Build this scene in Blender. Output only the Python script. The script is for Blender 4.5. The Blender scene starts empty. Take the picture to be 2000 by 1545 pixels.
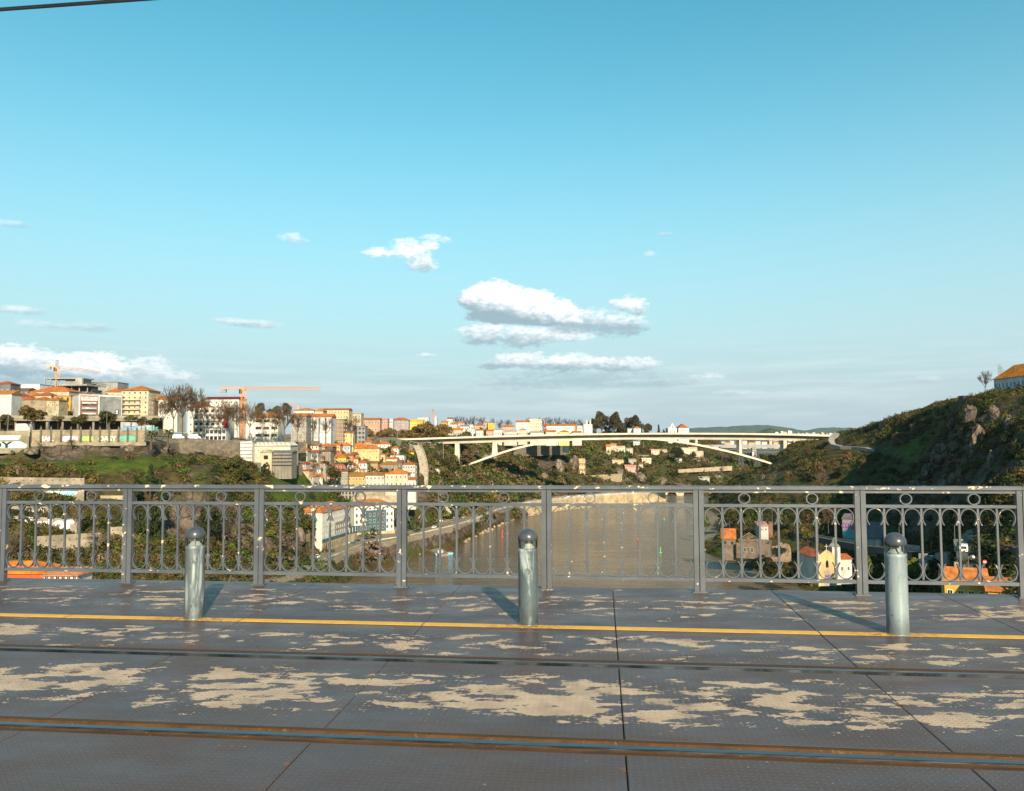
import bpy, math, random
import numpy as np
from mathutils import Vector, Matrix

random.seed(7)
SC = bpy.context.scene
COL = SC.collection
R = math.radians

# ------------------------------------------------------------------ camera
F, PITCH, ROLL, YAW, CAM_H = 1525.84, 0.0557, 0.0049, 0.1127, 1.6058
cd = bpy.data.cameras.new('camera')
cam = bpy.data.objects.new('camera', cd)
COL.objects.link(cam)
SC.camera = cam
cd.sensor_width = 36.0
cd.lens = 36.0 * F / 2000.0
cd.clip_start = 0.1
cd.clip_end = 40000.0
_upv = Vector((0, -math.sin(PITCH), math.cos(PITCH)))
_fwd = Vector((0, math.cos(PITCH), math.sin(PITCH)))
_rt = Vector((1, 0, 0)) * math.cos(ROLL) - _upv * math.sin(ROLL)
_up = Vector((1, 0, 0)) * math.sin(ROLL) + _upv * math.cos(ROLL)
cam.matrix_world = Matrix(((_rt.x, _up.x, -_fwd.x, 0), (_rt.y, _up.y, -_fwd.y, 0), (_rt.z, _up.z, -_fwd.z, CAM_H), (0, 0, 0, 1)))

# ------------------------------------------------------------------ sky, sun, exposure
SUN_EL, SUN_AZ = 25.5, 166.0          # azimuth clockwise from +Y
w = bpy.data.worlds.new('World')
SC.world = w
w.use_nodes = True


def build_sky():
    nt = w.node_tree
    N, L = nt.nodes, nt.links
    N.clear()

    def node(t, **k):
        n = N.new(t)
        for a, b in k.items():
            setattr(n, a, b)
        return n

    def val(x, sock):
        if isinstance(x, (int, float)):
            sock.default_value = x
        else:
            L.new(x, sock)

    def m(op, a, b=0.0, c=0.0, clamp=False):
        n = node('ShaderNodeMath', operation=op, use_clamp=clamp)
        val(a, n.inputs[0])
        val(b, n.inputs[1])
        val(c, n.inputs[2])
        return n.outputs[0]

    def smooth(x, lo, hi):
        n = node('ShaderNodeMapRange', interpolation_type='SMOOTHSTEP')
        val(x, n.inputs['Value'])
        val(lo, n.inputs['From Min'])
        val(hi, n.inputs['From Max'])
        return n.outputs[0]

    def mixc(f, a, b, blend='MIX'):
        n = node('ShaderNodeMix', data_type='RGBA', blend_type=blend)
        val(f, n.inputs['Factor'])
        for s, v in (('A', a), ('B', b)):
            k = [i for i in n.inputs if i.name == s and i.type == 'RGBA'][0]
            if isinstance(v, tuple):
                k.default_value = (*v, 1)
            else:
                L.new(v, k)
        return [o for o in n.outputs if o.type == 'RGBA'][0]

    sky = node('ShaderNodeTexSky', sky_type='NISHITA', sun_disc=False)
    sky.sun_elevation = R(SUN_EL)
    sky.sun_rotation = R(SUN_AZ)
    sky.air_density = 1.0
    sky.dust_density = 0.6
    sky.ozone_density = 1.6
    tc = node('ShaderNodeTexCoord')
    sep = node('ShaderNodeSeparateXYZ')
    L.new(tc.outputs['Generated'], sep.inputs[0])
    X, Y, Z = sep.outputs
    el = m('MULTIPLY', m('ARCSINE', Z), 180 / math.pi)
    az = m('MULTIPLY', m('ARCTAN2', X, Y), 180 / math.pi)
    col = mixc(1.0, sky.outputs[0], SKY_TINT, 'MULTIPLY')
    # pale veil that thickens towards the horizon, the same all round
    ev = m('DIVIDE', m('MAXIMUM', el, 0.0), 16.5)
    veil = m('MULTIPLY', m('POWER', 2.718, m('MULTIPLY', m('MULTIPLY', ev, ev), -1.0)), 0.97)
    col = mixc(veil, col, SKY_VEIL)

    comb = node('ShaderNodeCombineXYZ')
    L.new(az, comb.inputs[0])
    L.new(m('MULTIPLY', el, 2.0), comb.inputs[1])
    base = comb.outputs[0]

    def noise(vec, scale, detail, rough=0.55, off=(0, 0, 0)):
        mp = node('ShaderNodeMapping')
        mp.inputs['Location'].default_value = off
        L.new(vec, mp.inputs['Vector'])
        n = node('ShaderNodeTexNoise')
        n.inputs['Scale'].default_value = scale
        n.inputs['Detail'].default_value = detail
        n.inputs['Roughness'].default_value = rough
        L.new(mp.outputs[0], n.inputs['Vector'])
        return m('SUBTRACT', n.outputs['Fac'], 0.5)
    nb = noise(base, 0.55, 7, 0.58)
    ns = noise(base, 1.7, 7, 0.62, (13, 4, 0))
    edge = m('ADD', m('MULTIPLY', nb, 2.4), m('ADD', m('MULTIPLY', ns, 2.3), m('MULTIPLY', noise(base, 4.4, 6, 0.62, (7, 3, 0)), 0.9)))
    billow = m('ADD', m('MULTIPLY', noise(base, 0.9, 5, 0.5, (3, 9, 0)), 1.5), m('MULTIPLY', noise(base, 2.6, 5, 0.6, (1, 1, 0)), 1.0))
    kd = 57.3 / F

    def ang(px, py):
        d = (_fwd + _rt * ((px - 1000) / F) - _up * ((py - 772.5) / F)).normalized()
        return math.degrees(math.atan2(d.x, d.y)), math.degrees(math.asin(d.z))
    for (puffs, line, soft, dens, lit, hard, rag) in CLOUDS:
        body = None
        for (px, py, wx, wy) in puffs:
            ca, ce = ang(px, py)
            a1 = m('MULTIPLY', m('SUBTRACT', az, ca), math.cos(R(ce)) / (wx * kd))
            e1 = m('MULTIPLY', m('SUBTRACT', el, ce), 1.0 / (wy * kd))
            e1 = m('MULTIPLY', e1, m('ADD', 1.0, m('MULTIPLY', m('LESS_THAN', e1, 0.0), 0.3)))
            r2 = m('SUBTRACT', 1.0, m('ADD', m('MULTIPLY', a1, a1), m('MULTIPLY', e1, e1)))
            body = r2 if body is None else m('SMOOTH_MAX', body, r2, 0.3)
        body = m('ADD', m('MAXIMUM', body, -3.0), m('MULTIPLY', edge, rag))
        mask = m('MULTIPLY', smooth(body, -0.12, hard), dens)
        (xa, ya), (xb, yb) = line
        (a0, e0), (a1_, e1_) = ang(xa, ya), ang(xb, yb)
        sl = (e1_ - e0) / (a1_ - a0)
        above = m('SUBTRACT', el, m('ADD', m('MULTIPLY', m('SUBTRACT', az, a0), sl), e0))
        shade = smooth(m('ADD', m('MULTIPLY', above, 1.0 / (soft * kd)), m('MULTIPLY', billow, 1.1)), -0.9, 0.9)
        inner = m('ADD', 0.62, m('MULTIPLY', smooth(m('ADD', billow, m('MULTIPLY', ns, 1.5)), -0.45, 0.2), 0.38))
        cc = mixc(m('MULTIPLY', m('MULTIPLY', shade, lit), inner), CLOUD_SHADE, CLOUD_LIT)
        col = mixc(mask, col, cc)
    # thin streaks low in the sky
    mp = node('ShaderNodeMapping')
    mp.inputs['Scale'].default_value = (0.11, 0.75, 1)
    L.new(base, mp.inputs['Vector'])
    st = noise(mp.outputs[0], 1.0, 7, 0.6, (5, 2, 0))
    low = m('MULTIPLY', smooth(el, -1.0, 1.5), m('SUBTRACT', 1.0, smooth(el, 3.0, 8.0)))
    col = mixc(m('MULTIPLY', m('MULTIPLY', smooth(st, -0.04, 0.2), low), 0.18), col, tuple(0.93 * v for v in CLOUD_LIT))
    col = mixc(m('MULTIPLY', m('MULTIPLY', smooth(m('MULTIPLY', st, -1.0), -0.08, 0.22), low), 0.20), col, CLOUD_SHADE)
    bg = node('ShaderNodeBackground')
    bg.inputs['Strength'].default_value = SKY_STRENGTH
    L.new(col, bg.inputs['Color'])
    out = node('ShaderNodeOutputWorld')
    L.new(bg.outputs[0], out.inputs['Surface'])


SKY_STRENGTH = 0.087
SKY_TINT = (0.40, 1.22, 1.05)
SKY_VEIL = (3.45, 4.0, 4.3)
CLOUD_LIT = (7.2, 7.4, 7.3)
CLOUD_SHADE = (2.15, 2.95, 3.4)
# px, py, half width, half height, tilt, density, lit, edge softness
# each: puffs (px, py, half width, half height), line between lit and shaded parts, its softness, density, brightness, edge, raggedness
CLOUDS = [
    ([(1120, 742, 200, 24), (1010, 752, 120, 14), (1260, 750, 120, 12)], ((900, 690), (1300, 690)), 10, 0.55, 0.25, 1.3, 1.0),
    ([(20, 708, 80, 34), (100, 716, 60, 26)], ((0, 706), (120, 716)), 18, 0.95, 1.0, 0.6, 0.8), ([(170, 712, 46, 26), (210, 722, 50, 30), (140, 722, 40, 20)], ((130, 722), (260, 736)), 16, 0.95, 1.0, 0.6, 0.8),
    ([(290, 722, 50, 26), (345, 736, 40, 14)], ((250, 726), (380, 744)), 14, 0.75, 0.85, 0.9, 0.9), ([(60, 745, 110, 18), (230, 752, 130, 14)], ((0, 720), (300, 724)), 14, 0.6, 0.3, 1.3, 0.8),
    ([(34, 606, 44, 10)], ((0, 608), (80, 608)), 8, 0.6, 0.8, 1.1, 0.6), ([(100, 636, 60, 10), (175, 640, 44, 11)], ((0, 636), (200, 636)), 10, 0.4, 0.7, 1.2, 0.8), ([(455, 627, 40, 8), (500, 634, 54, 10)], ((430, 627), (550, 638)), 8, 0.65, 0.8, 1.0, 0.5),
    ([(572, 466, 28, 12), (590, 470, 14, 7)], ((540, 470), (600, 474)), 10, 0.45, 0.9, 1.2, 1.2), ([(745, 495, 36, 12), (800, 490, 40, 26), (822, 515, 36, 20), (838, 480, 22, 14)], ((720, 506), (860, 520)), 24, 0.85, 0.95, 0.9, 0.9),
    ([(840, 464, 30, 8), (868, 470, 18, 8)], ((820, 470), (880, 478)), 8, 0.55, 0.9, 1.0, 0.9), ([(865, 546, 20, 6)], ((850, 546), (880, 548)), 6, 0.35, 0.85, 1.2, 1.0),
    ([(955, 655, 66, 30), (1030, 660, 80, 28), (1110, 654, 60, 20)], ((900, 650), (1130, 664)), 20, 0.9, 0.85, 0.8, 0.9),
    ([(1140, 632, 76, 32), (1205, 638, 64, 30)], ((1100, 622), (1260, 632)), 14, 0.85, 0.8, 0.8, 0.9),
    ([(1232, 594, 32, 22), (1206, 592, 20, 10), (1246, 606, 22, 14)], ((1190, 594), (1260, 606)), 14, 0.85, 0.95, 0.9, 1.0),
    ([(930, 588, 38, 30), (962, 578, 46, 34), (1010, 590, 52, 34), (1052, 596, 44, 32), (1092, 612, 44, 28), (990, 616, 80, 24), (1060, 624, 80, 18)], ((900, 584), (1140, 632)), 17, 1.0, 1.0, 0.5, 0.7),
    ([(1030, 706, 70, 20), (1110, 710, 90, 22), (1200, 712, 95, 18), (975, 714, 44, 12)], ((950, 706), (1290, 714)), 12, 0.9, 0.9, 0.75, 0.9),
    ([(1300, 457, 14, 6)], ((1280, 457), (1320, 457)), 6, 0.45, 0.9, 1.2, 1.0), ([(1269, 496, 13, 8)], ((1250, 498), (1290, 498)), 6, 0.45, 0.9, 1.2, 1.0), ([(834, 694, 22, 6)], ((800, 694), (860, 696)), 5, 0.55, 0.95, 1.0, 0.9),
    ([(1378, 736, 40, 8)], ((1340, 737), (1420, 740)), 6, 0.5, 0.9, 1.1, 0.9), ([(20, 438, 30, 8)], ((0, 438), (60, 438)), 6, 0.35, 0.8, 1.3, 1.0), ([(1430, 768, 60, 8)], ((1380, 768), (1480, 770)), 6, 0.35, 0.9, 1.3, 1.0), ([(1810, 742, 30, 7)], ((1780, 742), (1840, 742)), 6, 0.3, 0.9, 1.3, 1.0),
]
build_sky()

sd = bpy.data.lights.new('sun', 'SUN')
sun = bpy.data.objects.new('sun', sd)
COL.objects.link(sun)
sd.energy = 5.0
sd.angle = R(0.5)
sd.color = (1.0, 0.83, 0.60)
_ts = Vector((math.sin(R(SUN_AZ)) * math.cos(R(SUN_EL)), math.cos(R(SUN_AZ)) * math.cos(R(SUN_EL)), math.sin(R(SUN_EL))))
sun.rotation_euler = _ts.to_track_quat('Z', 'Y').to_euler()
SC.view_settings.view_transform = 'Standard'
SC.view_settings.look = 'None'
SC.view_settings.exposure = 1.02
SC.view_settings.gamma = 1.0
SC.view_settings.use_curve_mapping = False
SC.cycles.max_bounces = 5
SC.cycles.diffuse_bounces = 2
SC.cycles.glossy_bounces = 3
SC.cycles.transmission_bounces = 5
SC.cycles.transparent_max_bounces = 6
SC.cycles.use_denoising = True


# ------------------------------------------------------------------ geometry helpers
def P(px, py, Y):
    """world point seen at pixel (px, py) of the 2000-wide photograph, Y metres ahead"""
    d = _fwd + _rt * ((px - 1000) / F) - _up * ((py - 772.5) / F)
    return Vector((0, 0, CAM_H)) + d * (Y / d.y)


def PZ(px, py, z):
    d = _fwd + _rt * ((px - 1000) / F) - _up * ((py - 772.5) / F)
    return Vector((0, 0, CAM_H)) + d * ((z - CAM_H) / d.z)


def Pn(px, py, Y):
    px, py, Y = np.broadcast_arrays(np.asarray(px, float), np.asarray(py, float), np.asarray(Y, float))
    a, b = (px - 1000) / F, (py - 772.5) / F
    d = [_fwd[i] + _rt[i] * a - _up[i] * b for i in range(3)]
    t = Y / d[1]
    return np.stack([d[0] * t, d[1] * t, CAM_H + d[2] * t], -1)


def proj(p):
    d = Vector(p) - Vector((0, 0, CAM_H))
    k = F / d.dot(_fwd)
    return 1000 + d.dot(_rt) * k, 772.5 - d.dot(_up) * k


class MB:
    def __init__(self):
        self.v, self.f, self.mi = [], [], []

    def add(self, vs, fs, mi=0):
        o = len(self.v)
        self.v += [tuple(p) for p in vs]
        self.f += [tuple(i + o for i in q) for q in fs]
        self.mi += [mi] * len(fs)
        return self

    def box(self, x0, x1, y0, y1, z0, z1, mi=0, M=None):
        vs = [(x, y, z) for z in (z0, z1) for y in (y0, y1) for x in (x0, x1)]
        if M is not None:
            vs = [M @ Vector(p) for p in vs]
        return self.add(vs, [(0, 2, 3, 1), (4, 5, 7, 6), (0, 1, 5, 4), (2, 6, 7, 3), (0, 4, 6, 2), (1, 3, 7, 5)], mi)

    def tube(self, pts, rad, n=6, mi=0, cap=True):
        pts = [Vector(p) for p in pts]
        if not hasattr(rad, '__len__'):
            rad = [rad] * len(pts)
        rings = []
        for i, p in enumerate(pts):
            t = (pts[min(i + 1, len(pts) - 1)] - pts[max(i - 1, 0)]).normalized()
            a = t.cross(Vector((0, 0, 1)) if abs(t.z) < 0.95 else Vector((1, 0, 0))).normalized()
            b = t.cross(a)
            rings.append([p + (a * math.cos(6.28319 * k / n) + b * math.sin(6.28319 * k / n)) * rad[i] for k in range(n)])
        o = len(self.v)
        self.v += [tuple(q) for r in rings for q in r]
        fs = []
        for i in range(len(pts) - 1):
            for k in range(n):
                fs.append((o + i * n + k, o + i * n + (k + 1) % n, o + (i + 1) * n + (k + 1) % n, o + (i + 1) * n + k))
        if cap:
            fs.append(tuple(o + k for k in range(n))[::-1])
            fs.append(tuple(o + (len(pts) - 1) * n + k for k in range(n)))
        self.f += fs
        self.mi += [mi] * len(fs)
        return self

    def lathe(self, prof, n=32, mi=0, c=(0, 0, 0)):
        o = len(self.v)
        for r, z in prof:
            for k in range(n):
                self.v.append((c[0] + r * math.cos(6.28319 * k / n), c[1] + r * math.sin(6.28319 * k / n), c[2] + z))
        fs = []
        for i in range(len(prof) - 1):
            for k in range(n):
                fs.append((o + i * n + k, o + i * n + (k + 1) % n, o + (i + 1) * n + (k + 1) % n, o + (i + 1) * n + k))
        self.f += fs
        self.mi += [mi] * len(fs)
        return self

    def prism(self, poly, axis, a, b, mi=0):
        """extrude a 2-D polygon (in the two other axes, cyclic order) along axis from a to b"""
        def mk(p, t):
            return {'x': (t, p[0], p[1]), 'y': (p[0], t, p[1]), 'z': (p[0], p[1], t)}[axis]
        n = len(poly)
        vs = [mk(p, a) for p in poly] + [mk(p, b) for p in poly]
        fs = [tuple(range(n)), tuple(range(2 * n - 1, n - 1, -1))] + [(i, i + n, (i + 1) % n + n, (i + 1) % n) for i in range(n)]
        return self.add(vs, fs, mi)

    def mesh(self, name, mats, smooth=False):
        me = bpy.data.meshes.new(name)
        me.from_pydata(self.v, [], self.f)
        for mt in (mats if isinstance(mats, (list, tuple)) else [mats]):
            me.materials.append(mt)
        if len(set(self.mi)) > 1:
            me.polygons.foreach_set('material_index', self.mi)
        if smooth:
            me.polygons.foreach_set('use_smooth', [True] * len(me.polygons))
        bm_fix(me)
        return me

    def build(self, name, mats, parent=None, smooth=False, loc=None, rz=None, color=None):
        return link(name, self.mesh(name, mats, smooth), parent, loc, rz, color)


def bm_fix(me):
    import bmesh
    b = bmesh.new()
    b.from_mesh(me)
    bmesh.ops.recalc_face_normals(b, faces=b.faces)
    b.to_mesh(me)
    b.free()


def link(name, me, parent=None, loc=None, rz=None, color=None):
    o = bpy.data.objects.new(name, me)
    COL.objects.link(o)
    if parent is not None:
        o.parent = parent
    if loc is not None:
        o.location = loc
    if rz is not None:
        o.rotation_euler = (0, 0, rz)
    if color is not None:
        o.color = (*color, 1)
    return o


def empty(name, loc=(0, 0, 0), rz=0.0):
    o = bpy.data.objects.new(name, None)
    COL.objects.link(o)
    o.location = loc
    o.rotation_euler = (0, 0, rz)
    o.empty_display_size = 0.5
    return o


def tag(o, label=None, cat=None, group=None, kind=None):
    for k, v in (('label', label), ('category', cat), ('group', group), ('kind', kind)):
        if v:
            o[k] = v
    return o


def np_mesh(name, verts, faces, mat, attrs=None, smooth=False):
    """faces: (n,3) or (n,4) int array"""
    me = bpy.data.meshes.new(name)
    nv, nf, k = len(verts), len(faces), faces.shape[1]
    me.vertices.add(nv)
    me.vertices.foreach_set('co', np.ascontiguousarray(verts, np.float32).ravel())
    me.loops.add(nf * k)
    me.loops.foreach_set('vertex_index', np.ascontiguousarray(faces, np.int32).ravel())
    me.polygons.add(nf)
    me.polygons.foreach_set('loop_start', np.arange(0, nf * k, k, dtype=np.int32))
    if smooth:
        me.polygons.foreach_set('use_smooth', np.ones(nf, bool))
    me.update(calc_edges=True)
    me.materials.append(mat)
    for an, arr in (attrs or {}).items():
        if arr.ndim == 2:
            a = me.attributes.new(an, 'FLOAT_COLOR', 'POINT')
            a.data.foreach_set('color', np.ascontiguousarray(np.concatenate([arr, np.ones((len(arr), 1))], 1), np.float32).ravel())
        else:
            a = me.attributes.new(an, 'FLOAT', 'POINT')
            a.data.foreach_set('value', np.ascontiguousarray(arr, np.float32))
    return me


def vnoise(p, seed=0):
    p = np.asarray(p, float)
    i = np.floor(p).astype(np.int64)
    f = p - i
    f = f * f * (3 - 2 * f)
    out = 0
    for dx in (0, 1):
        for dy in (0, 1):
            for dz in (0, 1):
                h = (i[..., 0] + dx) * 374761393 + (i[..., 1] + dy) * 668265263 + (i[..., 2] + dz) * 2147483647 + seed * 974711
                h = (h ^ (h >> 13)) * 1274126177
                h = (h ^ (h >> 16)) & 0xffff
                wt = (f[..., 0] if dx else 1 - f[..., 0]) * (f[..., 1] if dy else 1 - f[..., 1]) * (f[..., 2] if dz else 1 - f[..., 2])
                out = out + wt * (h / 65535.0)
    return out * 2 - 1


def fbm(p, octv=4, seed=0, gain=0.5):
    a, s, out = 1.0, 1.0, 0
    for k in range(octv):
        out = out + a * vnoise(np.asarray(p) * s, seed + k)
        a *= gain
        s *= 2.03
    return out


# ------------------------------------------------------------------ material helpers
class NT:
    def __init__(self, name):
        self.m = bpy.data.materials.new(name)
        self.m.use_nodes = True
        self.nt = self.m.node_tree
        self.N, self.L = self.nt.nodes, self.nt.links
        self.b = self.N['Principled BSDF']

    def node(self, t, **k):
        n = self.N.new(t)
        for a, b in k.items():
            setattr(n, a, b)
        return n

    def set(self, sock, x):
        if isinstance(x, (int, float)):
            sock.default_value = x
        elif isinstance(x, tuple):
            sock.default_value = x if len(x) == len(sock.default_value) else (*x, 1)
        else:
            self.L.new(x, sock)

    def math(self, op, a, b=0.0, c=0.0, clamp=False):
        n = self.node('ShaderNodeMath', operation=op, use_clamp=clamp)
        for s, x in zip(n.inputs, (a, b, c)):
            self.set(s, x)
        return n.outputs[0]

    def range(self, x, a, b, c=0.0, d=1.0, smooth=True):
        n = self.node('ShaderNodeMapRange', interpolation_type='SMOOTHSTEP' if smooth else 'LINEAR')
        for s, v in zip(n.inputs, (x, a, b, c, d)):
            self.set(s, v)
        return n.outputs[0]

    def mix(self, f, a, b, blend='MIX'):
        n = self.node('ShaderNodeMix', data_type='RGBA', blend_type=blend)
        self.set(n.inputs['Factor'], f)
        self.set([i for i in n.inputs if i.name == 'A' and i.type == 'RGBA'][0], a)
        self.set([i for i in n.inputs if i.name == 'B' and i.type == 'RGBA'][0], b)
        return [o for o in n.outputs if o.type == 'RGBA'][0]

    def pos(self, scale=(1, 1, 1), rz=0.0, loc=(0, 0, 0), kind='pos'):
        if kind == 'pos':
            v = self.node('ShaderNodeNewGeometry').outputs['Position']
        else:
            v = self.node('ShaderNodeTexCoord').outputs[kind]
        mp = self.node('ShaderNodeMapping')
        mp.inputs['Scale'].default_value = scale
        mp.inputs['Rotation'].default_value = (0, 0, rz)
        mp.inputs['Location'].default_value = loc
        self.L.new(v, mp.inputs['Vector'])
        return mp.outputs[0]

    def noise(self, vec, scale, detail=5, rough=0.55, dist=0.0):
        n = self.node('ShaderNodeTexNoise')
        n.inputs['Scale'].default_value = scale
        n.inputs['Detail'].default_value = detail
        n.inputs['Roughness'].default_value = rough
        n.inputs['Distortion'].default_value = dist
        self.L.new(vec, n.inputs['Vector'])
        return n.outputs['Fac']

    def voro(self, vec, scale, feature='F1', out='Distance'):
        n = self.node('ShaderNodeTexVoronoi', feature=feature)
        n.inputs['Scale'].default_value = scale
        self.L.new(vec, n.inputs['Vector'])
        return n.outputs[out]

    def bump(self, h, strength=0.5, dist=0.02):
        n = self.node('ShaderNodeBump')
        n.inputs['Strength'].default_value = strength
        n.inputs['Distance'].default_value = dist
        self.L.new(h, n.inputs['Height'])
        self.L.new(n.outputs[0], self.b.inputs['Normal'])

    def out(self, color=None, rough=None, metal=None, spec=None):
        for k, v in (('Base Color', color), ('Roughness', rough), ('Metallic', metal), ('Specular IOR Level', spec)):
            if v is not None:
                self.set(self.b.inputs[k], v)
        return self.m

    def attr(self, name, fac=False):
        n = self.node('ShaderNodeAttribute', attribute_name=name)
        return n.outputs['Fac'] if fac else n.outputs['Color']

    def objcol(self):
        return self.node('ShaderNodeObjectInfo').outputs['Color']


def plain(name, col, rough=0.6, metal=0.0, var=0.25, scale=3.0, bump=0.0, spec=0.4):
    t = NT(name)
    n = t.noise(t.pos(), scale, 6, 0.6)
    dark = tuple(c * (1 - var) for c in col)
    lite = tuple(min(1, c * (1 + var * 0.6)) for c in col)
    c = t.mix(t.range(n, 0.3, 0.7), dark, lite)
    if bump:
        t.bump(n, bump, 0.05)
    return t.out(c, rough, metal, spec)


def objmat(name, rough=0.7, var=0.3, scale=0.6, spec=0.3, streak=True, bump=0.0, gain=1.0):
    """takes each object's own colour and weathers it"""
    t = NT(name)
    p = t.pos()
    n = t.noise(p, scale, 6, 0.65)
    f = t.range(n, 0.3, 0.72, (1 - var) * gain, 1.08 * gain)
    if streak:
        s = t.noise(t.pos((1, 1, 0.12)), scale * 2.5, 5, 0.6)
        f = t.math('MULTIPLY', f, t.range(s, 0.35, 0.62, 0.88, 1.02))
    g = t.node('ShaderNodeCombineColor')
    for i in range(3):
        t.L.new(f, g.inputs[i])
    c = t.mix(1.0, t.objcol(), g.outputs[0], 'MULTIPLY')
    if bump:
        t.bump(n, bump, 0.1)
    return t.out(c, rough, 0.0, spec)


# ------------------------------------------------------------------ THE BRIDGE DECK WE STAND ON
# bridge frame: u along the railing to the right, v across towards the railing
CY, SY = math.cos(YAW), math.sin(YAW)


def B(u, v, z=0.0):
    return Vector((u * CY + v * SY, -u * SY + v * CY, z))


def UV(px, py, z=0.0):
    p = PZ(px, py, z)
    return p.x * CY - p.y * SY, p.x * SY + p.y * CY


def u_at(px, v, z=0.5):
    lo, hi = -14.0, 14.0
    for _ in range(50):
        mid = (lo + hi) / 2
        if proj(B(mid, v, z))[0] < px:
            lo = mid
        else:
            hi = mid
    return lo


V_RAIL, V_LINE, V_SEAM, V_T1, V_T2, V_EDGE = 8.427, 6.76, 6.60, 5.70, 4.19, 8.60
U_JOINT, PLATE = 0.107, 1.66


def deck_material(name, peel=True):
    t = NT(name)
    p = t.pos(rz=YAW)                       # world position turned into the bridge frame
    sep = t.node('ShaderNodeSeparateXYZ')
    t.L.new(p, sep.inputs[0])
    u, v = sep.outputs[0], sep.outputs[1]
    # chequer relief: lozenges turned alternately
    k = 28.0
    cu, cv = t.math('MULTIPLY', u, k), t.math('MULTIPLY', v, k)
    par = t.math('MODULO', t.math('ABSOLUTE', t.math('ADD', t.math('FLOOR', cu), t.math('FLOOR', cv))), 2.0)
    fu = t.math('SUBTRACT', t.math('FRACT', cu), 0.5)
    fv = t.math('SUBTRACT', t.math('FRACT', cv), 0.5)
    sg = t.math('SUBTRACT', t.math('MULTIPLY', par, 2.0), 1.0)
    a = t.math('MULTIPLY', t.math('ADD', fu, t.math('MULTIPLY', sg, fv)), 0.95)
    b = t.math('MULTIPLY', t.math('SUBTRACT', fu, t.math('MULTIPLY', sg, fv)), 2.6)
    rr = t.math('ADD', t.math('MULTIPLY', a, a), t.math('MULTIPLY', b, b))
    loz = t.range(rr, 0.08, 0.34, 1.0, 0.0)
    # dark paint, dirt and rust
    n1 = t.noise(p, 1.3, 7, 0.62)
    n2 = t.noise(t.pos((0.35, 1.0, 1.0), YAW), 3.2, 7, 0.66)
    col = t.mix(t.range(n1, 0.3, 0.7), (0.052, 0.038, 0.039), (0.088, 0.066, 0.067))
    # traffic dirt between and next to the rails
    dd = t.math('MINIMUM', t.math('ABSOLUTE', t.math('SUBTRACT', v, V_T1)), t.math('ABSOLUTE', t.math('SUBTRACT', v, V_T2)))
    dirt = t.math('MULTIPLY', t.range(dd, 0.05, 0.55, 1.0, 0.0), t.range(v, 5.9, 6.1, 1.0, 0.45))
    dirt = t.math('MAXIMUM', dirt, t.range(v, 3.9, 4.3, 0.8, 0.0))
    col = t.mix(t.math('MULTIPLY', dirt, t.range(n2, 0.3, 0.62, 0.35, 0.95)), col, (0.072, 0.048, 0.039))
    bl = t.noise(p, 2.1, 6, 0.6, 0.4)
    col = t.mix(t.math('MULTIPLY', t.range(bl, 0.58, 0.72), 0.5), col, (0.068, 0.062, 0.074))
    # worn-through paint: cream primer in ragged patches, in bands along the walkway and between the rails
    ramp = t.node('ShaderNodeFloatCurve')
    cm = ramp.mapping.curves[0]
    pts = [(3.5, 0.0), (4.28, 0.02), (4.5, 0.30), (4.85, 0.72), (5.25, 0.64), (5.5, 0.22), (5.62, 0.05), (5.8, 0.32), (6.15, 0.60), (6.42, 0.55), (6.6, 0.25), (6.95, 0.22),
           (7.3, 0.48), (7.9, 0.52), (8.25, 0.38), (8.6, 0.15)]
    while len(cm.points) < len(pts):
        cm.points.new(0.5, 0.5)
    for q, (x, y) in zip(cm.points, pts):
        q.location = ((x - 3.5) / 5.1, y)
    ramp.mapping.update()
    t.L.new(t.math('DIVIDE', t.math('SUBTRACT', v, 3.5), 5.1), ramp.inputs['Value'])
    band = ramp.outputs[0]
    big = t.noise(t.pos((0.65, 1.25, 1.0), YAW, (3.1, 1.7, 0)), 1.9, 10, 0.66, 0.35)
    med = t.noise(t.pos((0.6, 1.4, 1.0), YAW, (9.1, 5.7, 0)), 5.2, 9, 0.62, 0.3)
    fine = t.noise(p, 26.0, 4, 0.6)
    mixn = t.math('ADD', t.math('MULTIPLY', big, 0.42), t.math('MULTIPLY', med, 0.58))
    s = t.math('ADD', mixn, t.math('MULTIPLY', t.math('SUBTRACT', fine, 0.5), 0.06))
    s = t.math('ADD', s, t.math('MULTIPLY', t.math('SUBTRACT', loz, 0.4), 0.016))
    thr = t.math('SUBTRACT', 0.672, t.math('MULTIPLY', band, 0.255))
    peelm = t.range(t.math('SUBTRACT', s, thr), 0.0, 0.010)
    # tops of the lozenges scuffed bare around the patches
    scuff = t.math('MULTIPLY', t.range(t.math('SUBTRACT', s, thr), -0.10, 0.0), t.math('MULTIPLY', t.range(loz, 0.5, 0.8), t.range(fine, 0.56, 0.64)))
    fl = t.voro(p, 9.0)
    flr = t.voro(p, 9.0, out='Color')
    fsep = t.node('ShaderNodeSeparateColor')
    t.L.new(flr, fsep.inputs[0])
    fleck = t.math('MULTIPLY', t.range(t.math('ADD', fl, t.math('MULTIPLY', fine, 0.12)), 0.10, 0.15, 1.0, 0.0), t.math('GREATER_THAN', fsep.outputs[0], 0.90))
    cream = t.mix(t.range(t.noise(p, 5.0, 5), 0.3, 0.7), (0.32, 0.235, 0.17), (0.42, 0.315, 0.23))
    allp = t.math('MAXIMUM', t.math('MAXIMUM', peelm, scuff), t.math('MULTIPLY', fleck, 0.8))
    # rust spots round screw heads and along the joints
    ru = t.math('SUBTRACT', u, U_JOINT)
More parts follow.
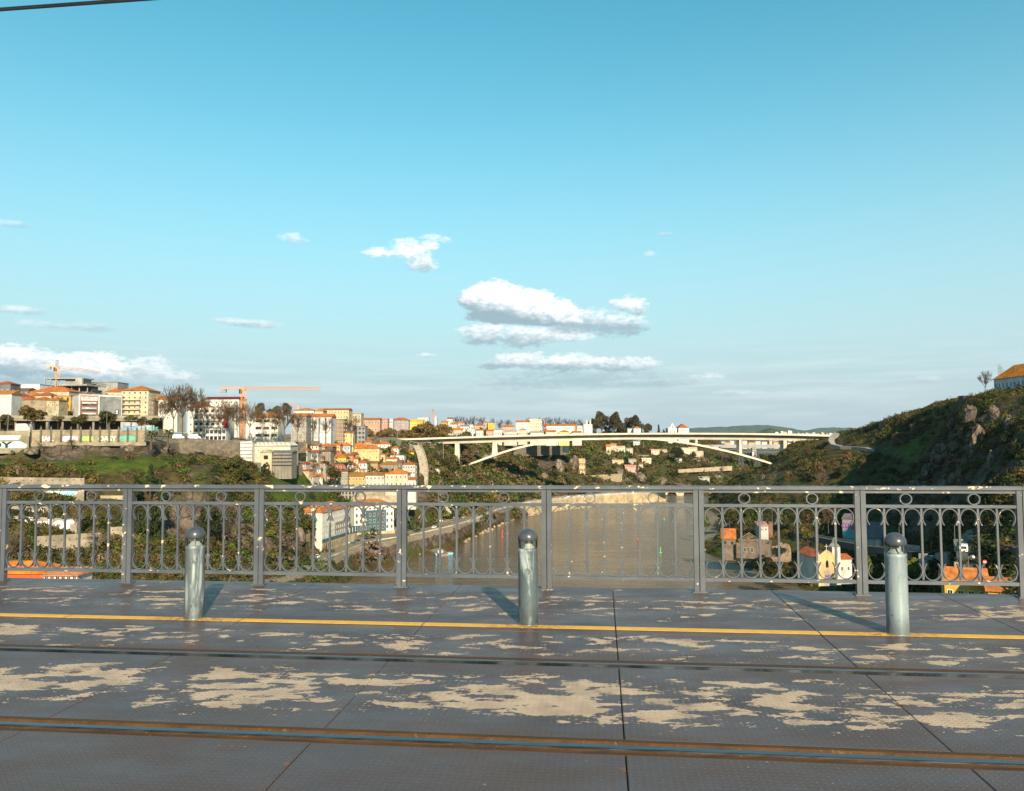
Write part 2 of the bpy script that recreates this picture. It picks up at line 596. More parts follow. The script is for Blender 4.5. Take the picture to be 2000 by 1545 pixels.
    fj = t.math('ABSOLUTE', t.math('SUBTRACT', t.math('FRACT', t.math('ADD', t.math('DIVIDE', ru, PLATE), 0.5)), 0.5))
    fj = t.math('MULTIPLY', fj, PLATE)
    jn = t.noise(p, 5.5, 5, 0.6)
    rj = t.math('MULTIPLY', t.range(fj, 0.015, 0.05, 1.0, 0.0), t.range(jn, 0.60, 0.66))
    sp = t.voro(t.pos((1, 1, 0.0), YAW), 3.1)
    sc2 = t.voro(t.pos((1, 1, 0.0), YAW), 3.1, out='Color')
    ssep = t.node('ShaderNodeSeparateColor')
    t.L.new(sc2, ssep.inputs[0])
    spot = t.math('MULTIPLY', t.range(t.math('ADD', sp, t.math('MULTIPLY', fine, 0.05)), 0.045, 0.085, 1.0, 0.0), t.math('GREATER_THAN', ssep.outputs[0], 0.72))
    col = t.mix(t.math('MULTIPLY', t.range(loz, 0.3, 0.8), 0.32), col, (0.13, 0.115, 0.112))
    col = t.mix(t.range(t.noise(p, 90.0, 3, 0.6), 0.52, 0.75, 0.0, 0.45), col, (0.03, 0.027, 0.027))
    allp = t.math('MULTIPLY', allp, t.range(t.noise(p, 3.3, 6, 0.65), 0.28, 0.5, 0.62, 1.0))
    col = t.mix(allp, col, cream)
    rust = t.mix(t.range(fine, 0.35, 0.65), (0.17, 0.068, 0.022), (0.07, 0.03, 0.015))
    col = t.mix(t.math('MAXIMUM', rj, t.math('MULTIPLY', spot, 0.85)), col, rust)
    rough = t.math('ADD', t.range(n2, 0.3, 0.7, 0.30, 0.50), t.math('MULTIPLY', allp, 0.4))
    h = t.math('ADD', t.math('MULTIPLY', loz, 1.0), t.math('MULTIPLY', allp, -0.25))
    t.bump(h, 0.9, 0.0022)
    return t.out(col, rough, 0.0, 0.30)


M_DECK = deck_material('deck_paint')
M_GAP = plain('joint_dirt', (0.012, 0.010, 0.009), 0.9)
M_STEEL = plain('deck_edge_steel', (0.06, 0.06, 0.065), 0.6)


def yellow_material():
    t = NT('yellow_line_paint')
    p = t.pos(rz=YAW)
    n = t.noise(p, 9, 7, 0.65)
    c = t.mix(t.range(n, 0.3, 0.7), (0.52, 0.27, 0.032), (0.62, 0.35, 0.05))
    d = None
    for (px, py) in ((379, 1208), (1032, 1219), (1754, 1239)):
        uu, vv = UV(px, py)
        q = t.node('ShaderNodeVectorMath', operation='DISTANCE')
        t.L.new(p, q.inputs[0])
        q.inputs[1].default_value = (uu, vv, 0)
        r = t.range(q.outputs['Value'], 0.12, 0.55, 1, 0)
        d = r if d is None else t.math('MAXIMUM', d, r)
    g = t.math('MULTIPLY', d, t.range(t.noise(p, 14, 6, 0.7), 0.38, 0.60))
    c = t.mix(t.math('MULTIPLY', g, 0.8), c, (0.20, 0.085, 0.02))
    w_ = t.range(t.noise(t.pos((0.6, 1.6, 1), YAW), 12, 7, 0.7), 0.64, 0.69)
    c = t.mix(w_, c, (0.09, 0.075, 0.06))
    return t.out(c, 0.55, 0, 0.4)


deck = empty('bridge_deck', (0, 0, 0), -YAW)
tag(deck, kind='structure')
U0, U1 = -14.0, 14.0
ks = range(int(math.floor((U0 - U_JOINT) / PLATE)), int(math.ceil((U1 - U_JOINT) / PLATE)))
GAPW = 0.006
strips = [(1.2, V_T2 - 0.082), (V_T2 + 0.119, V_T1 - 0.07), (V_T1 + 0.096, V_SEAM - 0.003), (V_SEAM + 0.003, V_EDGE)]
for (v0, v1) in strips:
    me = None
    for k in ks:
        j0 = U_JOINT + k * PLATE
        if me is None:
            mb = MB()
            e = 0.004
            a0, a1, b0, b1 = GAPW / 2, PLATE - GAPW / 2, 0.0, v1 - v0
            vs = [(a0, b0, -.03), (a1, b0, -.03), (a1, b1, -.03), (a0, b1, -.03), (a0, b0, -e), (a1, b0, -e), (a1, b1, -e), (a0, b1, -e),
                  (a0 + e, b0 + e, 0), (a1 - e, b0 + e, 0), (a1 - e, b1 - e, 0), (a0 + e, b1 - e, 0)]
            fs = [(3, 2, 1, 0), (8, 9, 10, 11)] + [(i, (i + 1) % 4, 4 + (i + 1) % 4, 4 + i) for i in range(4)] + [(4 + i, 4 + (i + 1) % 4, 8 + (i + 1) % 4, 8 + i) for i in range(4)]
            me = mb.add(vs, fs).mesh('steel_plate', M_DECK)
        jit = random.uniform(-0.0015, 0.0015)
        o = link('steel_plate', me, deck, (j0, v0, jit))
MB().box(U0, U1, 1.0, V_EDGE - 0.03, -0.10, -0.034).box(U0, U1, V_EDGE - 0.06, V_EDGE - 0.02, -0.8, -0.036).build('under_deck', M_GAP, deck)
MB().box(U0, U1, -9.0, 0.995, -0.10, 0.0).build('rear_deck', M_STEEL, deck)

yl = empty('yellow_line', (0, 0, 0), -YAW)
tag(yl, kind='structure')
M_YEL = yellow_material()
for k in ks:
    j0 = U_JOINT + k * PLATE
    MB().box(0.006, PLATE - 0.006, 0, 0.105, 0.003, 0.0055).build('line_segment', M_YEL, yl, loc=(j0, V_LINE - 0.052, 0))


def rail_materials():
    t = NT('polished_rail_steel')
    n = t.noise(t.pos((0.15, 14, 1), YAW), 3, 5)
    c = t.mix(t.range(n, 0.3, 0.7), (0.12, 0.122, 0.125), (0.22, 0.222, 0.228))
    head = t.out(c, t.range(n, 0.3, 0.7, 0.24, 0.40), 0.95)
    t = NT('rail_rust')
    p = t.pos(rz=YAW)
    n = t.noise(t.pos((0.5, 6, 1), YAW), 5, 8, 0.7)
    n2 = t.noise(p, 40, 4, 0.6)
    c = t.mix(t.range(n, 0.3, 0.7), (0.034, 0.015, 0.005), (0.085, 0.036, 0.009))
    c = t.mix(t.range(n2, 0.60, 0.72), c, (0.12, 0.062, 0.022))
    t.bump(n2, 0.5, 0.004)
    rust = t.out(c, 0.72, 0.0, 0.3)
    t = NT('rail_rubber_filler')
    n = t.noise(t.pos((0.5, 6, 1), YAW), 9, 7, 0.7)
    c = t.mix(t.range(n, 0.3, 0.7), (0.032, 0.021, 0.007), (0.075, 0.048, 0.013))
    t.bump(n, 0.6, 0.006)
    fill = t.out(c, 0.85, 0, 0.25)
    return head, rust, fill


M_HEAD, M_RUST, M_FILL = rail_materials()


def tram_rail(v, side, label):
    """side +1: running head nearer the camera with the groove beyond it (gauge side = far)"""
    r = empty('tram_rail', B(0, v, 0), -YAW)
    tag(r, label, 'tram rail', 'tram rails in the deck')
    s = side
    def strip(name, prof, mat):
        pr = [(a * s, b) for a, b in prof]
        if s < 0:
            pr = pr[::-1]
        MB().prism(pr, 'x', U0, U1).build(name, mat, r)
    # profile across (v offset from head centre, z)
    strip('running_head', [(-0.026, -0.032), (-0.026, 0.003), (-0.020, 0.007), (0.020, 0.007), (0.026, 0.002), (0.026, -0.032)], M_HEAD)
    strip('rail_web', [(-0.034, -0.08), (-0.034, -0.004), (-0.0265, -0.002), (-0.0265, -0.034), (0.028, -0.034), (0.080, -0.040), (0.080, -0.08)], M_RUST)
    strip('guard_lip', [(0.066, -0.039), (0.070, 0.004), (0.088, 0.005), (0.092, -0.039)], M_RUST)
    strip('filler_strip', [(0.0935, -0.08), (0.0935, 0.003), (0.116, 0.001), (0.117, -0.08)], M_FILL)
    strip('outer_filler', [(-0.080, -0.08), (-0.079, -0.008), (-0.0345, -0.006), (-0.0345, -0.08)], M_RUST)
    return r


tram_rail(V_T2, 1, 'nearer of the two rusty tram rails, across the foot of the photo')
r1 = empty('tram_rail', B(0, V_T1, 0), -YAW)
tag(r1, 'farther of the two rusty tram rails, nearer the yellow line and the bollards', 'tram rail', 'tram rails in the deck')
for nm, pr, mt in (('running_head', [(-0.022, -0.03), (-0.022, 0.003), (-0.018, 0.006), (0.018, 0.006), (0.022, 0.003), (0.022, -0.03)], M_HEAD),
                   ('outer_filler', [(0.0225, -0.08), (0.0225, 0.006), (0.040, 0.007), (0.094, 0.003), (0.094, -0.08)], M_RUST),
                   ('rail_web', [(-0.068, -0.08), (-0.068, -0.036), (0.0222, -0.032), (0.0222, -0.08)], M_GAP)):
    MB().prism(pr, 'x', U0, U1).build(nm, mt, r1)


# ------------------------------------------------------------------ railing
def chipped_paint(name, base, dark, chip_thr=0.645, zc=None):
    t = NT(name)
    p = t.pos(rz=YAW)
    n = t.noise(p, 3.0, 6)
    c = t.mix(t.range(n, 0.3, 0.7), dark, base)
    chip = t.noise(t.pos((0.7, 1, 1), YAW), 15, 6, 0.6)
    zone = t.noise(p, 1.1, 2)
    thr = t.math('SUBTRACT', chip_thr, t.math('MULTIPLY', t.math('SUBTRACT', zone, 0.5), 0.22))
    sep = t.node('ShaderNodeSeparateXYZ')
    t.L.new(p, sep.inputs[0])
    thr = t.math('SUBTRACT', thr, t.range(sep.outputs[2], 1.07, 1.09, 0.0, 0.045))
    k = t.range(t.math('SUBTRACT', chip, thr), 0.0, 0.015)
    c = t.mix(k, c, (0.50, 0.40, 0.26))
    r = t.range(t.noise(p, 60, 3), 0.68, 0.72)
    c = t.mix(r, c, (0.16, 0.09, 0.06))
    t.bump(t.math('MULTIPLY', k, -1.0), 0.4, 0.002)
    return t.out(c, t.math('ADD', 0.42, t.math('MULTIPLY', k, 0.3)), 0.0, 0.45)


M_RAILING = chipped_paint('railing_grey_paint', (0.082, 0.090, 0.103), (0.056, 0.062, 0.072))
railing = empty('bridge_railing', B(0, V_RAIL, 0), -YAW)
tag(railing, 'grey wrought iron railing with scrolled balusters and rings along the bridge edge', 'railing')
POST_PX = [5, 250, 507, 785, 1068, 1365, 1681, 1998]
pu = [u_at(x, V_RAIL) for x in POST_PX]
pu = [pu[0] - 3.2, pu[0] - 1.6] + pu + [pu[-1] + 1.6, pu[-1] + 3.2]
Z_TOP = 1.105
post_me = MB().box(-0.054, -0.004, -0.028, 0.028, 0, 1.066).box(0.004, 0.054, -0.028, 0.028, 0, 1.066).box(-0.0045, 0.0045, 0.004, 0.02, 0, 1.06).box(-0.075, 0.075, -0.05, 0.05, 0.0, 0.012).mesh('post', M_RAILING)
hand_me = {}


def ring_mesh():
    mb = MB()
    n, ro, ri = 28, 0.066, 0.054
    for k in range(n):
        a = 6.28319 * k / n
        c, s = math.cos(a), math.sin(a)
        mb.v += [(ro * c, -0.014, ro * s), (ro * c, 0.014, ro * s), (ri * c, 0.014, ri * s), (ri * c, -0.014, ri * s)]
    for k in range(n):
        o, q = 4 * k, 4 * ((k + 1) % n)
        for i in range(4):
            mb.f.append((o + i, o + (i + 1) % 4, q + (i + 1) % 4, q + i))
            mb.mi.append(0)
    return mb.mesh('ring', M_RAILING)


def ribbon(pts, w, th, name):
    """flat bar bent along pts (x, z), width w in y, thickness th in plane"""
    mb = MB()
    for i, p in enumerate(pts):
        a, b = pts[max(i - 1, 0)], pts[min(i + 1, len(pts) - 1)]
        tx, tz = b[0] - a[0], b[1] - a[1]
        l = math.hypot(tx, tz)
        nx, nz = -tz / l * th / 2, tx / l * th / 2
        mb.v += [(p[0] + nx, -w / 2, p[1] + nz), (p[0] + nx, w / 2, p[1] + nz), (p[0] - nx, w / 2, p[1] - nz), (p[0] - nx, -w / 2, p[1] - nz)]
    n = len(pts)
    for i in range(n - 1):
        for k in range(4):
            mb.f.append((4 * i + k, 4 * i + (k + 1) % 4, 4 * i + 4 + (k + 1) % 4, 4 * i + 4 + k))
            mb.mi.append(0)
    mb.f += [(3, 2, 1, 0), (4 * n - 4, 4 * n - 3, 4 * n - 2, 4 * n - 1)]
    mb.mi += [0, 0]
    return mb.mesh(name, M_RAILING)


def scroll_pts(s):
    """inverted U between two balusters a distance s apart whose ends touch the bars and curl back"""
    h = s / 2 - 0.009
    pts = []
    for k in range(23):
        a = math.radians(-32 + (180 + 64) * k / 22)
        y = math.sin(a) * 0.098
        if a < 0 or a > math.pi:
            y *= 1.35
        pts.append((h * math.cos(a) if 0 <= a <= math.pi else h * (1 - 0.9 * abs(math.sin(a)) ** 1.6) * (1 if math.cos(a) > 0 else -1), y))
    return pts


ring_me = ring_mesh()
Z_MID, Z_BOT = 0.886, 0.150
bal_me = MB().box(-0.010, 0.010, -0.010, 0.010, Z_BOT + 0.012, Z_MID - 0.004).box(-0.015, 0.015, -0.016, 0.016, Z_MID - 0.118, Z_MID - 0.092).box(-0.015, 0.015, -0.016, 0.016, Z_BOT + 0.092, Z_BOT + 0.118).mesh('baluster', M_RAILING)
for i, u in enumerate(pu):
    link('post', post_me, railing, (u, 0, 0))
for i in range(len(pu) - 1):
    a, b = pu[i], pu[i + 1]
    L_ = b - a
    MB().prism([(-0.042, 1.068), (-0.042, 1.098), (-0.034, 1.106), (0.034, 1.106), (0.042, 1.098), (0.042, 1.068)], 'x', a + 0.001, b - 0.001).build('handrail', M_RAILING, railing)
    MB().box(a + 0.056, b - 0.056, -0.018, 0.018, 1.034, 1.065).build('top_rail', M_RAILING, railing)
    MB().box(a + 0.056, b - 0.056, -0.022, 0.022, Z_MID, Z_MID + 0.030).build('middle_rail', M_RAILING, railing)
    MB().box(a + 0.056, b - 0.056, -0.022, 0.022, Z_BOT - 0.034, Z_BOT).build('bottom_rail', M_RAILING, railing)
    for fr in (0.29, 0.71):
        link('ring', ring_me, railing, (a + L_ * fr, 0, (1.034 + Z_MID + 0.030) / 2)).scale = (0.93, 1, (1.034 - Z_MID - 0.030) / 0.132)
    s = (L_ - 0.112) / 8
    key = round(s, 4)
    if key not in hand_me:
        up = ribbon(scroll_pts(s), 0.030, 0.009, 'scroll')
        dn = ribbon([(x, -z) for x, z in scroll_pts(s)], 0.030, 0.009, 'scroll')
        hand_me[key] = (up, dn)
    for k in range(8):
        c = a + 0.056 + s * (k + 0.5)
        link('scroll', hand_me[key][0], railing, (c, 0, Z_MID - 0.105))
        link('scroll', hand_me[key][1], railing, (c, 0, Z_BOT + 0.105))
        if k:
            link('baluster', bal_me, railing, (a + 0.056 + s * k, 0, 0))


# ------------------------------------------------------------------ bollard lights
def zinc(name, base, dark, lite, lo, hi, loc):
    t = NT(name)
    p = t.pos((1, 1, 0.22), kind='Object', loc=loc)
    n = t.noise(p, 9, 7, 0.62, 0.8)
    n2 = t.noise(t.pos((1, 1, 0.6), kind='Object', loc=loc), 22, 6, 0.65)
    c = t.mix(t.range(n, lo, hi), base, lite)
    c = t.mix(t.range(n2, 0.56, 0.70), c, dark)
    sep = t.node('ShaderNodeSeparateXYZ')
    t.L.new(t.pos(kind='Object'), sep.inputs[0])
    foot = t.math('MULTIPLY', t.range(t.math('ADD', sep.outputs[2], t.math('MULTIPLY', n2, 0.25)), 0.14, 0.34, 1.0, 0.0), 0.75)
    c = t.mix(foot, c, dark)
    t.bump(n2, 0.15, 0.003)
    return t.out(c, t.range(n, 0.3, 0.7, 0.5, 0.34), 0.25, 0.5)


M_CAP = plain('bollard_cap_paint', (0.045, 0.050, 0.062), 0.30, 0.0, 0.2, 20)
M_REFL = plain('bollard_reflector', (0.78, 0.76, 0.70), 0.25, 0.6, 0.1, 20)
_g = NT('bollard_lens')
_tr = _g.node('ShaderNodeBsdfTransparent')
_gl = _g.node('ShaderNodeBsdfGlossy')
_gl.inputs['Roughness'].default_value = 0.08
_fr = _g.node('ShaderNodeLayerWeight')
_fr.inputs['Blend'].default_value = 0.25
_mx = _g.node('ShaderNodeMixShader')
_tr.inputs['Color'].default_value = (0.86, 0.90, 0.88, 1)
_g.L.new(_g.math('ADD', _g.math('MULTIPLY', _fr.outputs['Fresnel'], 0.9), 0.04), _mx.inputs[0])
_g.L.new(_tr.outputs[0], _mx.inputs[1])
_g.L.new(_gl.outputs[0], _mx.inputs[2])
_g.L.new(_mx.outputs[0], _g.N['Material Output'].inputs['Surface'])
M_LENS = _g.m


def bollard(px, py, zmat, label, rz):
    p = PZ(px, py, 0.0)
    r = empty('bollard_light', p, rz)
    tag(r, label, 'bollard', 'bollard lights along the yellow line')
    MB().lathe([(0.0, 0.0), (0.094, 0.0), (0.094, 0.010), (0.086, 0.014)], 40).build('base_flange', zmat, r, True)
    MB().lathe([(0.0865, 0.0), (0.0865, 0.012), (0.084, 0.62), (0.0845, 0.622), (0.0855, 0.626), (0.0855, 0.650), (0.083, 0.655), (0.0, 0.655)], 48).build('post_body', zmat, r, True)
    MB().lathe([(0.062, 0.6555), (0.048, 0.668), (0.026, 0.700), (0.012, 0.730), (0.0, 0.730)], 32).build('reflector_cone', M_REFL, r, True)
    MB().lathe([(0.0845, 0.656), (0.0845, 0.721)], 40).build('lens', M_LENS, r, True)
    mb = MB()
    for k in range(4):
        M = Matrix.Rotation(math.pi / 2 * k + 0.3, 4, 'Z')
        MB().box(0.074, 0.0788, -0.007, 0.007, 0.6555, 0.722, 0, M).build('strut', zmat, r)
    prof = [(0.0, 0.7215), (0.0845, 0.7215), (0.0875, 0.724), (0.0875, 0.742)]
    for k in range(1, 13):
        a = math.pi / 2 * k / 12
        prof.append((0.0875 * math.cos(a), 0.742 + 0.080 * math.sin(a)))
    MB().lathe(prof, 48).build('dome_cap', M_CAP, r, True)
    return r


bollard(379, 1207, zinc('zinc_streaked', (0.10, 0.122, 0.132), (0.05, 0.058, 0.062), (0.36, 0.42, 0.43), 0.44, 0.66, (0, 0, 0)), 'streaky grey zinc bollard light, leftmost of the three on the yellow line', 0.0)
bollard(1032, 1218.5, zinc('zinc_blotched', (0.085, 0.11, 0.122), (0.045, 0.052, 0.058), (0.40, 0.47, 0.48), 0.46, 0.64, (3, 1, 0)), 'blotchy zinc bollard light in the middle, in front of the river', 0.8)
bollard(1754, 1238, zinc('zinc_pale', (0.18, 0.225, 0.24), (0.085, 0.10, 0.11), (0.27, 0.33, 0.345), 0.36, 0.66, (7, 2, 0)), 'pale teal grey bollard light on the right, in front of the chapel', 1.3)

# ------------------------------------------------------------------ overhead wires
M_WIRE = plain('wire_black', (0.012, 0.012, 0.016), 0.45)
for dv, dz, lb in ((0.0, 0.0, 'lower of the two black overhead wires crossing the top left corner'), (0.02, 0.024, 'upper of the two black overhead wires crossing the top left corner')):
    q = P(0, 20, 5.4)
    v = q.x * SY + q.y * CY + dv
    MB().tube([B(-60, v, q.z + dz), B(-10, v, q.z + dz), B(60, v, q.z + dz)], 0.008, 6).build('overhead_wire', M_WIRE)
    tag(bpy.context.scene.objects[-1] if False else COL.objects[-1], lb, 'wire', 'overhead tram wires')


# ------------------------------------------------------------------ river, terrain, scrub
Z_W = -62.0


def water_material():
    t = NT('river_water')
    p = t.pos()
    n1 = t.noise(t.pos((0.22, 1.0, 1.0), 0.3), 0.13, 5, 0.55, 0.5)
    n2 = t.noise(t.pos((0.3, 1.2, 1.0), -0.12), 0.5, 4, 0.6)
    big = t.noise(p, 0.012, 4, 0.5, 0.5)
    h = t.math('ADD', t.math('MULTIPLY', n1, 1.0), t.math('MULTIPLY', n2, 0.5))
    t.bump(h, 1.0, 1.3)
    c = t.mix(t.range(big, 0.3, 0.7), (0.092, 0.056, 0.026), (0.118, 0.076, 0.038))
    t.b.inputs['IOR'].default_value = 1.33
    return t.out(c, t.range(big, 0.35, 0.65, 0.07, 0.16), 0.0, 0.5)


wv = [(-700, -200, Z_W), (900, -200, Z_W), (900, 6000, Z_W), (-700, 6000, Z_W)]
water = MB().add(wv, [(0, 1, 2, 3)]).build('river_water', water_material())
tag(water, kind='structure')


def terrain_material():
    t = NT('hillside_ground')
    p = t.pos()
    a = t.attr('zone')
    sep = t.node('ShaderNodeSeparateColor')
    t.L.new(a, sep.inputs[0])
    wr, wg, wd = sep.outputs
    nb = t.noise(p, 0.05, 6, 0.6)
    nm = t.noise(p, 0.22, 7, 0.65)
    nf = t.noise(p, 1.1, 6, 0.65)
    scrub = t.mix(t.range(nm, 0.35, 0.65), (0.0320, 0.0272, 0.0096), (0.0840, 0.0624, 0.0240))
    scrub = t.mix(t.range(nb, 0.5, 0.66), scrub, (0.0480, 0.0600, 0.0128))
    grass = t.mix(t.range(nm, 0.35, 0.65), (0.0360, 0.0600, 0.0080), (0.0760, 0.0920, 0.0144))
    # rock: vertical weather streaks, pale faces, dark cracks
    vs = t.noise(t.pos((1, 1, 0.6)), 0.20, 8, 0.68, 0.6)
    cr = t.voro(t.pos((1, 1, 0.55)), 0.16, 'DISTANCE_TO_EDGE')
    rock = t.mix(t.range(vs, 0.33, 0.68), (0.0440, 0.0320, 0.0240), (0.1480, 0.1120, 0.0840))
    rock = t.mix(t.range(nf, 0.55, 0.75), rock, (0.2080, 0.1680, 0.1280))
    rock = t.mix(t.range(t.math('ADD', cr, t.math('MULTIPLY', nf, 0.10)), 0.05, 0.13, 0.75, 0.0), rock, (0.0240, 0.0192, 0.0144))
    moss = t.range(t.math('ADD', nb, t.math('MULTIPLY', nf, 0.4)), 0.70, 0.84)
    rock = t.mix(moss, rock, (0.055, 0.055, 0.018))
    dirt = t.mix(t.range(nf, 0.3, 0.7), (0.13, 0.105, 0.075), (0.27, 0.225, 0.165))
    jit = t.math('MULTIPLY', t.math('SUBTRACT', nm, 0.5), 0.7)
    c = t.mix(t.range(t.math('ADD', wg, jit), 0.40, 0.60), scrub, grass)
    c = t.mix(t.range(t.math('ADD', wr, jit), 0.40, 0.60), c, rock)
    c = t.mix(t.range(t.math('ADD', wd, jit), 0.45, 0.60), c, dirt)
    t.bump(t.math('ADD', nf, t.math('MULTIPLY', nm, 2.0)), 0.9, 0.8)
    return t.out(c, 0.92, 0, 0.1)


M_TERR = terrain_material()
KIND = {'s': (0, 0, 0), 'r': (1, 0, 0), 'g': (0, 1, 0), 'd': (0, 0, 1)}


class Loft:
    def __init__(self, name, cols, step_px, nsub, amp, crag=3.4):
        self.name = name
        xs = np.array([c[0] for c in cols], float)
        lv = len(cols[0][1])
        assert all(len(c[1]) == lv for c in cols), [(c[0], len(c[1])) for c in cols]
        self.xs = xs
        self.py = np.array([[q[0] for q in c[1]] for c in cols], float)
        self.Y = np.array([[q[1] for q in c[1]] for c in cols], float)
        kd = np.zeros((len(cols), lv, 3))
        for i, c in enumerate(cols):
            k = 's'
            for j, q in enumerate(c[1]):
                k = q[2] if len(q) > 2 else 's'
                kd[i, j] = KIND[k]
        px = np.arange(xs[0], xs[-1] + 0.1, step_px)
        t = np.concatenate([np.linspace(j, j + 1, n, endpoint=False) for j, n in enumerate(nsub)] + [[lv - 1]])
        j0 = np.minimum(t.astype(int), lv - 2)
        fr = t - j0

        def grid(A):
            cl = np.stack([np.interp(px, xs, A[:, j]) for j in range(lv)], 1)
            return cl[:, j0] * (1 - fr) + cl[:, j0 + 1] * fr
        gp, gY = grid(self.py), grid(self.Y)
        kz = np.stack([grid(kd[:, :, c]) for c in range(3)], -1)
        pts = Pn(px[:, None] + 0 * gp, gp, gY)
        rockw = kz[..., 0]
        dw = kz[..., 2]
        # bumps: broad lumps plus craggy detail on rock
        q = pts * 0.035
        n1 = fbm(q, 4, 11)
        n2 = np.abs(fbm(pts * np.array([0.10, 0.10, 0.045]), 4, 23))
        a = amp * (1 - 0.92 * dw)
        dz = n1 * 1.7 * a
        push = (n2 - 0.35) * a * (0.6 + crag * rockw)
        view = pts - np.array([0, 0, CAM_H])
        view[..., 2] = 0
        view /= np.linalg.norm(view, axis=-1, keepdims=True)
        pts = pts + view * push[..., None]
        pts[..., 2] += dz
        self.pts, self.kz, self.px, self.t = pts, kz, px, t
        n, m = pts.shape[:2]
        idx = np.arange(n * m).reshape(n, m)
        fc = np.stack([idx[:-1, :-1], idx[1:, :-1], idx[1:, 1:], idx[:-1, 1:]], -1).reshape(-1, 4)
        o = link(name, np_mesh(name, pts.reshape(-1, 3), fc, M_TERR, {'zone': kz.reshape(-1, 3)}, True))
        self.obj = tag(o, kind='structure')

    def Yat(self, px, py):
        """distance of the ground met by the pixel, before bumps"""
        lv = self.py.shape[1]
        cp = [np.interp(px, self.xs, self.py[:, j]) for j in range(lv)]
        cY = [np.interp(px, self.xs, self.Y[:, j]) for j in range(lv)]
        for j in range(lv - 1):
            if cp[j + 1] <= py <= cp[j]:
                f = (cp[j] - py) / max(cp[j] - cp[j + 1], 1e-6)
                return cY[j] + f * (cY[j + 1] - cY[j])
        return cY[-1]

    def zat(self, x, y):
        """height of the bumpy surface at world x, y (nearest grid vertex)"""
        d = (self.pts[..., 0] - x) ** 2 + (self.pts[..., 1] - y) ** 2
        return float(self.pts[..., 2].ravel()[d.argmin()])


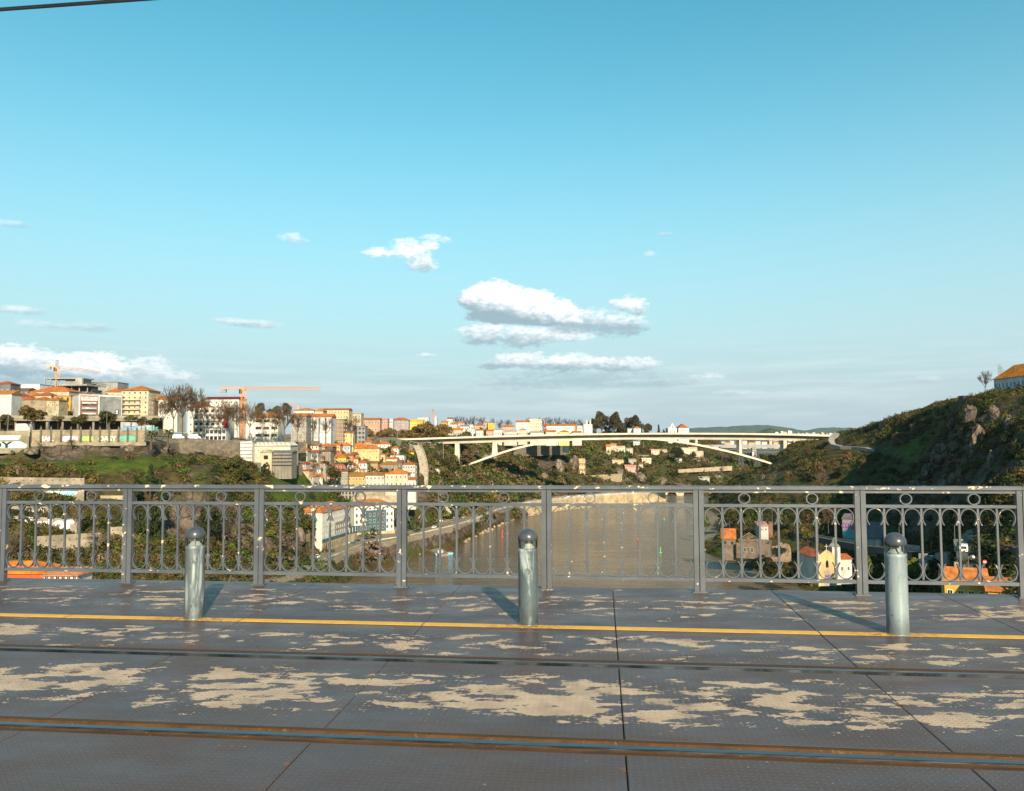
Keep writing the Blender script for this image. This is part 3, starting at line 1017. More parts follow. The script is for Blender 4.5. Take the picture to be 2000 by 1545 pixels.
LEFT = Loft('left_bank', [
    (-900, [(1500, 90), (1400, 100), (1320, 110), (1250, 118), (1200, 124), (1150, 130), (1090, 138), (1020, 146), (960, 155), (915, 165, 'g'), (895, 172, 'r'), (855, 176, 'd'), (850, 185, 'd'), (842, 260, 'd'), (825, 420), (800, 700)]),
    (-350, [(1500, 150), (1400, 160), (1300, 170), (1220, 178), (1160, 186), (1110, 194), (1050, 204), (995, 214), (950, 225), (915, 240, 'g'), (897, 252, 'r'), (860, 256, 'd'), (853, 268, 'd'), (846, 360, 'd'), (832, 520), (812, 800)]),
    (0, [(1500, 185), (1400, 200), (1220, 212), (1140, 225), (1100, 235), (1068, 246), (1030, 256), (1000, 263), (970, 270), (935, 280), (908, 296, 'g'), (897, 305, 'g'), (893, 309, 'r'), (869, 312, 'r'), (855, 330, 'd'), (842, 640, 'd')]),
    (150, [(1500, 195), (1400, 205), (1220, 222), (1138, 235), (1100, 245), (1068, 256), (1035, 265), (1008, 272), (975, 279), (940, 288), (913, 304, 'g'), (902, 314, 'g'), (898, 319, 'r'), (874, 326, 'r'), (856, 342, 'd'), (844, 640, 'd')]),
    (290, [(1500, 205), (1400, 215), (1230, 232), (1138, 246), (1100, 256), (1068, 266), (1035, 276), (1008, 284), (975, 292), (935, 302), (903, 317, 'g'), (892, 328, 'g'), (885, 334, 'r'), (869, 342, 'r'), (858, 356, 'd'), (845, 650, 'd')]),
    (350, [(1500, 210), (1400, 222), (1230, 240), (1140, 252), (1100, 264), (1068, 275), (1035, 286, 'r'), (1000, 293, 'r'), (960, 300, 'r'), (920, 312), (900, 330, 'g'), (893, 360), (890, 390, 'd'), (862, 394, 'd'), (857, 410, 'd'), (846, 660, 'd')]),
    (400, [(1500, 214), (1400, 228), (1240, 246), (1145, 260), (1105, 274), (1068, 285), (1030, 293, 'r'), (990, 300, 'r'), (950, 308, 'r'), (912, 320, 'r'), (897, 335), (892, 360), (891, 400, 'd'), (862, 404, 'd'), (857, 420, 'd'), (847, 660, 'd')]),
    (470, [(1500, 220), (1400, 238), (1240, 258), (1150, 275), (1118, 298), (1078, 310, 'r'), (1040, 318, 'r'), (1000, 325, 'r'), (960, 333), (920, 344), (896, 354), (902, 375), (893, 408, 'd'), (864, 412, 'd'), (858, 430, 'd'), (848, 660, 'd')]),
    (530, [(1400, 225), (1200, 272), (1160, 284), (1136, 296, 'd'), (1120, 312), (1100, 320, 'r'), (1065, 326, 'r'), (1030, 333), (995, 341), (965, 350, 'g'), (940, 362, 'g'), (926, 405, 'g'), (905, 440), (868, 465, 'd'), (860, 500, 'd'), (848, 700, 'd')]),
    (575, [(1400, 235), (1190, 286), (1150, 300), (1119, 313, 'd'), (1100, 338), (1078, 344, 'r'), (1055, 350, 'r'), (1030, 355), (1005, 361), (980, 368, 'g'), (962, 378, 'g'), (935, 425, 'g'), (902, 445), (870, 458), (861, 480, 'd'), (848, 700, 'd')]),
    (612, [(1400, 245), (1180, 300), (1140, 315), (1104, 335, 'd'), (1084, 365), (1068, 370, 'r'), (1050, 374, 'r'), (1035, 378), (1022, 382), (1010, 388, 'g'), (992, 398, 'g'), (960, 440, 'g'), (918, 468), (876, 482), (862, 500, 'd'), (848, 700, 'd')]),
    (640, [(1300, 262), (1160, 320), (1120, 335), (1093, 350, 'd'), (1074, 381, 'd'), (1066, 395, 'd'), (1060, 412), (1045, 428), (1015, 440), (985, 452, 'g'), (962, 464, 'g'), (938, 482, 'g'), (908, 495), (876, 510), (862, 522, 'd'), (848, 720, 'd')]),
    (700, [(1160, 360), (1117, 376), (1090, 386, 'r'), (1068, 393, 'd'), (1057, 414, 'd'), (1050, 425, 'd'), (1040, 440), (1010, 452), (985, 462, 'd'), (965, 472, 'd'), (945, 485, 'd'), (920, 505), (895, 530), (878, 545, 'd'), (864, 565, 'd'), (848, 740, 'd')]),
    (770, [(1120, 400), (1092, 413), (1070, 418, 'r'), (1053, 420, 'd'), (1046, 437, 'd'), (1040, 447, 'd'), (1020, 460, 'r'), (1000, 475), (980, 488, 'd'), (960, 500, 'd'), (940, 515, 'd'), (915, 535), (890, 560), (876, 580, 'd'), (866, 600, 'd'), (848, 760, 'd')]),
    (830, [(1095, 432), (1078, 440), (1060, 444, 'r'), (1042, 448, 'd'), (1033, 470, 'd'), (1026, 480), (1010, 490), (990, 500), (970, 515, 'r'), (950, 530), (930, 550), (910, 575), (893, 605, 'g'), (880, 640), (866, 680, 'd'), (850, 800, 'd')]),
    (895, [(1080, 462), (1062, 475), (1045, 480, 'r'), (1027, 486, 'd'), (1013, 525, 'd'), (1006, 535), (990, 547), (972, 562), (955, 580), (950, 605, 'r'), (940, 640), (929, 678), (902, 708), (878, 715), (859, 728), (846, 950)]),
    (970, [(1040, 565), (1026, 577), (1010, 583, 'r'), (995, 594, 'd'), (990, 608, 'd'), (985, 616), (972, 632), (956, 655), (944, 680), (930, 705), (914, 735), (900, 755), (889, 768, 'd'), (872, 778), (858, 790), (845, 1000)]),
    (1060, [(1010, 685), (997, 697), (986, 702, 'r'), (978, 706, 'd'), (974, 722, 'd'), (970, 735, 'r'), (960, 752, 'r'), (945, 782), (930, 812), (917, 842), (906, 872, 'r'), (896, 900), (887, 912, 'd'), (871, 918), (857, 925), (845, 1100)]),
    (1180, [(985, 790), (978, 802), (972, 808, 'r'), (966, 813, 'd'), (963, 830, 'd'), (957, 850, 'r'), (948, 872, 'r'), (936, 892), (924, 918), (912, 945), (902, 972, 'r'), (892, 982), (881, 990), (871, 1000), (859, 1010), (846, 1250)]),
    (1300, [(975, 855), (969, 866), (965, 872, 'r'), (960, 880, 'd'), (957, 892, 'd'), (949, 906, 'r'), (938, 928), (928, 948), (918, 972), (908, 1000), (899, 1030), (889, 1060), (879, 1090), (870, 1130), (862, 1200), (850, 1350)]),
    (1400, [(970, 868), (966, 878), (962, 885, 'r'), (958, 892, 'd'), (955, 906, 'd'), (947, 926), (938, 950), (928, 980), (918, 1010), (908, 1040), (899, 1080), (890, 1120), (881, 1160), (874, 1200), (868, 1260), (864, 1400)]),
    (1450, [(966, 880), (962, 890), (958, 900), (955, 910), (951, 922), (944, 942), (937, 965), (929, 990), (921, 1020), (914, 1050), (907, 1090), (902, 1130), (897, 1170), (893, 1210), (891, 1300), (892, 1450)]),
    (1600, [(962, 895), (958, 905), (955, 915), (952, 925), (948, 935), (942, 955), (936, 975), (930, 1000), (924, 1030), (918, 1060), (913, 1100), (909, 1140), (906, 1180), (904, 1220), (902, 1300), (900, 1450)]),
], 4.0, [4, 5, 6, 7, 7, 8, 8, 8, 8, 9, 8, 8, 8, 7, 6], 1.0)

RIGHT = Loft('right_bank', [
    (1374, [(1100, 432), (1079, 443), (1070, 455), (1045, 492, 'd'), (1015, 570, 'd'), (1000, 640, 'd'), (994, 690), (990, 720), (988, 760), (985, 800), (980, 860), (975, 900)]),
    (1400, [(1110, 412), (1083, 425), (1068, 442), (1042, 486, 'd'), (1012, 566, 'd'), (994, 640), (980, 700), (968, 760), (964, 800), (961, 850), (962, 880), (966, 920)]),
    (1445, [(1125, 380), (1103, 392), (1075, 420), (1045, 460), (1015, 520), (990, 580), (968, 622), (950, 660), (938, 700), (932, 740), (938, 800), (960, 900)]),
    (1500, [(1145, 352), (1120, 366), (1085, 400), (1050, 440), (1020, 490), (990, 540), (965, 580), (945, 620, 'r'), (930, 655, 'r'), (919, 680), (906, 716), (930, 860)]),
    (1545, [(1160, 333), (1140, 345), (1095, 385), (1055, 430), (1020, 480), (985, 530), (955, 570), (925, 608), (902, 638), (884, 664), (870, 690), (880, 850)]),
    (1620, [(1185, 310), (1165, 322), (1112, 362, 'd'), (1072, 398), (1030, 445), (990, 490), (955, 530), (920, 565), (895, 595), (879, 618), (854, 680), (866, 900)]),
    (1690, [(1230, 280), (1195, 297), (1128, 340), (1087, 372), (1045, 410), (1005, 450), (965, 490), (930, 525), (900, 555), (879, 582), (838, 640), (848, 800)]),
    (1780, [(1280, 245), (1240, 264), (1160, 300), (1115, 330), (1075, 360), (1030, 395, 'r'), (990, 420, 'r'), (955, 445, 'r'), (925, 470), (880, 510, 'g'), (812, 570), (812, 680)]),
    (1840, [(1340, 200), (1280, 215), (1165, 235), (1115, 255), (1075, 285), (1030, 325), (990, 360, 'r'), (945, 390, 'r'), (895, 420, 'r'), (850, 450), (790, 490, 'g'), (793, 600)]),
    (1890, [(1450, 125), (1340, 140), (1160, 162), (1120, 182, 'd'), (1085, 200, 'd'), (1052, 235, 'd'), (1010, 280), (960, 315, 'r'), (905, 345, 'r'), (845, 372, 'r'), (782, 410), (786, 520)]),
    (1940, [(1460, 115), (1360, 130), (1170, 150), (1125, 170), (1085, 190), (1045, 218), (1000, 250, 'r'), (940, 290, 'r'), (880, 322, 'r'), (825, 350, 'r'), (774, 392), (776, 490)]),
    (2000, [(1480, 105), (1380, 118), (1180, 140), (1130, 158), (1090, 176), (1045, 200), (985, 232, 'r'), (920, 265, 'r'), (860, 292, 'r'), (812, 318, 'r'), (770, 375), (772, 470)]),
    (2200, [(1550, 75), (1450, 85), (1250, 110), (1180, 125), (1120, 140), (1050, 157), (985, 185, 'r'), (910, 215, 'r'), (845, 240, 'r'), (790, 268, 'r'), (745, 320), (760, 410)]),  # from here on the hill is unseen, shaped for the shadow it casts
    (2600, [(1800, 50), (1600, 60), (1350, 80), (1240, 98), (1160, 112), (1080, 126), (1000, 145, 'r'), (930, 165, 'r'), (870, 190, 'r'), (815, 220), (775, 275), (790, 350)]),
    (3400, [(2200, 35), (1900, 42), (1500, 55), (1360, 66), (1260, 76), (1170, 88), (1090, 100), (1020, 115), (960, 130), (905, 150), (865, 190), (880, 240)]),
], 4.0, [4, 6, 8, 9, 12, 14, 14, 14, 14, 12, 8], 1.0, 9.0)


# far hills behind the bridge, seen through the air
def far_ridge(name, Y, prof, depth):
    px = np.arange(prof[0][0], prof[-1][0] + 1, 6.0)
    top = np.interp(px, [p[0] for p in prof], [p[1] for p in prof])
    top = top + 1.1 * fbm(np.stack([px * 0.05, 0 * px, 0 * px], -1), 3, 5)
    rows = []
    for f, dy in ((0.0, 0.0), (0.35, 0.3), (0.7, 0.75), (1.0, 1.0), (1.2, 0.9)):
        base = 874.0
        rows.append(Pn(px, base + (top - base) * dy, Y + depth * f))
    pts = np.stack(rows, 1)
    pts[:, 0, 2] = Z_W - 0.4
    pts[:, 1:4] += (fbm(pts[:, 1:4] * 0.002, 4, 3) * 14)[..., None] * np.array([0.0, 0.4, 0.25])
    n, m = pts.shape[:2]
    idx = np.arange(n * m).reshape(n, m)
    fc = np.stack([idx[:-1, :-1], idx[1:, :-1], idx[1:, 1:], idx[:-1, 1:]], -1).reshape(-1, 4)
    t = NT(name + '_cover')
    nn = t.noise(t.pos(), 0.01, 8, 0.7)
    mt = t.out(t.mix(t.range(nn, 0.35, 0.65), (0.020, 0.036, 0.014), (0.065, 0.080, 0.035)), 0.95, 0, 0.05)
    tag(link(name, np_mesh(name, pts.reshape(-1, 3), fc, mt, smooth=True)), kind='structure')


far_ridge('far_hills', 15000, [(1150, 849), (1300, 843), (1370, 835), (1440, 832.5), (1480, 829), (1520, 833), (1570, 840), (1620, 834), (1650, 836), (1700, 837), (1800, 835), (2100, 830)], 2000)
far_ridge('wooded_hill', 7000, [(1455, 858), (1470, 847), (1490, 839), (1505, 836.5), (1525, 841), (1545, 851), (1565, 858)], 700)
# plain that carries the ground out to the far hills
gp = [(-6000, 900, 3.0), (-300, 1300, 3.0), (250, 1500, -20.0), (520, 1700, -52), (900, 1900, -55), (2600, 1700, -50), (6000, 1500, 0),
      (-9000, 16000, 10.0), (-700, 16000, 20.0), (400, 16000, -30.0), (3500, 16000, -50), (7000, 16000, -50), (9000, 16000, -40), (14000, 16000, 0)]
fl = MB().add(gp, [(i, i + 1, i + 8, i + 7) for i in range(6)]).build('far_ground', plain('far_ground_cover', (0.09, 0.085, 0.05), 0.95, 0, 0.5, 0.02))
tag(fl, kind='structure')


# ---- scrub: thousands of small leaf clumps in one object per bank
def bush_proto(rs, n, kind, sz=1.0):
    """n small leaf triangles over a lumpy half ball; kind 'leaf' or 'twig'"""
    d = rs.normal(size=(n, 3))
    d /= np.linalg.norm(d, axis=1, keepdims=True)
    d[:, 2] = np.abs(d[:, 2]) * 0.95 - 0.08
    lump = 1 + 0.30 * np.sin(d[:, :1] * 5.3 + rs.uniform(0, 6)) * np.cos(d[:, 1:2] * 4.7 + rs.uniform(0, 6)) + 0.12 * np.sin(d[:, 2:] * 9)
    if kind == 'twig':
        c = d * rs.uniform(0.35, 1.0, (n, 1)) * lump
        a = d * 1.2 + rs.normal(size=(n, 3)) * 0.5 + np.array([0, 0, 0.6])
        a /= np.linalg.norm(a, axis=1, keepdims=True)
        b = np.cross(a, rs.normal(size=(n, 3)))
        b /= np.linalg.norm(b, axis=1, keepdims=True)
        la, lb = rs.uniform(0.22, 0.45, (n, 1)), rs.uniform(0.012, 0.026, (n, 1))
        return np.stack([c - a * la - b * lb, c - a * la + b * lb, c + a * la], 1)
    c = d * rs.uniform(0.72, 1.06, (n, 1)) * lump
    nr = d + rs.normal(size=(n, 3)) * 0.40
    nr /= np.linalg.norm(nr, axis=1, keepdims=True)
    a = np.cross(nr, rs.normal(size=(n, 3)))
    a /= np.linalg.norm(a, axis=1, keepdims=True)
    b = np.cross(nr, a)
    s = rs.uniform(0.13, 0.24, (n, 1)) * sz
    return np.stack([c - a * s - b * s * 0.6, c + a * s - b * s * 0.6, c + b * s * 1.1], 1)


def foliage_material(name, twig=False):
    t = NT(name)
    c = t.attr('tint')
    n = t.noise(t.pos(), 0.9, 4, 0.6)
    g = t.node('ShaderNodeCombineColor')
    f = t.range(n, 0.3, 0.7, 0.65, 1.35)
    for i in range(3):
        t.L.new(f, g.inputs[i])
    c = t.mix(1.0, c, g.outputs[0], 'MULTIPLY')
    return t.out(c, 0.8, 0, 0.12)


M_SCRUB = foliage_material('scrub_leaves')
RS = np.random.RandomState(4)
BUSH = [bush_proto(RS, 116, 'leaf', 0.80) for _ in range(6)]
BUSHF = [bush_proto(RS, 60, 'leaf', 1.1) for _ in range(5)]
TWIG = [bush_proto(RS, 60, 'twig') for _ in range(4)]


def scatter(name, pos, size, tint, protos, squash=None):
    """one mesh of many clumps"""
    allv, allc = [], []
    n = len(pos)
    pick = RS.randint(0, len(protos), n)
    ang = RS.uniform(0, 6.283, n)
    for k, pr in enumerate(protos):
        s = np.where(pick == k)[0]
        if not len(s):
            continue
        c, sn = np.cos(ang[s])[:, None, None], np.sin(ang[s])[:, None, None]
        x, y, z = pr[None, ..., 0], pr[None, ..., 1], pr[None, ..., 2]
        v = np.stack([x * c - y * sn, x * sn + y * c, z + 0 * c], -1) * size[s][:, None, None, None]
        if squash is not None:
            v[..., 2] *= squash[s][:, None, None]
        v = v + pos[s][:, None, None, :]
        col = np.repeat(np.repeat(tint[s][:, None, None, :], pr.shape[0], 1) * RS.uniform(0.72, 1.22, (len(s), pr.shape[0], 1, 1)), 3, 2)
        allv.append(v.reshape(-1, 3))
        allc.append(col.reshape(-1, 3))
    v, c = np.concatenate(allv), np.concatenate(allc)
    f = np.arange(len(v)).reshape(-1, 3)
    o = link(name, np_mesh(name, v, f, M_SCRUB, {'tint': c}))
    return tag(o, kind='stuff')


RAMP = list(zip([808, 814, 819, 823, 826, 828, 828, 826, 824, 822, 818, 808, 795], [873, 876, 884, 895, 908, 922, 940, 958, 975, 992, 1008, 1022, 1032], [606, 602, 594, 584, 572, 560, 546, 532, 519, 506, 494, 484, 474]))
PATH = [(1634, 852, 640), (1626, 858, 628), (1623, 866, 622), (1628, 874, 616), (1645, 878, 606), (1668, 879, 596), (1692, 881, 582), (1715, 887, 565), (1735, 896, 548), (1755, 907, 528), (1780, 922, 505)]
PAL = {'dark': (0.0240, 0.0320, 0.0088), 'olive': (0.0600, 0.0560, 0.0144), 'brown': (0.0840, 0.0544, 0.0208), 'pink': (0.1320, 0.0920, 0.0640),
       'green': (0.0480, 0.0680, 0.0128), 'gold': (0.1200, 0.0880, 0.0240), 'rust': (0.0960, 0.0480, 0.0160)}


def scrub_on(loft, name, n, names, wts, pxr, size=(0.9, 2.4), rockprob=0.10, grassprob=0.05, protos=BUSH, seed=1, tmax=99, twigs=False):
    rs = np.random.RandomState(seed)
    pts, kz = loft.pts, loft.kz
    m = pts.shape[1]
    sel = np.where((loft.px > pxr[0]) & (loft.px < pxr[1]))[0]
    P_, K_ = pts[sel], kz[sel]
    e1 = P_[1:, :-1] - P_[:-1, :-1]
    e2 = P_[:-1, 1:] - P_[:-1, :-1]
    area = np.linalg.norm(np.cross(e1, e2), axis=-1)
    kk = K_[:-1, :-1]
    wsc = np.clip(1 - kk.sum(-1), 0, 1) + kk[..., 0] * rockprob + kk[..., 1] * grassprob + kk[..., 2] * 0.01
    # clumpy: noise decides where the scrub is dense
    cl = fbm(P_[:-1, :-1] * 0.045, 3, 31)
    wsc = wsc * np.clip(0.55 + 1.1 * cl, 0.08, 2)
    wsc = wsc * (P_[:-1, :-1, 2] > Z_W + 0.5) * (loft.t[None, :-1] < tmax)
    if name == 'scrub' and loft is LEFT and pxr[0] > 600:
        wsc = wsc * np.where(loft.t[None, :-1] < 3.2, 0.22, 1.0)
    # nearer ground shows more, so weigh by picture area rather than ground area
    dist = P_[:-1, :-1, 1]
    pw = (area * wsc / dist ** 1.2).ravel()
    pick = rs.choice(len(pw), n, p=pw / pw.sum())
    i, j = np.unravel_index(pick, area.shape)
    a, b = rs.uniform(size=(2, n, 1))
    pos = P_[i, j] + e1[i, j] * a + e2[i, j] * b
    z = fbm(pos * 0.03, 3, 77)[:, None]
    pal = np.array([PAL[k] for k in names])
    ww = np.array(wts, float)[None, :] * np.exp(1.8 * np.stack([fbm(pos * 0.04, 2, 100 + 7 * k) for k in range(len(names))], 1))
    ww /= ww.sum(1, keepdims=True)
    ch = (ww.cumsum(1) > rs.uniform(size=(n, 1))).argmax(1)
    tint = pal[ch] * rs.uniform(0.7, 1.3, (n, 1))
    if True:
        pp = np.array([tuple(P(*q)) for q in (PATH if loft is RIGHT else RAMP)])
        if loft is LEFT:
            pp[:, 1] -= 5.0
        t_ = np.linspace(0, len(pp) - 1, 160)
        pp = np.stack([np.interp(t_, np.arange(len(pp)), pp[:, k]) for k in range(2)], 1)
        far = np.ones(n, bool)
        for s_ in range(0, n, 400):
            dd = pos[s_:s_ + 400, None, :2] - pp[None]
            far[s_:s_ + 400] = (np.hypot(dd[..., 0] * (1.0 if loft is RIGHT else 0.95), dd[..., 1] * 0.5).min(1) > 6.0)
        pos, tint, z = pos[far], tint[far], z[far]
        n = len(pos)
    sz = rs.uniform(size[0], size[1], n) * (1 + 0.5 * np.clip(z[:, 0], -0.6, 1))
    pos[:, 2] += sz * 0.1
    return scatter(name, pos, sz, tint, protos, rs.uniform(0.7, 1.25, n))


scrub_on(LEFT, 'scrub', 6500, ['dark', 'olive', 'brown', 'green', 'gold', 'pink'], [3.5, 3.5, 3, 1.8, 0.7, 0.7], (-250, 655), (0.8, 2.3), 0.10, 0.03, seed=1, tmax=11.2)
scrub_on(LEFT, 'scrub', 6000, ['dark', 'olive', 'brown', 'green', 'gold', 'pink'], [4.5, 3.4, 2.5, 2.2, 0.5, 1.5], (640, 1600), (1.5, 5.2), 0.25, 0.1, BUSHF, seed=2, tmax=14.2)
scrub_on(RIGHT, 'scrub', 6400, ['dark', 'olive', 'brown', 'green', 'gold', 'rust'], [5, 3.6, 2.2, 1.8, 0.3, 0.5], (1374, 2080), (1.0, 3.2), 0.34, 0.08, seed=3)
scrub_on(LEFT, 'bare_twigs', 900, ['brown', 'pink', 'gold'], [2, 2, 1], (-100, 1450), (1.6, 3.6), 0.2, 0.0, TWIG, seed=5, tmax=13)
scrub_on(RIGHT, 'bare_twigs', 450, ['brown', 'pink', 'rust'], [2, 2, 1], (1440, 1900), (1.6, 3.6), 0.1, 0.0, TWIG, seed=6)


# ------------------------------------------------------------------ building kit
M_WALL = objmat('plaster_wall', 0.85, 0.26, 0.22, gain=0.80)
M_STONE = objmat('stone_wall', 0.9, 0.5, 0.45, bump=0.6)
M_CONC = objmat('concrete_wall', 0.88, 0.45, 0.25, gain=0.66)


def tile_material(name, k):
    t = NT(name)
    p = t.pos()
    n = t.noise(p, 0.8, 7, 0.68)
    n2 = t.noise(p, 0.15, 4, 0.6)
    f = t.math('MULTIPLY', t.range(n, 0.3, 0.72, 0.55, 1.2), t.range(n2, 0.3, 0.7, 0.75, 1.1))
    g = t.node('ShaderNodeCombineColor')
    for i in range(3):
        t.L.new(f, g.inputs[i])
    c = t.mix(1.0, t.objcol(), g.outputs[0], 'MULTIPLY')
    moss = t.range(t.noise(p, 0.5, 7, 0.7), 0.62, 0.75, 0, 0.6)
    c = t.mix(moss, c, (0.06, 0.045, 0.022))
    w_ = t.node('ShaderNodeTexWave', bands_direction='X')
    w_.inputs['Scale'].default_value = k
    t.L.new(t.node('ShaderNodeTexCoord').outputs['Object'], w_.inputs['Vector'])
    t.bump(w_.outputs['Fac'], 0.7, 0.06)
    return t.out(c, 0.85, 0, 0.15)


M_TILE = tile_material('clay_tiles', 1.6)
M_FRAME_W = plain('window_frame_white', (0.62, 0.60, 0.55), 0.6)
M_FRAME_D = plain('window_frame_dark', (0.07, 0.06, 0.055), 0.6)
M_FRAME_S = plain('window_frame_stone', (0.40, 0.34, 0.26), 0.8)
_t = NT('window_glass')
M_GLASS = _t.out(_t.mix(_t.range(_t.noise(_t.pos(), 0.35, 2), 0.4, 0.6), (0.010, 0.014, 0.018), (0.05, 0.06, 0.068)), 0.12, 0, 0.6)
_t = NT('shutter_blind')
M_BLIND = _t.out(_t.mix(_t.range(_t.noise(_t.pos(), 0.5, 2), 0.4, 0.6), (0.30, 0.27, 0.22), (0.50, 0.47, 0.42)), 0.7, 0, 0.3)
M_DOOR = plain('door_paint', (0.07, 0.05, 0.035), 0.6)
M_METAL = plain('grey_metal', (0.18, 0.19, 0.20), 0.5, 0.4)
M_BLACKM = plain('dark_metal', (0.03, 0.03, 0.033), 0.5, 0.3)
ORANGE, ORANGE2, RUSTR, BROWNR = (0.44, 0.155, 0.040), (0.36, 0.125, 0.035), (0.30, 0.085, 0.035), (0.20, 0.10, 0.045)
WHITE, CREAM, BEIGE, YELLOW, GREY = (0.62, 0.59, 0.53), (0.52, 0.43, 0.29), (0.36, 0.30, 0.21), (0.62, 0.40, 0.11), (0.33, 0.32, 0.30)


def window_mesh(name, frame, glass, split=True):
    mb = MB()
    f = 0.10
    for x0, x1, z0, z1 in ((-.5, .5, -.5, -.5 + f * .8), (-.5, .5, .5 - f * .8, .5), (-.5, -.5 + f, -.5 + f * .8, .5 - f * .8), (.5 - f, .5, -.5 + f * .8, .5 - f * .8)):
        mb.box(x0, x1, -0.07, 0.03, z0, z1, 0)
    if split:
        mb.box(-0.03, 0.03, -0.05, 0.03, -.5 + f * .8, .5 - f * .8, 0)
    mb.box(-.5 + f, .5 - f, -0.02, 0.02, -.5 + f * .8, .5 - f * .8, 1)
    return mb.mesh(name, [frame, glass])


WIN = {'white': window_mesh('window', M_FRAME_W, M_GLASS), 'dark': window_mesh('window', M_FRAME_D, M_GLASS), 'stone': window_mesh('window', M_FRAME_S, M_GLASS),
       'blind': window_mesh('window', M_FRAME_W, M_BLIND, False), 'band': window_mesh('window', M_FRAME_D, M_GLASS, False)}
DOOR_ME = MB().box(-.5, .5, -0.07, 0.03, -.5, .5).mesh('door', M_DOOR)


def roof_mb(W, D, H, rk, rh, ov):
    mb = MB()
    x0, x1, y0, y1 = -ov, W + ov, -ov, D + ov
    t = 0.18
    base = [(x0, y0, H), (x1, y0, H), (x1, y1, H), (x0, y1, H), (x0, y0, H + t), (x1, y0, H + t), (x1, y1, H + t), (x0, y1, H + t)]
    side = [(0, 1, 5, 4), (1, 2, 6, 5), (2, 3, 7, 6), (3, 0, 4, 7), (3, 2, 1, 0)]
    w, d = x1 - x0, y1 - y0
    z = H + t + rh
    if rk == 'hip':
        if w >= d:
            a, b = (x0 + d * 0.5, (y0 + y1) / 2, z), (x1 - d * 0.5, (y0 + y1) / 2, z)
            if w - d < 0.05:
                b = a
                a = ((x0 + x1) / 2 - 0.05, a[1], z)
                b = ((x0 + x1) / 2 + 0.05, a[1], z)
            mb.add(base + [a, b], side + [(4, 5, 9, 8), (6, 7, 8, 9), (5, 6, 9), (7, 4, 8)])
        else:
            a, b = ((x0 + x1) / 2, y0 + w * 0.5, z), ((x0 + x1) / 2, y1 - w * 0.5, z)
            mb.add(base + [a, b], side + [(4, 5, 8), (6, 7, 9), (5, 6, 9, 8), (7, 4, 8, 9)])
    elif rk == 'gable':
        a, b = (x0, (y0 + y1) / 2, z), (x1, (y0 + y1) / 2, z)
        mb.add(base + [a, b], side + [(4, 5, 9, 8), (6, 7, 8, 9), (5, 6, 9), (7, 4, 8)])
    elif rk == 'front':
        a, b = ((x0 + x1) / 2, y0, z), ((x0 + x1) / 2, y1, z)
        mb.add(base + [a, b], side + [(4, 5, 8), (6, 7, 9), (5, 6, 9, 8), (7, 4, 8, 9)])
    elif rk == 'shed':
        a, b = (x0, y1, z), (x1, y1, z)
        mb.add(base + [a, b], side + [(4, 5, 9, 8), (6, 7, 8, 9), (5, 6, 9), (7, 4, 8)])
    return mb


LABELS = {}


def say(root, label, cat, group=None):
    nw = len(label.split())
    if not 4 <= nw <= 16:
        print('LABEL LENGTH', nw, label)
    if label in LABELS:
        print('LABEL TWICE', label)
    LABELS[label] = 1
    return tag(root, label, cat, group)


def width_to(o, d, px1):
    lo, hi = 0.0, 400.0
    for _ in range(50):
        m = (lo + hi) / 2
        if proj(o + d * m)[0] < px1:
            lo = m
        else:
            hi = m
    return lo


def building(label, px0, px1, top, base, Y, depth=9, wall=WHITE, rk='hip', peak=None, roof=ORANGE, rows=1, cols=2, ww=1.0, wh=1.4, rot=0.0, dig=6, group=None,
             win='white', side=0, over=0.4, chim=0, door=0, cat='house', name='house', mat=None, lift=0.0, zfrac=0.55):
    o = P(px0, base, Y)
    d = Vector((math.cos(R(rot)), math.sin(R(rot)), 0))
    W = width_to(o, d, px1)
    H = (base - top) / F * Y
    root = empty(name, o, R(rot))
    say(root, label, cat, group)
    root['size'] = (W, depth, H)
    MB().box(0, W, 0, depth, -dig, H).build('wall', mat or M_WALL, root, color=wall)
    if rk == 'flat':
        MB().box(-0.25, W + 0.25, -0.25, depth + 0.25, H, H + 0.35).box(0.3, W - 0.3, 0.3, depth - 0.3, H + 0.35, H + 0.42).build('roof', M_CONC, root, color=roof if roof != ORANGE else tuple(0.85 * c for c in wall))
    else:
        rh = max(0.5, (top - (peak if peak else top - 5)) / F * Y - 0.18)
        if rk in ('hip', 'gable'):
            rh *= (Y + depth / 2) / Y
        rf = roof_mb(W, depth, H, rk, rh, over).build('roof', M_TILE, root, color=tuple(c * random.uniform(0.85, 1.1) for c in roof))
        for k in range(chim):
            cx = W * (0.3 + 0.45 * k)
            MB().box(cx, cx + 0.7, depth * 0.55, depth * 0.55 + 0.6, H + 0.1, H + rh + 1.0).build('chimney', M_WALL, rf, color=(0.4, 0.3, 0.2))
    hst = H / max(rows, 1)
    wh_ = min(wh, hst * 0.72)
    wins(root, W, depth, H, rows, cols, ww, wh_, win, side, lift, zfrac)
    for k in range(door):
        q = link('door', DOOR_ME, root, (W * (k + 0.5) / door, 0, 1.05 + lift))
        q.scale = (1.1, 1, 2.1)
    return root


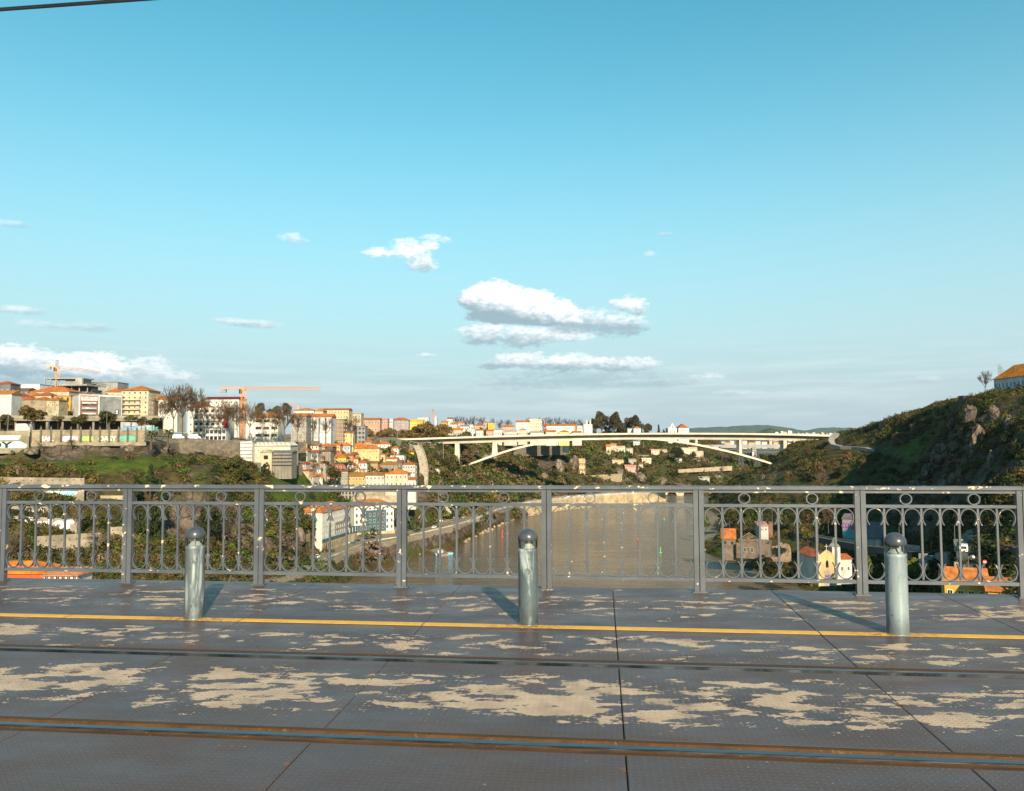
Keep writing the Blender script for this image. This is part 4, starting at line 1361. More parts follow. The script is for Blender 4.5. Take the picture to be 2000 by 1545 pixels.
def wins(root, W, depth, H, rows, cols, ww, wh, win, side=0, lift=0.0, zfrac=0.55, x0=0.0, x1=None):
    x1 = W if x1 is None else x1
    me = WIN[win]
    h = (H - lift) / max(rows, 1)
    for r in range(rows):
        z = lift + h * (r + zfrac)
        for c in range(cols):
            sx = (x1 - x0) / cols
            q = link('window', me, root, (x0 + sx * (c + 0.5), 0, z))
            q.scale = (min(ww, sx * 0.8), 1, wh)
        n = abs(side)
        for c in range(n):
            q = link('window', me, root, (W if side > 0 else 0, depth * (c + 0.5) / n, z))
            q.rotation_euler = (0, 0, R(90) if side > 0 else R(-90))
            q.scale = (min(ww, depth / n * 0.8), 1, wh)


# ------------------------------------------------------------------ the far concrete arch bridge
M_BRIDGE = objmat('pale_concrete', 0.75, 0.16, 0.06, gain=0.86)
BR_Y = 684.0
BC = (0.52, 0.46, 0.36)
ib = empty('concrete_bridge', P(1200, 850, BR_Y))
say(ib, 'long cream concrete bridge with one flat arch spanning the river', 'bridge')


def bw(px, py):
    return P(px, py, BR_Y) - ib.location


top = [(700, 859), (744, 858), (820, 855.5), (940, 851.5), (1140, 846.5), (1300, 845), (1500, 846), (1646, 850), (1720, 853)]
tx = [bw(*p) for p in top]


def sweep(name, prof, pts, mat, parent, color):
    """profile (y, z) carried along a polyline in x, z"""
    mb = MB()
    n = len(prof)
    for p in pts:
        mb.v += [(p.x, a, p.z + b) for a, b in prof]
    for i in range(len(pts) - 1):
        for k in range(n):
            mb.f.append((i * n + k, i * n + (k + 1) % n, (i + 1) * n + (k + 1) % n, (i + 1) * n + k))
            mb.mi.append(0)
    mb.f += [tuple(range(n))[::-1], tuple(range((len(pts) - 1) * n, len(pts) * n))]
    mb.mi += [0, 0]
    return mb.build(name, mat, parent, color=color)


def curve_pts(src, n=60):
    xs = np.array([p.x for p in src])
    zs = np.array([p.z for p in src])
    x = np.linspace(xs[0], xs[-1], n)
    z = np.interp(x, xs, zs)
    z = np.convolve(np.pad(z, 4, mode='edge'), np.ones(9) / 9, 'valid')
    return [Vector((a, 0, b)) for a, b in zip(x, z)]


dk = curve_pts(tx)
sweep('deck_slab', [(0, -0.95), (0, -1.55), (0.4, -1.55), (4.6, -1.95), (15.4, -1.95), (19.6, -1.55), (20, -1.55), (20, -0.95)], dk, M_BRIDGE, ib, BC)
sweep('box_girder', [(4.7, -1.952), (5.4, -5.9), (14.6, -5.9), (15.3, -1.952)], dk, M_BRIDGE, ib, BC)
sweep('parapet', [(0.05, 0.0), (0.05, -0.949), (0.35, -0.949), (0.35, 0.0)], dk, M_BRIDGE, ib, (0.60, 0.52, 0.42))
sweep('parapet', [(19.65, 0.0), (19.65, -0.949), (19.95, -0.949), (19.95, 0.0)], dk, M_BRIDGE, ib, (0.60, 0.52, 0.42))
sweep('roadway', [(0.4, -0.948), (19.6, -0.948), (19.6, -0.90), (0.4, -0.90)], dk, plain('bridge_asphalt', (0.05, 0.05, 0.052), 0.9), ib, (1, 1, 1))
arch = [(884, 920), (912, 910.5), (940, 900.5), (972, 888.5), (1006, 878), (1040, 870), (1090, 862.5), (1140, 859.3), (1200, 858.2), (1270, 858.6), (1300, 861), (1360, 869.5), (1420, 882), (1460, 892.5), (1500, 904), (1516, 909.5)]
ap = [bw(*p) for p in arch]
ax = np.array([p.x for p in ap])
az_ = np.array([p.z for p in ap])
xx = np.linspace(ax[0], ax[-1], 80)
apx = [Vector((a, 0, b)) for a, b in zip(xx, np.convolve(np.pad(np.interp(xx, ax, az_), 3, mode='reflect', reflect_type='odd'), np.ones(7) / 7, 'valid'))]
sweep('arch', [(5.0, 0.0), (15.0, 0.0), (15.0, 1.7), (5.0, 1.7)], apx, M_BRIDGE, ib, (0.58, 0.53, 0.43))
for (a, b, t_, bs, c) in ((822, 839, 864, 893, 1.0), (887, 897, 865, 917, 0.9), (961, 971, 862.6, 889, 0.9), (1036, 1043, 859, 868, 0.9), (1361, 1365, 856, 866.5, 0.9), (1447, 1452, 858, 887, 0.9), (1534, 1541, 859, 896, 0.9)):
    p0, p1, p2 = bw(a, t_), bw(b, t_), bw((a + b) / 2, bs)
    w0 = (p1.x - p0.x) / 2
    cx = (p0.x + p1.x) / 2
    z0, z1 = p2.z - 0.1, p0.z
    wb = w0 * 1.12
    vs = [(cx - wb, 5.2, z0), (cx + wb, 5.2, z0), (cx + wb, 14.8, z0), (cx - wb, 14.8, z0), (cx - w0 * .85, 5.45, z1), (cx + w0 * .85, 5.45, z1), (cx + w0 * .85, 14.5, z1), (cx - w0 * .85, 14.5, z1)]
    MB().add(vs, [(3, 2, 1, 0), (4, 5, 6, 7), (0, 1, 5, 4), (1, 2, 6, 5), (2, 3, 7, 6), (3, 0, 4, 7)]).build('pier', M_BRIDGE, ib, color=(0.56, 0.51, 0.42))

# rail viaducts farther up the river
sj = empty('rail_bridge', P(1500, 872, 1190))
say(sj, 'far grey flat rail bridge seen under the right end of the concrete bridge', 'bridge')
o_ = sj.location
a0, a1 = P(1330, 869, 1190) - o_, P(1760, 869, 1190) - o_
MB().box(a0.x, a1.x, 0, 11, a0.z - 5.0, a0.z).build('deck_slab', M_BRIDGE, sj, color=(0.30, 0.30, 0.29))
for px in (1392, 1474, 1541, 1570, 1640):
    c_ = P(px, 875, 1190) - o_
    MB().box(c_.x - 3.2, c_.x + 3.2, 2, 9, -60, a0.z - 5.02).build('pier', M_BRIDGE, sj, color=(0.62, 0.58, 0.50))
mp = empty('iron_truss_bridge', P(1480, 880, 1040))
say(mp, 'old iron truss rail bridge on lattice piers behind the concrete arch', 'bridge')
M_IRON = plain('grey_iron', (0.10, 0.115, 0.125), 0.6, 0.3)
o_ = mp.location
tb = MB()
xa, xb = (P(1408, 880, 1040) - o_).x, (P(1640, 880, 1040) - o_).x
zt, zb = (P(1480, 877.5, 1040) - o_).z, (P(1480, 882.5, 1040) - o_).z
for yy in (0, 4.5):
    tb.box(xa, xb, yy, yy + 0.4, zt - 0.5, zt)
    tb.box(xa, xb, yy, yy + 0.4, zb, zb + 0.5)
    x = xa
    k = 0
    while x < xb - 4:
        tb.tube([(x, yy + 0.2, zb + 0.2), (x + 3.4, yy + 0.2, zt - 0.2)], 0.16, 4)
        tb.tube([(x + 3.4, yy + 0.2, zb + 0.2), (x, yy + 0.2, zt - 0.2)], 0.16, 4)
        x += 3.4
tb.box(xa, xb, -0.6, 5.5, zt, zt + 0.4).build('truss_deck', M_IRON, mp)
for px, wt, wb_, bs in ((1447.5, 4.2, 7.6, 940), (1479, 4.2, 6.6, 925), (1523, 4.2, 6.0, 918)):
    c = P(px, 883, 1040) - o_
    z1, z0 = zb - 0.02, (P(px, bs, 1040) - o_).z
    pm = MB()
    for sx in (-1, 1):
        for yy in (0.3, 4.3):
            pm.tube([(c.x + sx * wb_ / 2, yy, z0), (c.x + sx * wt / 2, yy, z1)], 0.45, 4)
    n = 7
    for k in range(n):
        f0, f1 = k / n, (k + 1) / n
        for yy in (0.3, 4.3):
            w0, w1 = wb_ + (wt - wb_) * f0, wb_ + (wt - wb_) * f1
            za, zc = z0 + (z1 - z0) * f0, z0 + (z1 - z0) * f1
            pm.tube([(c.x - w0 / 2, yy, za), (c.x + w1 / 2, yy, zc)], 0.2, 4)
            pm.tube([(c.x + w0 / 2, yy, za), (c.x - w1 / 2, yy, zc)], 0.2, 4)
            pm.tube([(c.x - w1 / 2, yy, zc), (c.x + w1 / 2, yy, zc)], 0.2, 4)
    pm.build('lattice_pier', M_IRON, mp)

# ------------------------------------------------------------------ riverside road, its walls and viaducts
M_ASPH = plain('road_asphalt', (0.19, 0.18, 0.168), 0.9, 0, 0.3, 0.5)
M_KERB = plain('pale_stone_kerb', (0.36, 0.31, 0.24), 0.85, 0, 0.3, 0.8)
M_RIVW = objmat('river_wall_stone', 0.9, 0.55, 0.16, bump=0.5, gain=0.85)
outer = [(500, 1147), (516, 1140), (552, 1126), (590, 1112), (632, 1095.5), (682, 1075), (716, 1061.5), (745, 1056), (771, 1052), (795, 1049), (849, 1036.5), (895, 1025.5), (927, 1014.5), (969, 997), (1011, 985.5), (1061, 978), (1120, 971.5), (1179, 966.5), (1240, 962.5), (1300, 960)]
inner = [(516, 1132), (531, 1126), (560, 1109), (588, 1094), (620, 1080.5), (659, 1066), (690, 1059), (724, 1052), (750, 1047.5), (780, 1044), (832, 1031.5), (876, 1018.5), (906, 1008), (948, 994.5), (990, 986), (1042, 977.5), (1110, 968.5), (1179, 963), (1240, 959.5), (1300, 957.5)]
ZR = -52.0


def dens(pts, n=160):
    p = np.array([tuple(PZ(x, y, ZR)) for x, y in pts])
    s = np.concatenate([[0], np.cumsum(np.linalg.norm(np.diff(p, axis=0), axis=1))])
    t = np.linspace(0, s[-1], n)
    q = np.stack([np.interp(t, s, p[:, k]) for k in range(3)], 1)
    for k in (0, 1):
        q[:, k] = np.convolve(np.pad(q[:, k], 3, mode='reflect', reflect_type='odd'), np.ones(7) / 7, 'valid')
    return q


RO, RI = dens(outer), dens(inner)


def strip_between(name, A, Bq, z0, z1, mat, kind='structure', parent=None, color=None):
    n = len(A)
    mb = MB()
    for i in range(n):
        a, b = A[i], Bq[i]
        mb.v += [(a[0], a[1], z0), (a[0], a[1], z1), (b[0], b[1], z1), (b[0], b[1], z0)]
    for i in range(n - 1):
        for k in range(4):
            mb.f.append((4 * i + k, 4 * i + (k + 1) % 4, 4 * i + 4 + (k + 1) % 4, 4 * i + 4 + k))
            mb.mi.append(0)
    mb.f += [(3, 2, 1, 0), (4 * n - 4, 4 * n - 3, 4 * n - 2, 4 * n - 1)]
    mb.mi += [0, 0]
    o = mb.build(name, mat, parent, color=color)
    if kind:
        tag(o, kind=kind)
    return o


def offs(A, Bq, f):
    return A + (Bq - A) * f


def shift(A, Bq, dm):
    d = Bq - A
    d = d / np.linalg.norm(d, axis=1, keepdims=True)
    return A + d * dm


strip_between('riverside_road', shift(RO, RI, 2.6), shift(RI, RO, 1.5), ZR - 1.2, ZR, M_ASPH)
strip_between('riverside_pavement', shift(RO, RI, 0.3), shift(RO, RI, 2.595), ZR - 1.2, ZR + 0.14, M_KERB)
strip_between('hillside_pavement', shift(RI, RO, 1.495), RI, ZR - 1.2, ZR + 0.14, M_KERB)
wl = strip_between('river_parapet', RO, shift(RO, RI, 0.295), ZR - 0.6, ZR + 1.0, M_RIVW, None, None, (0.60, 0.53, 0.42))
say(wl, 'low pale stone parapet along the river side of the road', 'parapet')
rw = strip_between('river_wall', shift(RO, RI, 0.35)[30:], shift(RO, RI, 2.2)[30:], Z_W - 2, ZR - 1.21, M_RIVW, None, None, (0.50, 0.39, 0.24))
say(rw, 'tall ochre stone retaining wall between the road and the river', 'retaining wall')
for (f0, f1, lb) in ((22, 50, 'grey overhanging steel walkway below the white riverside block'), (72, 100, 'grey overhanging steel walkway along the middle of the river road')):
    s_ = strip_between('cantilever_walkway', shift(RO, RI, -1.6)[f0:f1], shift(RO, RI, -0.005)[f0:f1], ZR - 1.3, ZR - 0.2, M_METAL, None)
    say(s_, lb, 'walkway')
# white centre line dashes
for i in range(6, 120, 3):
    a, b = offs(RO[i:i + 2], RI[i:i + 2], 0.5), offs(RO[i:i + 2], RI[i:i + 2], 0.515)
    if i == 6:
        lm = MB()
    lm.add([(*a[0][:2], ZR + 0.008), (*a[1][:2], ZR + 0.008), (*b[1][:2], ZR + 0.008), (*b[0][:2], ZR + 0.008)], [(0, 1, 2, 3)])
tag(lm.build('road_marking', plain('road_paint', (0.7, 0.7, 0.68), 0.7)), kind='structure')


def stone_arches(label, px0, px1, top, Y0, Y1, n, h, wall, name='stone_viaduct', rise=0.6, pierw=0.22, thick=5.0, zbot=None):
    """wall with n arched openings, from px0 at Y0 to px1 at Y1"""
    a, b = P(px0, top, Y0), P(px1, top, Y1)
    d = b - a
    d.z = 0
    L_ = d.length
    root = empty(name, a, math.atan2(d.y, d.x))
    say(root, label, 'viaduct')
    s = L_ / n
    mb = MB()
    hz = -h
    for k in range(n):
        x0 = k * s
        pw = s * pierw / 2
        poly = [(x0 + 0.001, 0), (x0 + 0.001, hz), (x0 + pw, hz), (x0 + pw, -h * (1 - rise) - 0.6)]
        m_ = 8
        r = s / 2 - pw
        for q in range(m_ + 1):
            t = math.pi - math.pi * q / m_
            poly.append((x0 + s / 2 + r * math.cos(t), -h * (1 - rise) - 0.6 + (h * (1 - rise)) * 0.75 * math.sin(t)))
        poly += [(x0 + s - pw, hz), (x0 + s, hz), (x0 + s, 0)]
        # split in two halves to keep polygons simple: left + right + crown by strips
        up_ = poly[4:4 + m_ + 1]
        mb.prism([(x0, 0), (x0, hz), (x0 + pw, hz), (x0 + pw, 0)], 'y', 0, thick)
        mb.prism([(x0 + s - pw, 0), (x0 + s - pw, hz), (x0 + s, hz), (x0 + s, 0)], 'y', 0, thick)
        for q in range(m_):
            (xa, za), (xb_, zb_) = up_[q], up_[q + 1]
            mb.prism([(xa, 0), (xa, za), (xb_, zb_), (xb_, 0)], 'y', 0, thick)
    mb.build('arcade', M_RIVW, root, color=wall)
    MB().box(-1, L_ + 1, -0.3, 0.3, 0.003, 1.0).build('parapet', M_RIVW, root, color=tuple(min(1, c * 1.15) for c in wall))
    MB().box(-1, L_ + 1, thick + 0.001, thick + 1.2, hz - 3, 0.0).build('shade_backing', M_RIVW, root, color=tuple(c * 0.5 for c in wall))  # stone at half tone, painting the shade inside the arches
    return root


stone_arches('pale riverside colonnade carrying the road, left of the arched bridge', 1156, 1243, 967.5, 828, 842, 15, 7.5, (0.62, 0.50, 0.33), 'stone_colonnade', 0.45, 0.35)
stone_arches('pale stone road bridge with shallow arches at the head of the river', 1296, 1424, 958.5, 868, 882, 4, 6.2, (0.66, 0.55, 0.38), 'stone_bridge', 0.42, 0.42, 9.0)

# ------------------------------------------------------------------ upper left bank: wall, lot, viaduct, buildings
def text_mesh(body, size, mat, parent, loc, rot=(math.pi / 2, 0, 0), sx=1.0, name='graffiti', ext=0.012, shear=0.0, off=0.0):
    cu = bpy.data.curves.new(name, 'FONT')
    cu.body = body
    cu.size = size
    cu.extrude = ext
    cu.shear = shear
    cu.offset = off
    cu.resolution_u = 3
    cu.align_x = 'CENTER'
    ob = bpy.data.objects.new(name, cu)
    COL.objects.link(ob)
    dg = bpy.context.evaluated_depsgraph_get()
    me = bpy.data.meshes.new_from_object(ob.evaluated_get(dg))
    bpy.data.objects.remove(ob)
    bpy.data.curves.remove(cu)
    me.materials.clear()
    me.materials.append(mat)
    o = link(name, me, parent)
    o.location = loc
    o.rotation_euler = rot
    o.scale = (sx, 1, 1)
    return o


def paint(name, col):
    return plain(name, col, 0.7, 0, 0.15, 1.5)


G = {k: paint('spray_' + k, c) for k, c in {'mint': (0.42, 0.68, 0.56), 'black': (0.02, 0.02, 0.022), 'white': (0.74, 0.74, 0.74), 'blue': (0.12, 0.42, 0.62), 'teal': (0.09, 0.36, 0.40), 'pink': (0.62, 0.22, 0.42),
                                          'purple': (0.14, 0.05, 0.19), 'red': (0.55, 0.06, 0.04), 'yellow': (0.72, 0.56, 0.06), 'green': (0.10, 0.38, 0.16), 'orange': (0.68, 0.30, 0.06), 'lilac': (0.22, 0.16, 0.22)}.items()}


def wall_between(label, px0, py0, Y0, px1, py1, Y1, h, thick, color, name='retaining_wall', cat='wall', mat=None, dig=2.0, group=None):
    """straight wall whose TOP runs from (px0,py0,Y0) to (px1,py1,Y1)"""
    a, b = P(px0, py0, Y0), P(px1, py1, Y1)
    d = b - a
    L_ = math.hypot(d.x, d.y)
    root = empty(name, a, math.atan2(d.y, d.x))
    say(root, label, cat, group)
    sl = d.z
    MB().add([(0, 0, -h - dig), (L_, 0, -h - dig), (L_, thick, -h - dig), (0, thick, -h - dig), (0, 0, 0), (L_, 0, sl), (L_, thick, sl), (0, thick, 0)],
             [(3, 2, 1, 0), (4, 5, 6, 7), (0, 1, 5, 4), (1, 2, 6, 5), (2, 3, 7, 6), (3, 0, 4, 7)]).build('wall_body', mat or M_CONC, root, color=color)
    root['len'] = L_
    return root, L_


def tags_on(root, L_, zc, h, seed, x0=0.0, x1=None, words=None, pal=('white', 'blue', 'pink', 'black', 'teal', 'green', 'yellow', 'purple', 'mint')):
    """row of spray painted letter pieces on a wall face"""
    rs = random.Random(seed)
    x1 = x1 or L_
    words = words or ['SAIL', 'RONE', 'DEK', 'OASY', 'MAUS', 'TYR', 'KOPE', 'BRIS', 'ZEN', 'FUOR']
    x = x0
    k = 0
    while x < x1 - h * 1.2:
        wd = words[k % len(words)]
        k += 1
        hh = h * rs.uniform(0.75, 1.1)
        wl_ = hh * 0.78 * len(wd)
        bg, fg = rs.sample(pal, 2)
        if rs.random() < 0.7:
            mb = MB()
            n = 14
            pts = [(x + wl_ / 2 + wl_ * 0.56 * math.cos(6.283 * i / n) * rs.uniform(0.9, 1.1), zc + hh * 0.62 * (1 if math.sin(6.283 * i / n) > 0 else -1) * abs(math.sin(6.283 * i / n)) ** 0.45 * rs.uniform(0.85, 1.1)) for i in range(n)]
            mb.prism(pts, 'y', -0.022, -0.004).build('graffiti', G[bg], root)
        text_mesh(wd, hh * 1.25, G[fg], root, (x + wl_ / 2, -0.042, zc - hh * 0.45), sx=0.95, off=0.03 * hh, ext=0.015)
        x += wl_ * rs.uniform(1.1, 1.4)


# panel wall with pointed posts along the edge of the lot
wp, Lp = wall_between('long beige panel wall with pointed posts above the rock face', 58, 840, 318, 286, 840, 343, 4.7, 0.35, (0.46, 0.38, 0.26), 'panel_wall')
n_ = 12
for k in range(n_ + 1):
    x = 0.3 + (Lp - 0.6) * k / n_
    MB().box(x - 0.34, x + 0.34, -0.45, -0.002, -4.9, 0.6).add([(x - .34, -.45, .6), (x + .34, -.45, .6), (x + .34, -.002, .6), (x - .34, -.002, .6), (x, -.22, 1.9)], [(0, 1, 4), (1, 2, 4), (2, 3, 4), (3, 0, 4)]).build('post', M_CONC, wp, color=(0.20, 0.165, 0.115))
MB().box(0, Lp, -0.12, -0.002, -0.6, -0.35).build('cornice', M_CONC, wp, color=(0.42, 0.36, 0.26))
tags_on(wp, Lp, -3.5, 2.1, 5, 3.0, Lp - 2)
wl2, L2 = wall_between('plain beige wall with big mint green graffiti at the left edge', -70, 844, 300, 57, 840.5, 316, 6.4, 0.4, (0.48, 0.40, 0.27), 'graffiti_wall')
for zc, x0 in ((-2.2, L2 * 0.42),):
    MB().prism([(x0 - 3, zc - 0.9), (x0 + 9, zc - 0.9), (x0 + 10, zc + 0.9), (x0 - 2.5, zc + 1.0)], 'y', -0.02, -0.004).build('graffiti', G['mint'], wl2)
    text_mesh('SIKE', 1.9, G['white'], wl2, (x0 + 3.5, -0.042, zc - 0.6), sx=1.6)
mbm = MB()
mbm.prism([(L2 * .35, -6.3), (L2 - 1, -6.3), (L2 - 0.6, -5.0), (L2 - 3, -3.6), (L2 - 8, -3.8), (L2 * .35, -3.5)], 'y', -0.02, -0.004).build('graffiti', G['mint'], wl2)
text_mesh('OY', 3.2, G['black'], wl2, (L2 - 10, -0.042, -6.1), sx=1.7, off=0.12)
# elevated concrete roadway behind the lot
vd = empty('concrete_walkway', P(-80, 815, 372))
say(vd, 'long flat concrete deck on columns behind the trees of the lot', 'viaduct')
q1 = P(312, 815, 392) - vd.location
Lv = math.hypot(q1.x, q1.y)
vd.rotation_euler = (0, 0, math.atan2(q1.y, q1.x))
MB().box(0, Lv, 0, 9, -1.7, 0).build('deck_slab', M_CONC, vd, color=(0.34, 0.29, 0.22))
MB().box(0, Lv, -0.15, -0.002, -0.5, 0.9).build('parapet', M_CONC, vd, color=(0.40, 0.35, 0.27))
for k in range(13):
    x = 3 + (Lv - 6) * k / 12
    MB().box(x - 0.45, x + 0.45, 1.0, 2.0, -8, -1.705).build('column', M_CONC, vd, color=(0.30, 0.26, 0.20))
MB().box(0, Lv, 8.3, 8.9, -9, -1.71).build('shade_backing', M_CONC, vd, color=(0.10, 0.085, 0.065))  # dark sheet that paints the shade under the deck slab

B_ = building
B_('dark tiled corner house with white windows at the upper left edge', -14, 19, 750, 806, 480, 10, (0.16, 0.15, 0.15), 'hip', 743, RUSTR, 2, 3, side=2)
B_('long plain white flat-roofed block behind the old roofs at left', 14, 76, 751, 800, 530, 14, (0.80, 0.80, 0.80), 'flat', rows=1, cols=5, ww=0.7, wh=0.8, cat='building', name='apartment_building', zfrac=0.8)
B_('dark grey house with a row of arched white windows under a brown roof', 13, 55, 762, 802, 505, 9, (0.13, 0.12, 0.12), 'gable', 757, BROWNR, 2, 4, zfrac=0.7)
B_('white gabled house with orange roof and one window, at the left edge', -40, 21, 770, 826, 398, 9, WHITE, 'gable', 762, ORANGE, 2, 2, ww=2.0, wh=2.0, win='blind')
B_('small house with low rust roof beside the white gabled house', 22, 50, 776, 812, 440, 8, CREAM, 'hip', 768, RUSTR, 1, 2)
B_('cream house with a double hipped orange roof in the old cluster', 36, 75, 774, 806, 452, 9, BEIGE, 'hip', 765, ORANGE, 1, 3)
B_('large cream house with the widest hipped orange roof at left', 58, 134, 765, 806, 475, 16, CREAM, 'hip', 754, ORANGE, 2, 6, chim=1)
B_('narrow cream house tucked between two orange hipped roofs', 67, 99, 773, 806, 448, 8, CREAM, 'hip', 765, RUSTR, 1, 3)
B_('weathered stone house with three small hipped roofs behind a round tree', 31, 63, 781, 822, 425, 9, (0.27, 0.21, 0.14), 'hip', 773, ORANGE2, 2, 2, ww=0.8, mat=M_STONE)
B_('weathered stone house middle of three joined ones, with pink laundry', 63.3, 89, 781, 822, 425, 9, (0.30, 0.24, 0.16), 'hip', 774, ORANGE2, 2, 2, ww=0.8, mat=M_STONE)
B_('beige end house of the joined stone row, beside the yellow house', 89.3, 114, 782, 822, 425, 9, (0.40, 0.33, 0.22), 'hip', 775, ORANGE, 2, 3, ww=0.8, mat=M_STONE)
B_('ochre yellow house with tall dark windows left of the grey store', 104, 137, 774, 815, 445, 10, (0.55, 0.33, 0.07), 'flat', roof=(0.30, 0.27, 0.22), rows=3, cols=3, ww=1.3, wh=2.3, win='dark')
# store with grey panel
st = B_('white department store with grey blank panel and small black sign', 153, 238, 770, 818, 430, 22, (0.66, 0.64, 0.62), 'flat', rows=0, cols=0, rot=38, cat='store', name='store_building')
W_, D_, H_ = st['size']
xs_ = W_ * 0.44
MB().box(W_ * 0.47, W_ - 0.4, -0.12, -0.002, 0.3, H_ - 0.9).build('grey_panel', M_CONC, st, color=(0.30, 0.30, 0.30))
MB().box(0.7, xs_, -0.10, -0.002, 0.2, H_ - 0.5).build('window_surround', M_WALL, st, color=(0.28, 0.13, 0.11))
for k in range(4):
    z = 1.0 + (H_ - 1.6) * (k + 0.45) / 4
    q = link('window', WIN['band'] if k < 3 else WIN['blind'], st, ((0.7 + xs_) / 2, -0.10, z))
    q.scale = (xs_ - 1.6, 1.0, (H_ - 1.6) / 4 * 0.72)
    q = link('blind', MB().box(-.5, .5, -0.05, 0, -.5, .5).mesh('blind', M_BLIND), st, ((0.7 + xs_) / 2, -0.172, z + (H_ - 1.6) / 4 * 0.2))
    q.scale = (xs_ - 2.4, 0.2, 0.9)
sg = MB().box(W_ * 0.83, W_ * 0.83 + 2.0, -0.22, -0.125, 2.6, 5.4).build('sign', G['black'], st)
sm = MB()
for k in range(5):
    a = 6.283 * k / 5 + 0.3
    cx_, cz_ = W_ * 0.83 + 1.0 + 0.36 * math.cos(a), 4.4 + 0.36 * math.sin(a)
    sm.prism([(cx_ + 0.27 * math.cos(6.283 * j / 10), cz_ + 0.27 * math.sin(6.283 * j / 10)) for j in range(10)], 'y', -0.236 - 0.001 * k, -0.2205)
sm.box(W_ * 0.83 + 0.4, W_ * 0.83 + 1.6, -0.236, -0.2205, 3.1, 3.4).build('emblem', G['white'], sg)
for k in range(6):
    x = 1.0 + k * 2.6
    MB().add([(x, 6, H_ + .45), (x + 1.8, 6, H_ + .45), (x + 1.8, 8, H_ + 1.5), (x, 8, H_ + 1.5)], [(0, 1, 2, 3)]).build('solar_panel', M_GLASS, st)
# beige apartment house
ap_ = B_('tall beige apartment house with balconies and broad orange hipped roof', 236, 289, 763, 820, 446, 15, (0.60, 0.49, 0.31), 'hip', 752, ORANGE, 6, 5, ww=1.3, wh=1.5, side=3, cat='apartment house', name='apartment_building', over=0.7)
W_, D_, H_ = ap_['size']
for k in range(1, 5):
    z = H_ * k / 6 + 0.15
    MB().box(0.3, W_ * 0.72, -1.3, -0.002, z - 0.18, z).box(0.3, W_ * 0.72, -1.3, -1.2, z + 0.001, z + 0.85).build('balcony', M_WALL, ap_, color=(0.52, 0.43, 0.28))
B_('lower left wing of the beige apartment house, under its own orange slope', 202, 235.6, 766, 820, 452, 14, (0.58, 0.48, 0.31), 'hip', 757, ORANGE, 5, 3, cat='apartment house', name='apartment_building')
B_('dark brown side wall of the beige apartment house, added as a block', 290.5, 301, 783, 822, 450, 14, (0.16, 0.12, 0.09), 'flat', rows=4, cols=1, cat='building', name='side_wall_block')  # added block that stands in for the beige house's dark side
# concrete frame under construction
cf = empty('construction_frame', P(84, 776, 545))
say(cf, 'unfinished concrete building frame with open floors under the left crane', 'building site')
k_ = 545 / F
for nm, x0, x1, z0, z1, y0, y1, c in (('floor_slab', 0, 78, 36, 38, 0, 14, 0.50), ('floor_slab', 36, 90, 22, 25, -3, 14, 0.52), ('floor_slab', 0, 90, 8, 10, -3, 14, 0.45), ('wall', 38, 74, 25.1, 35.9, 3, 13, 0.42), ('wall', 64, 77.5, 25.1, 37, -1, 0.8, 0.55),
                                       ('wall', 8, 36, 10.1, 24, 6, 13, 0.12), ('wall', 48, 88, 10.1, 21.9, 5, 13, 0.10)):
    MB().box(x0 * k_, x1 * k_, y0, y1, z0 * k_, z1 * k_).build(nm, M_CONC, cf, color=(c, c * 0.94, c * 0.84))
for x in (2, 13, 24, 40, 55, 70, 86):
    MB().box(x * k_ - 0.3, x * k_ + 0.3, 0.2, 0.8, -4, (35.9 if x < 36 else 21.9) * k_).build('column', M_CONC, cf, color=(0.5, 0.47, 0.42))
B_('wide grey flat-roofed block behind the store with rooftop sheds', 172, 229, 747, 790, 565, 16, (0.33, 0.32, 0.29), 'flat', rows=2, cols=6, ww=1.6, wh=1.0, cat='building', name='apartment_building')
B_('white house under a long orange roof behind the bare plane trees', 297, 346, 781, 824, 455, 12, WHITE, 'gable', 772, ORANGE, 3, 4, cat='house')
B_('orange roofed house half hidden by the tallest bare trees', 366, 404, 796, 850, 445, 11, WHITE, 'hip', 782, ORANGE2, 4, 3)
B_('white apartment block topped by a thin dark red roof', 397, 466, 780, 846, 510, 14, WHITE, 'gable', 774, (0.16, 0.03, 0.03), 5, 7, cat='apartment house', name='apartment_building')
wb = B_('white apartment block with rows of balconies and a red corner stripe', 377, 441, 797, 860, 425, 13, WHITE, 'flat', rows=5, cols=6, ww=1.7, wh=1.5, win='dark', cat='apartment house', name='apartment_building')
W_, D_, H_ = wb['size']
for k in range(1, 5):
    z = H_ * k / 5 + 0.1
    MB().box(0.4, W_ - 2.6, -1.2, -0.002, z - 0.18, z + 0.8).build('balcony', M_WALL, wb, color=(0.70, 0.68, 0.64))
MB().box(W_ - 1.5, W_ + 0.06, -0.08, D_ * 0.3, 0.5, H_ - 0.3).build('red_stripe', M_WALL, wb, color=(0.22, 0.02, 0.02))
B_('low white shop with wide glass front below the balcony block', 401, 441, 838, 862, 413, 6, (0.66, 0.66, 0.64), 'flat', rows=2, cols=5, ww=2.0, wh=1.9, win='band', cat='shop', name='shop_building')
B_('white house with long window bands under a broad orange hipped roof', 497, 543, 816, 858, 442, 14, WHITE, 'hip', 803, ORANGE, 3, 3, ww=3.4, wh=1.6, win='band', cat='house')
B_('plain white annexe between the crane mast and the window-band house', 480, 496.7, 820, 858, 445, 9, (0.75, 0.74, 0.72), 'flat', rows=2, cols=1)
B_('grey granite apartment house with rows of small windows', 568, 598, 813, 866, 478, 12, (0.30, 0.27, 0.23), 'gable', 807, ORANGE, 5, 5, ww=0.9, wh=1.3, cat='apartment house', name='apartment_building', mat=M_STONE)
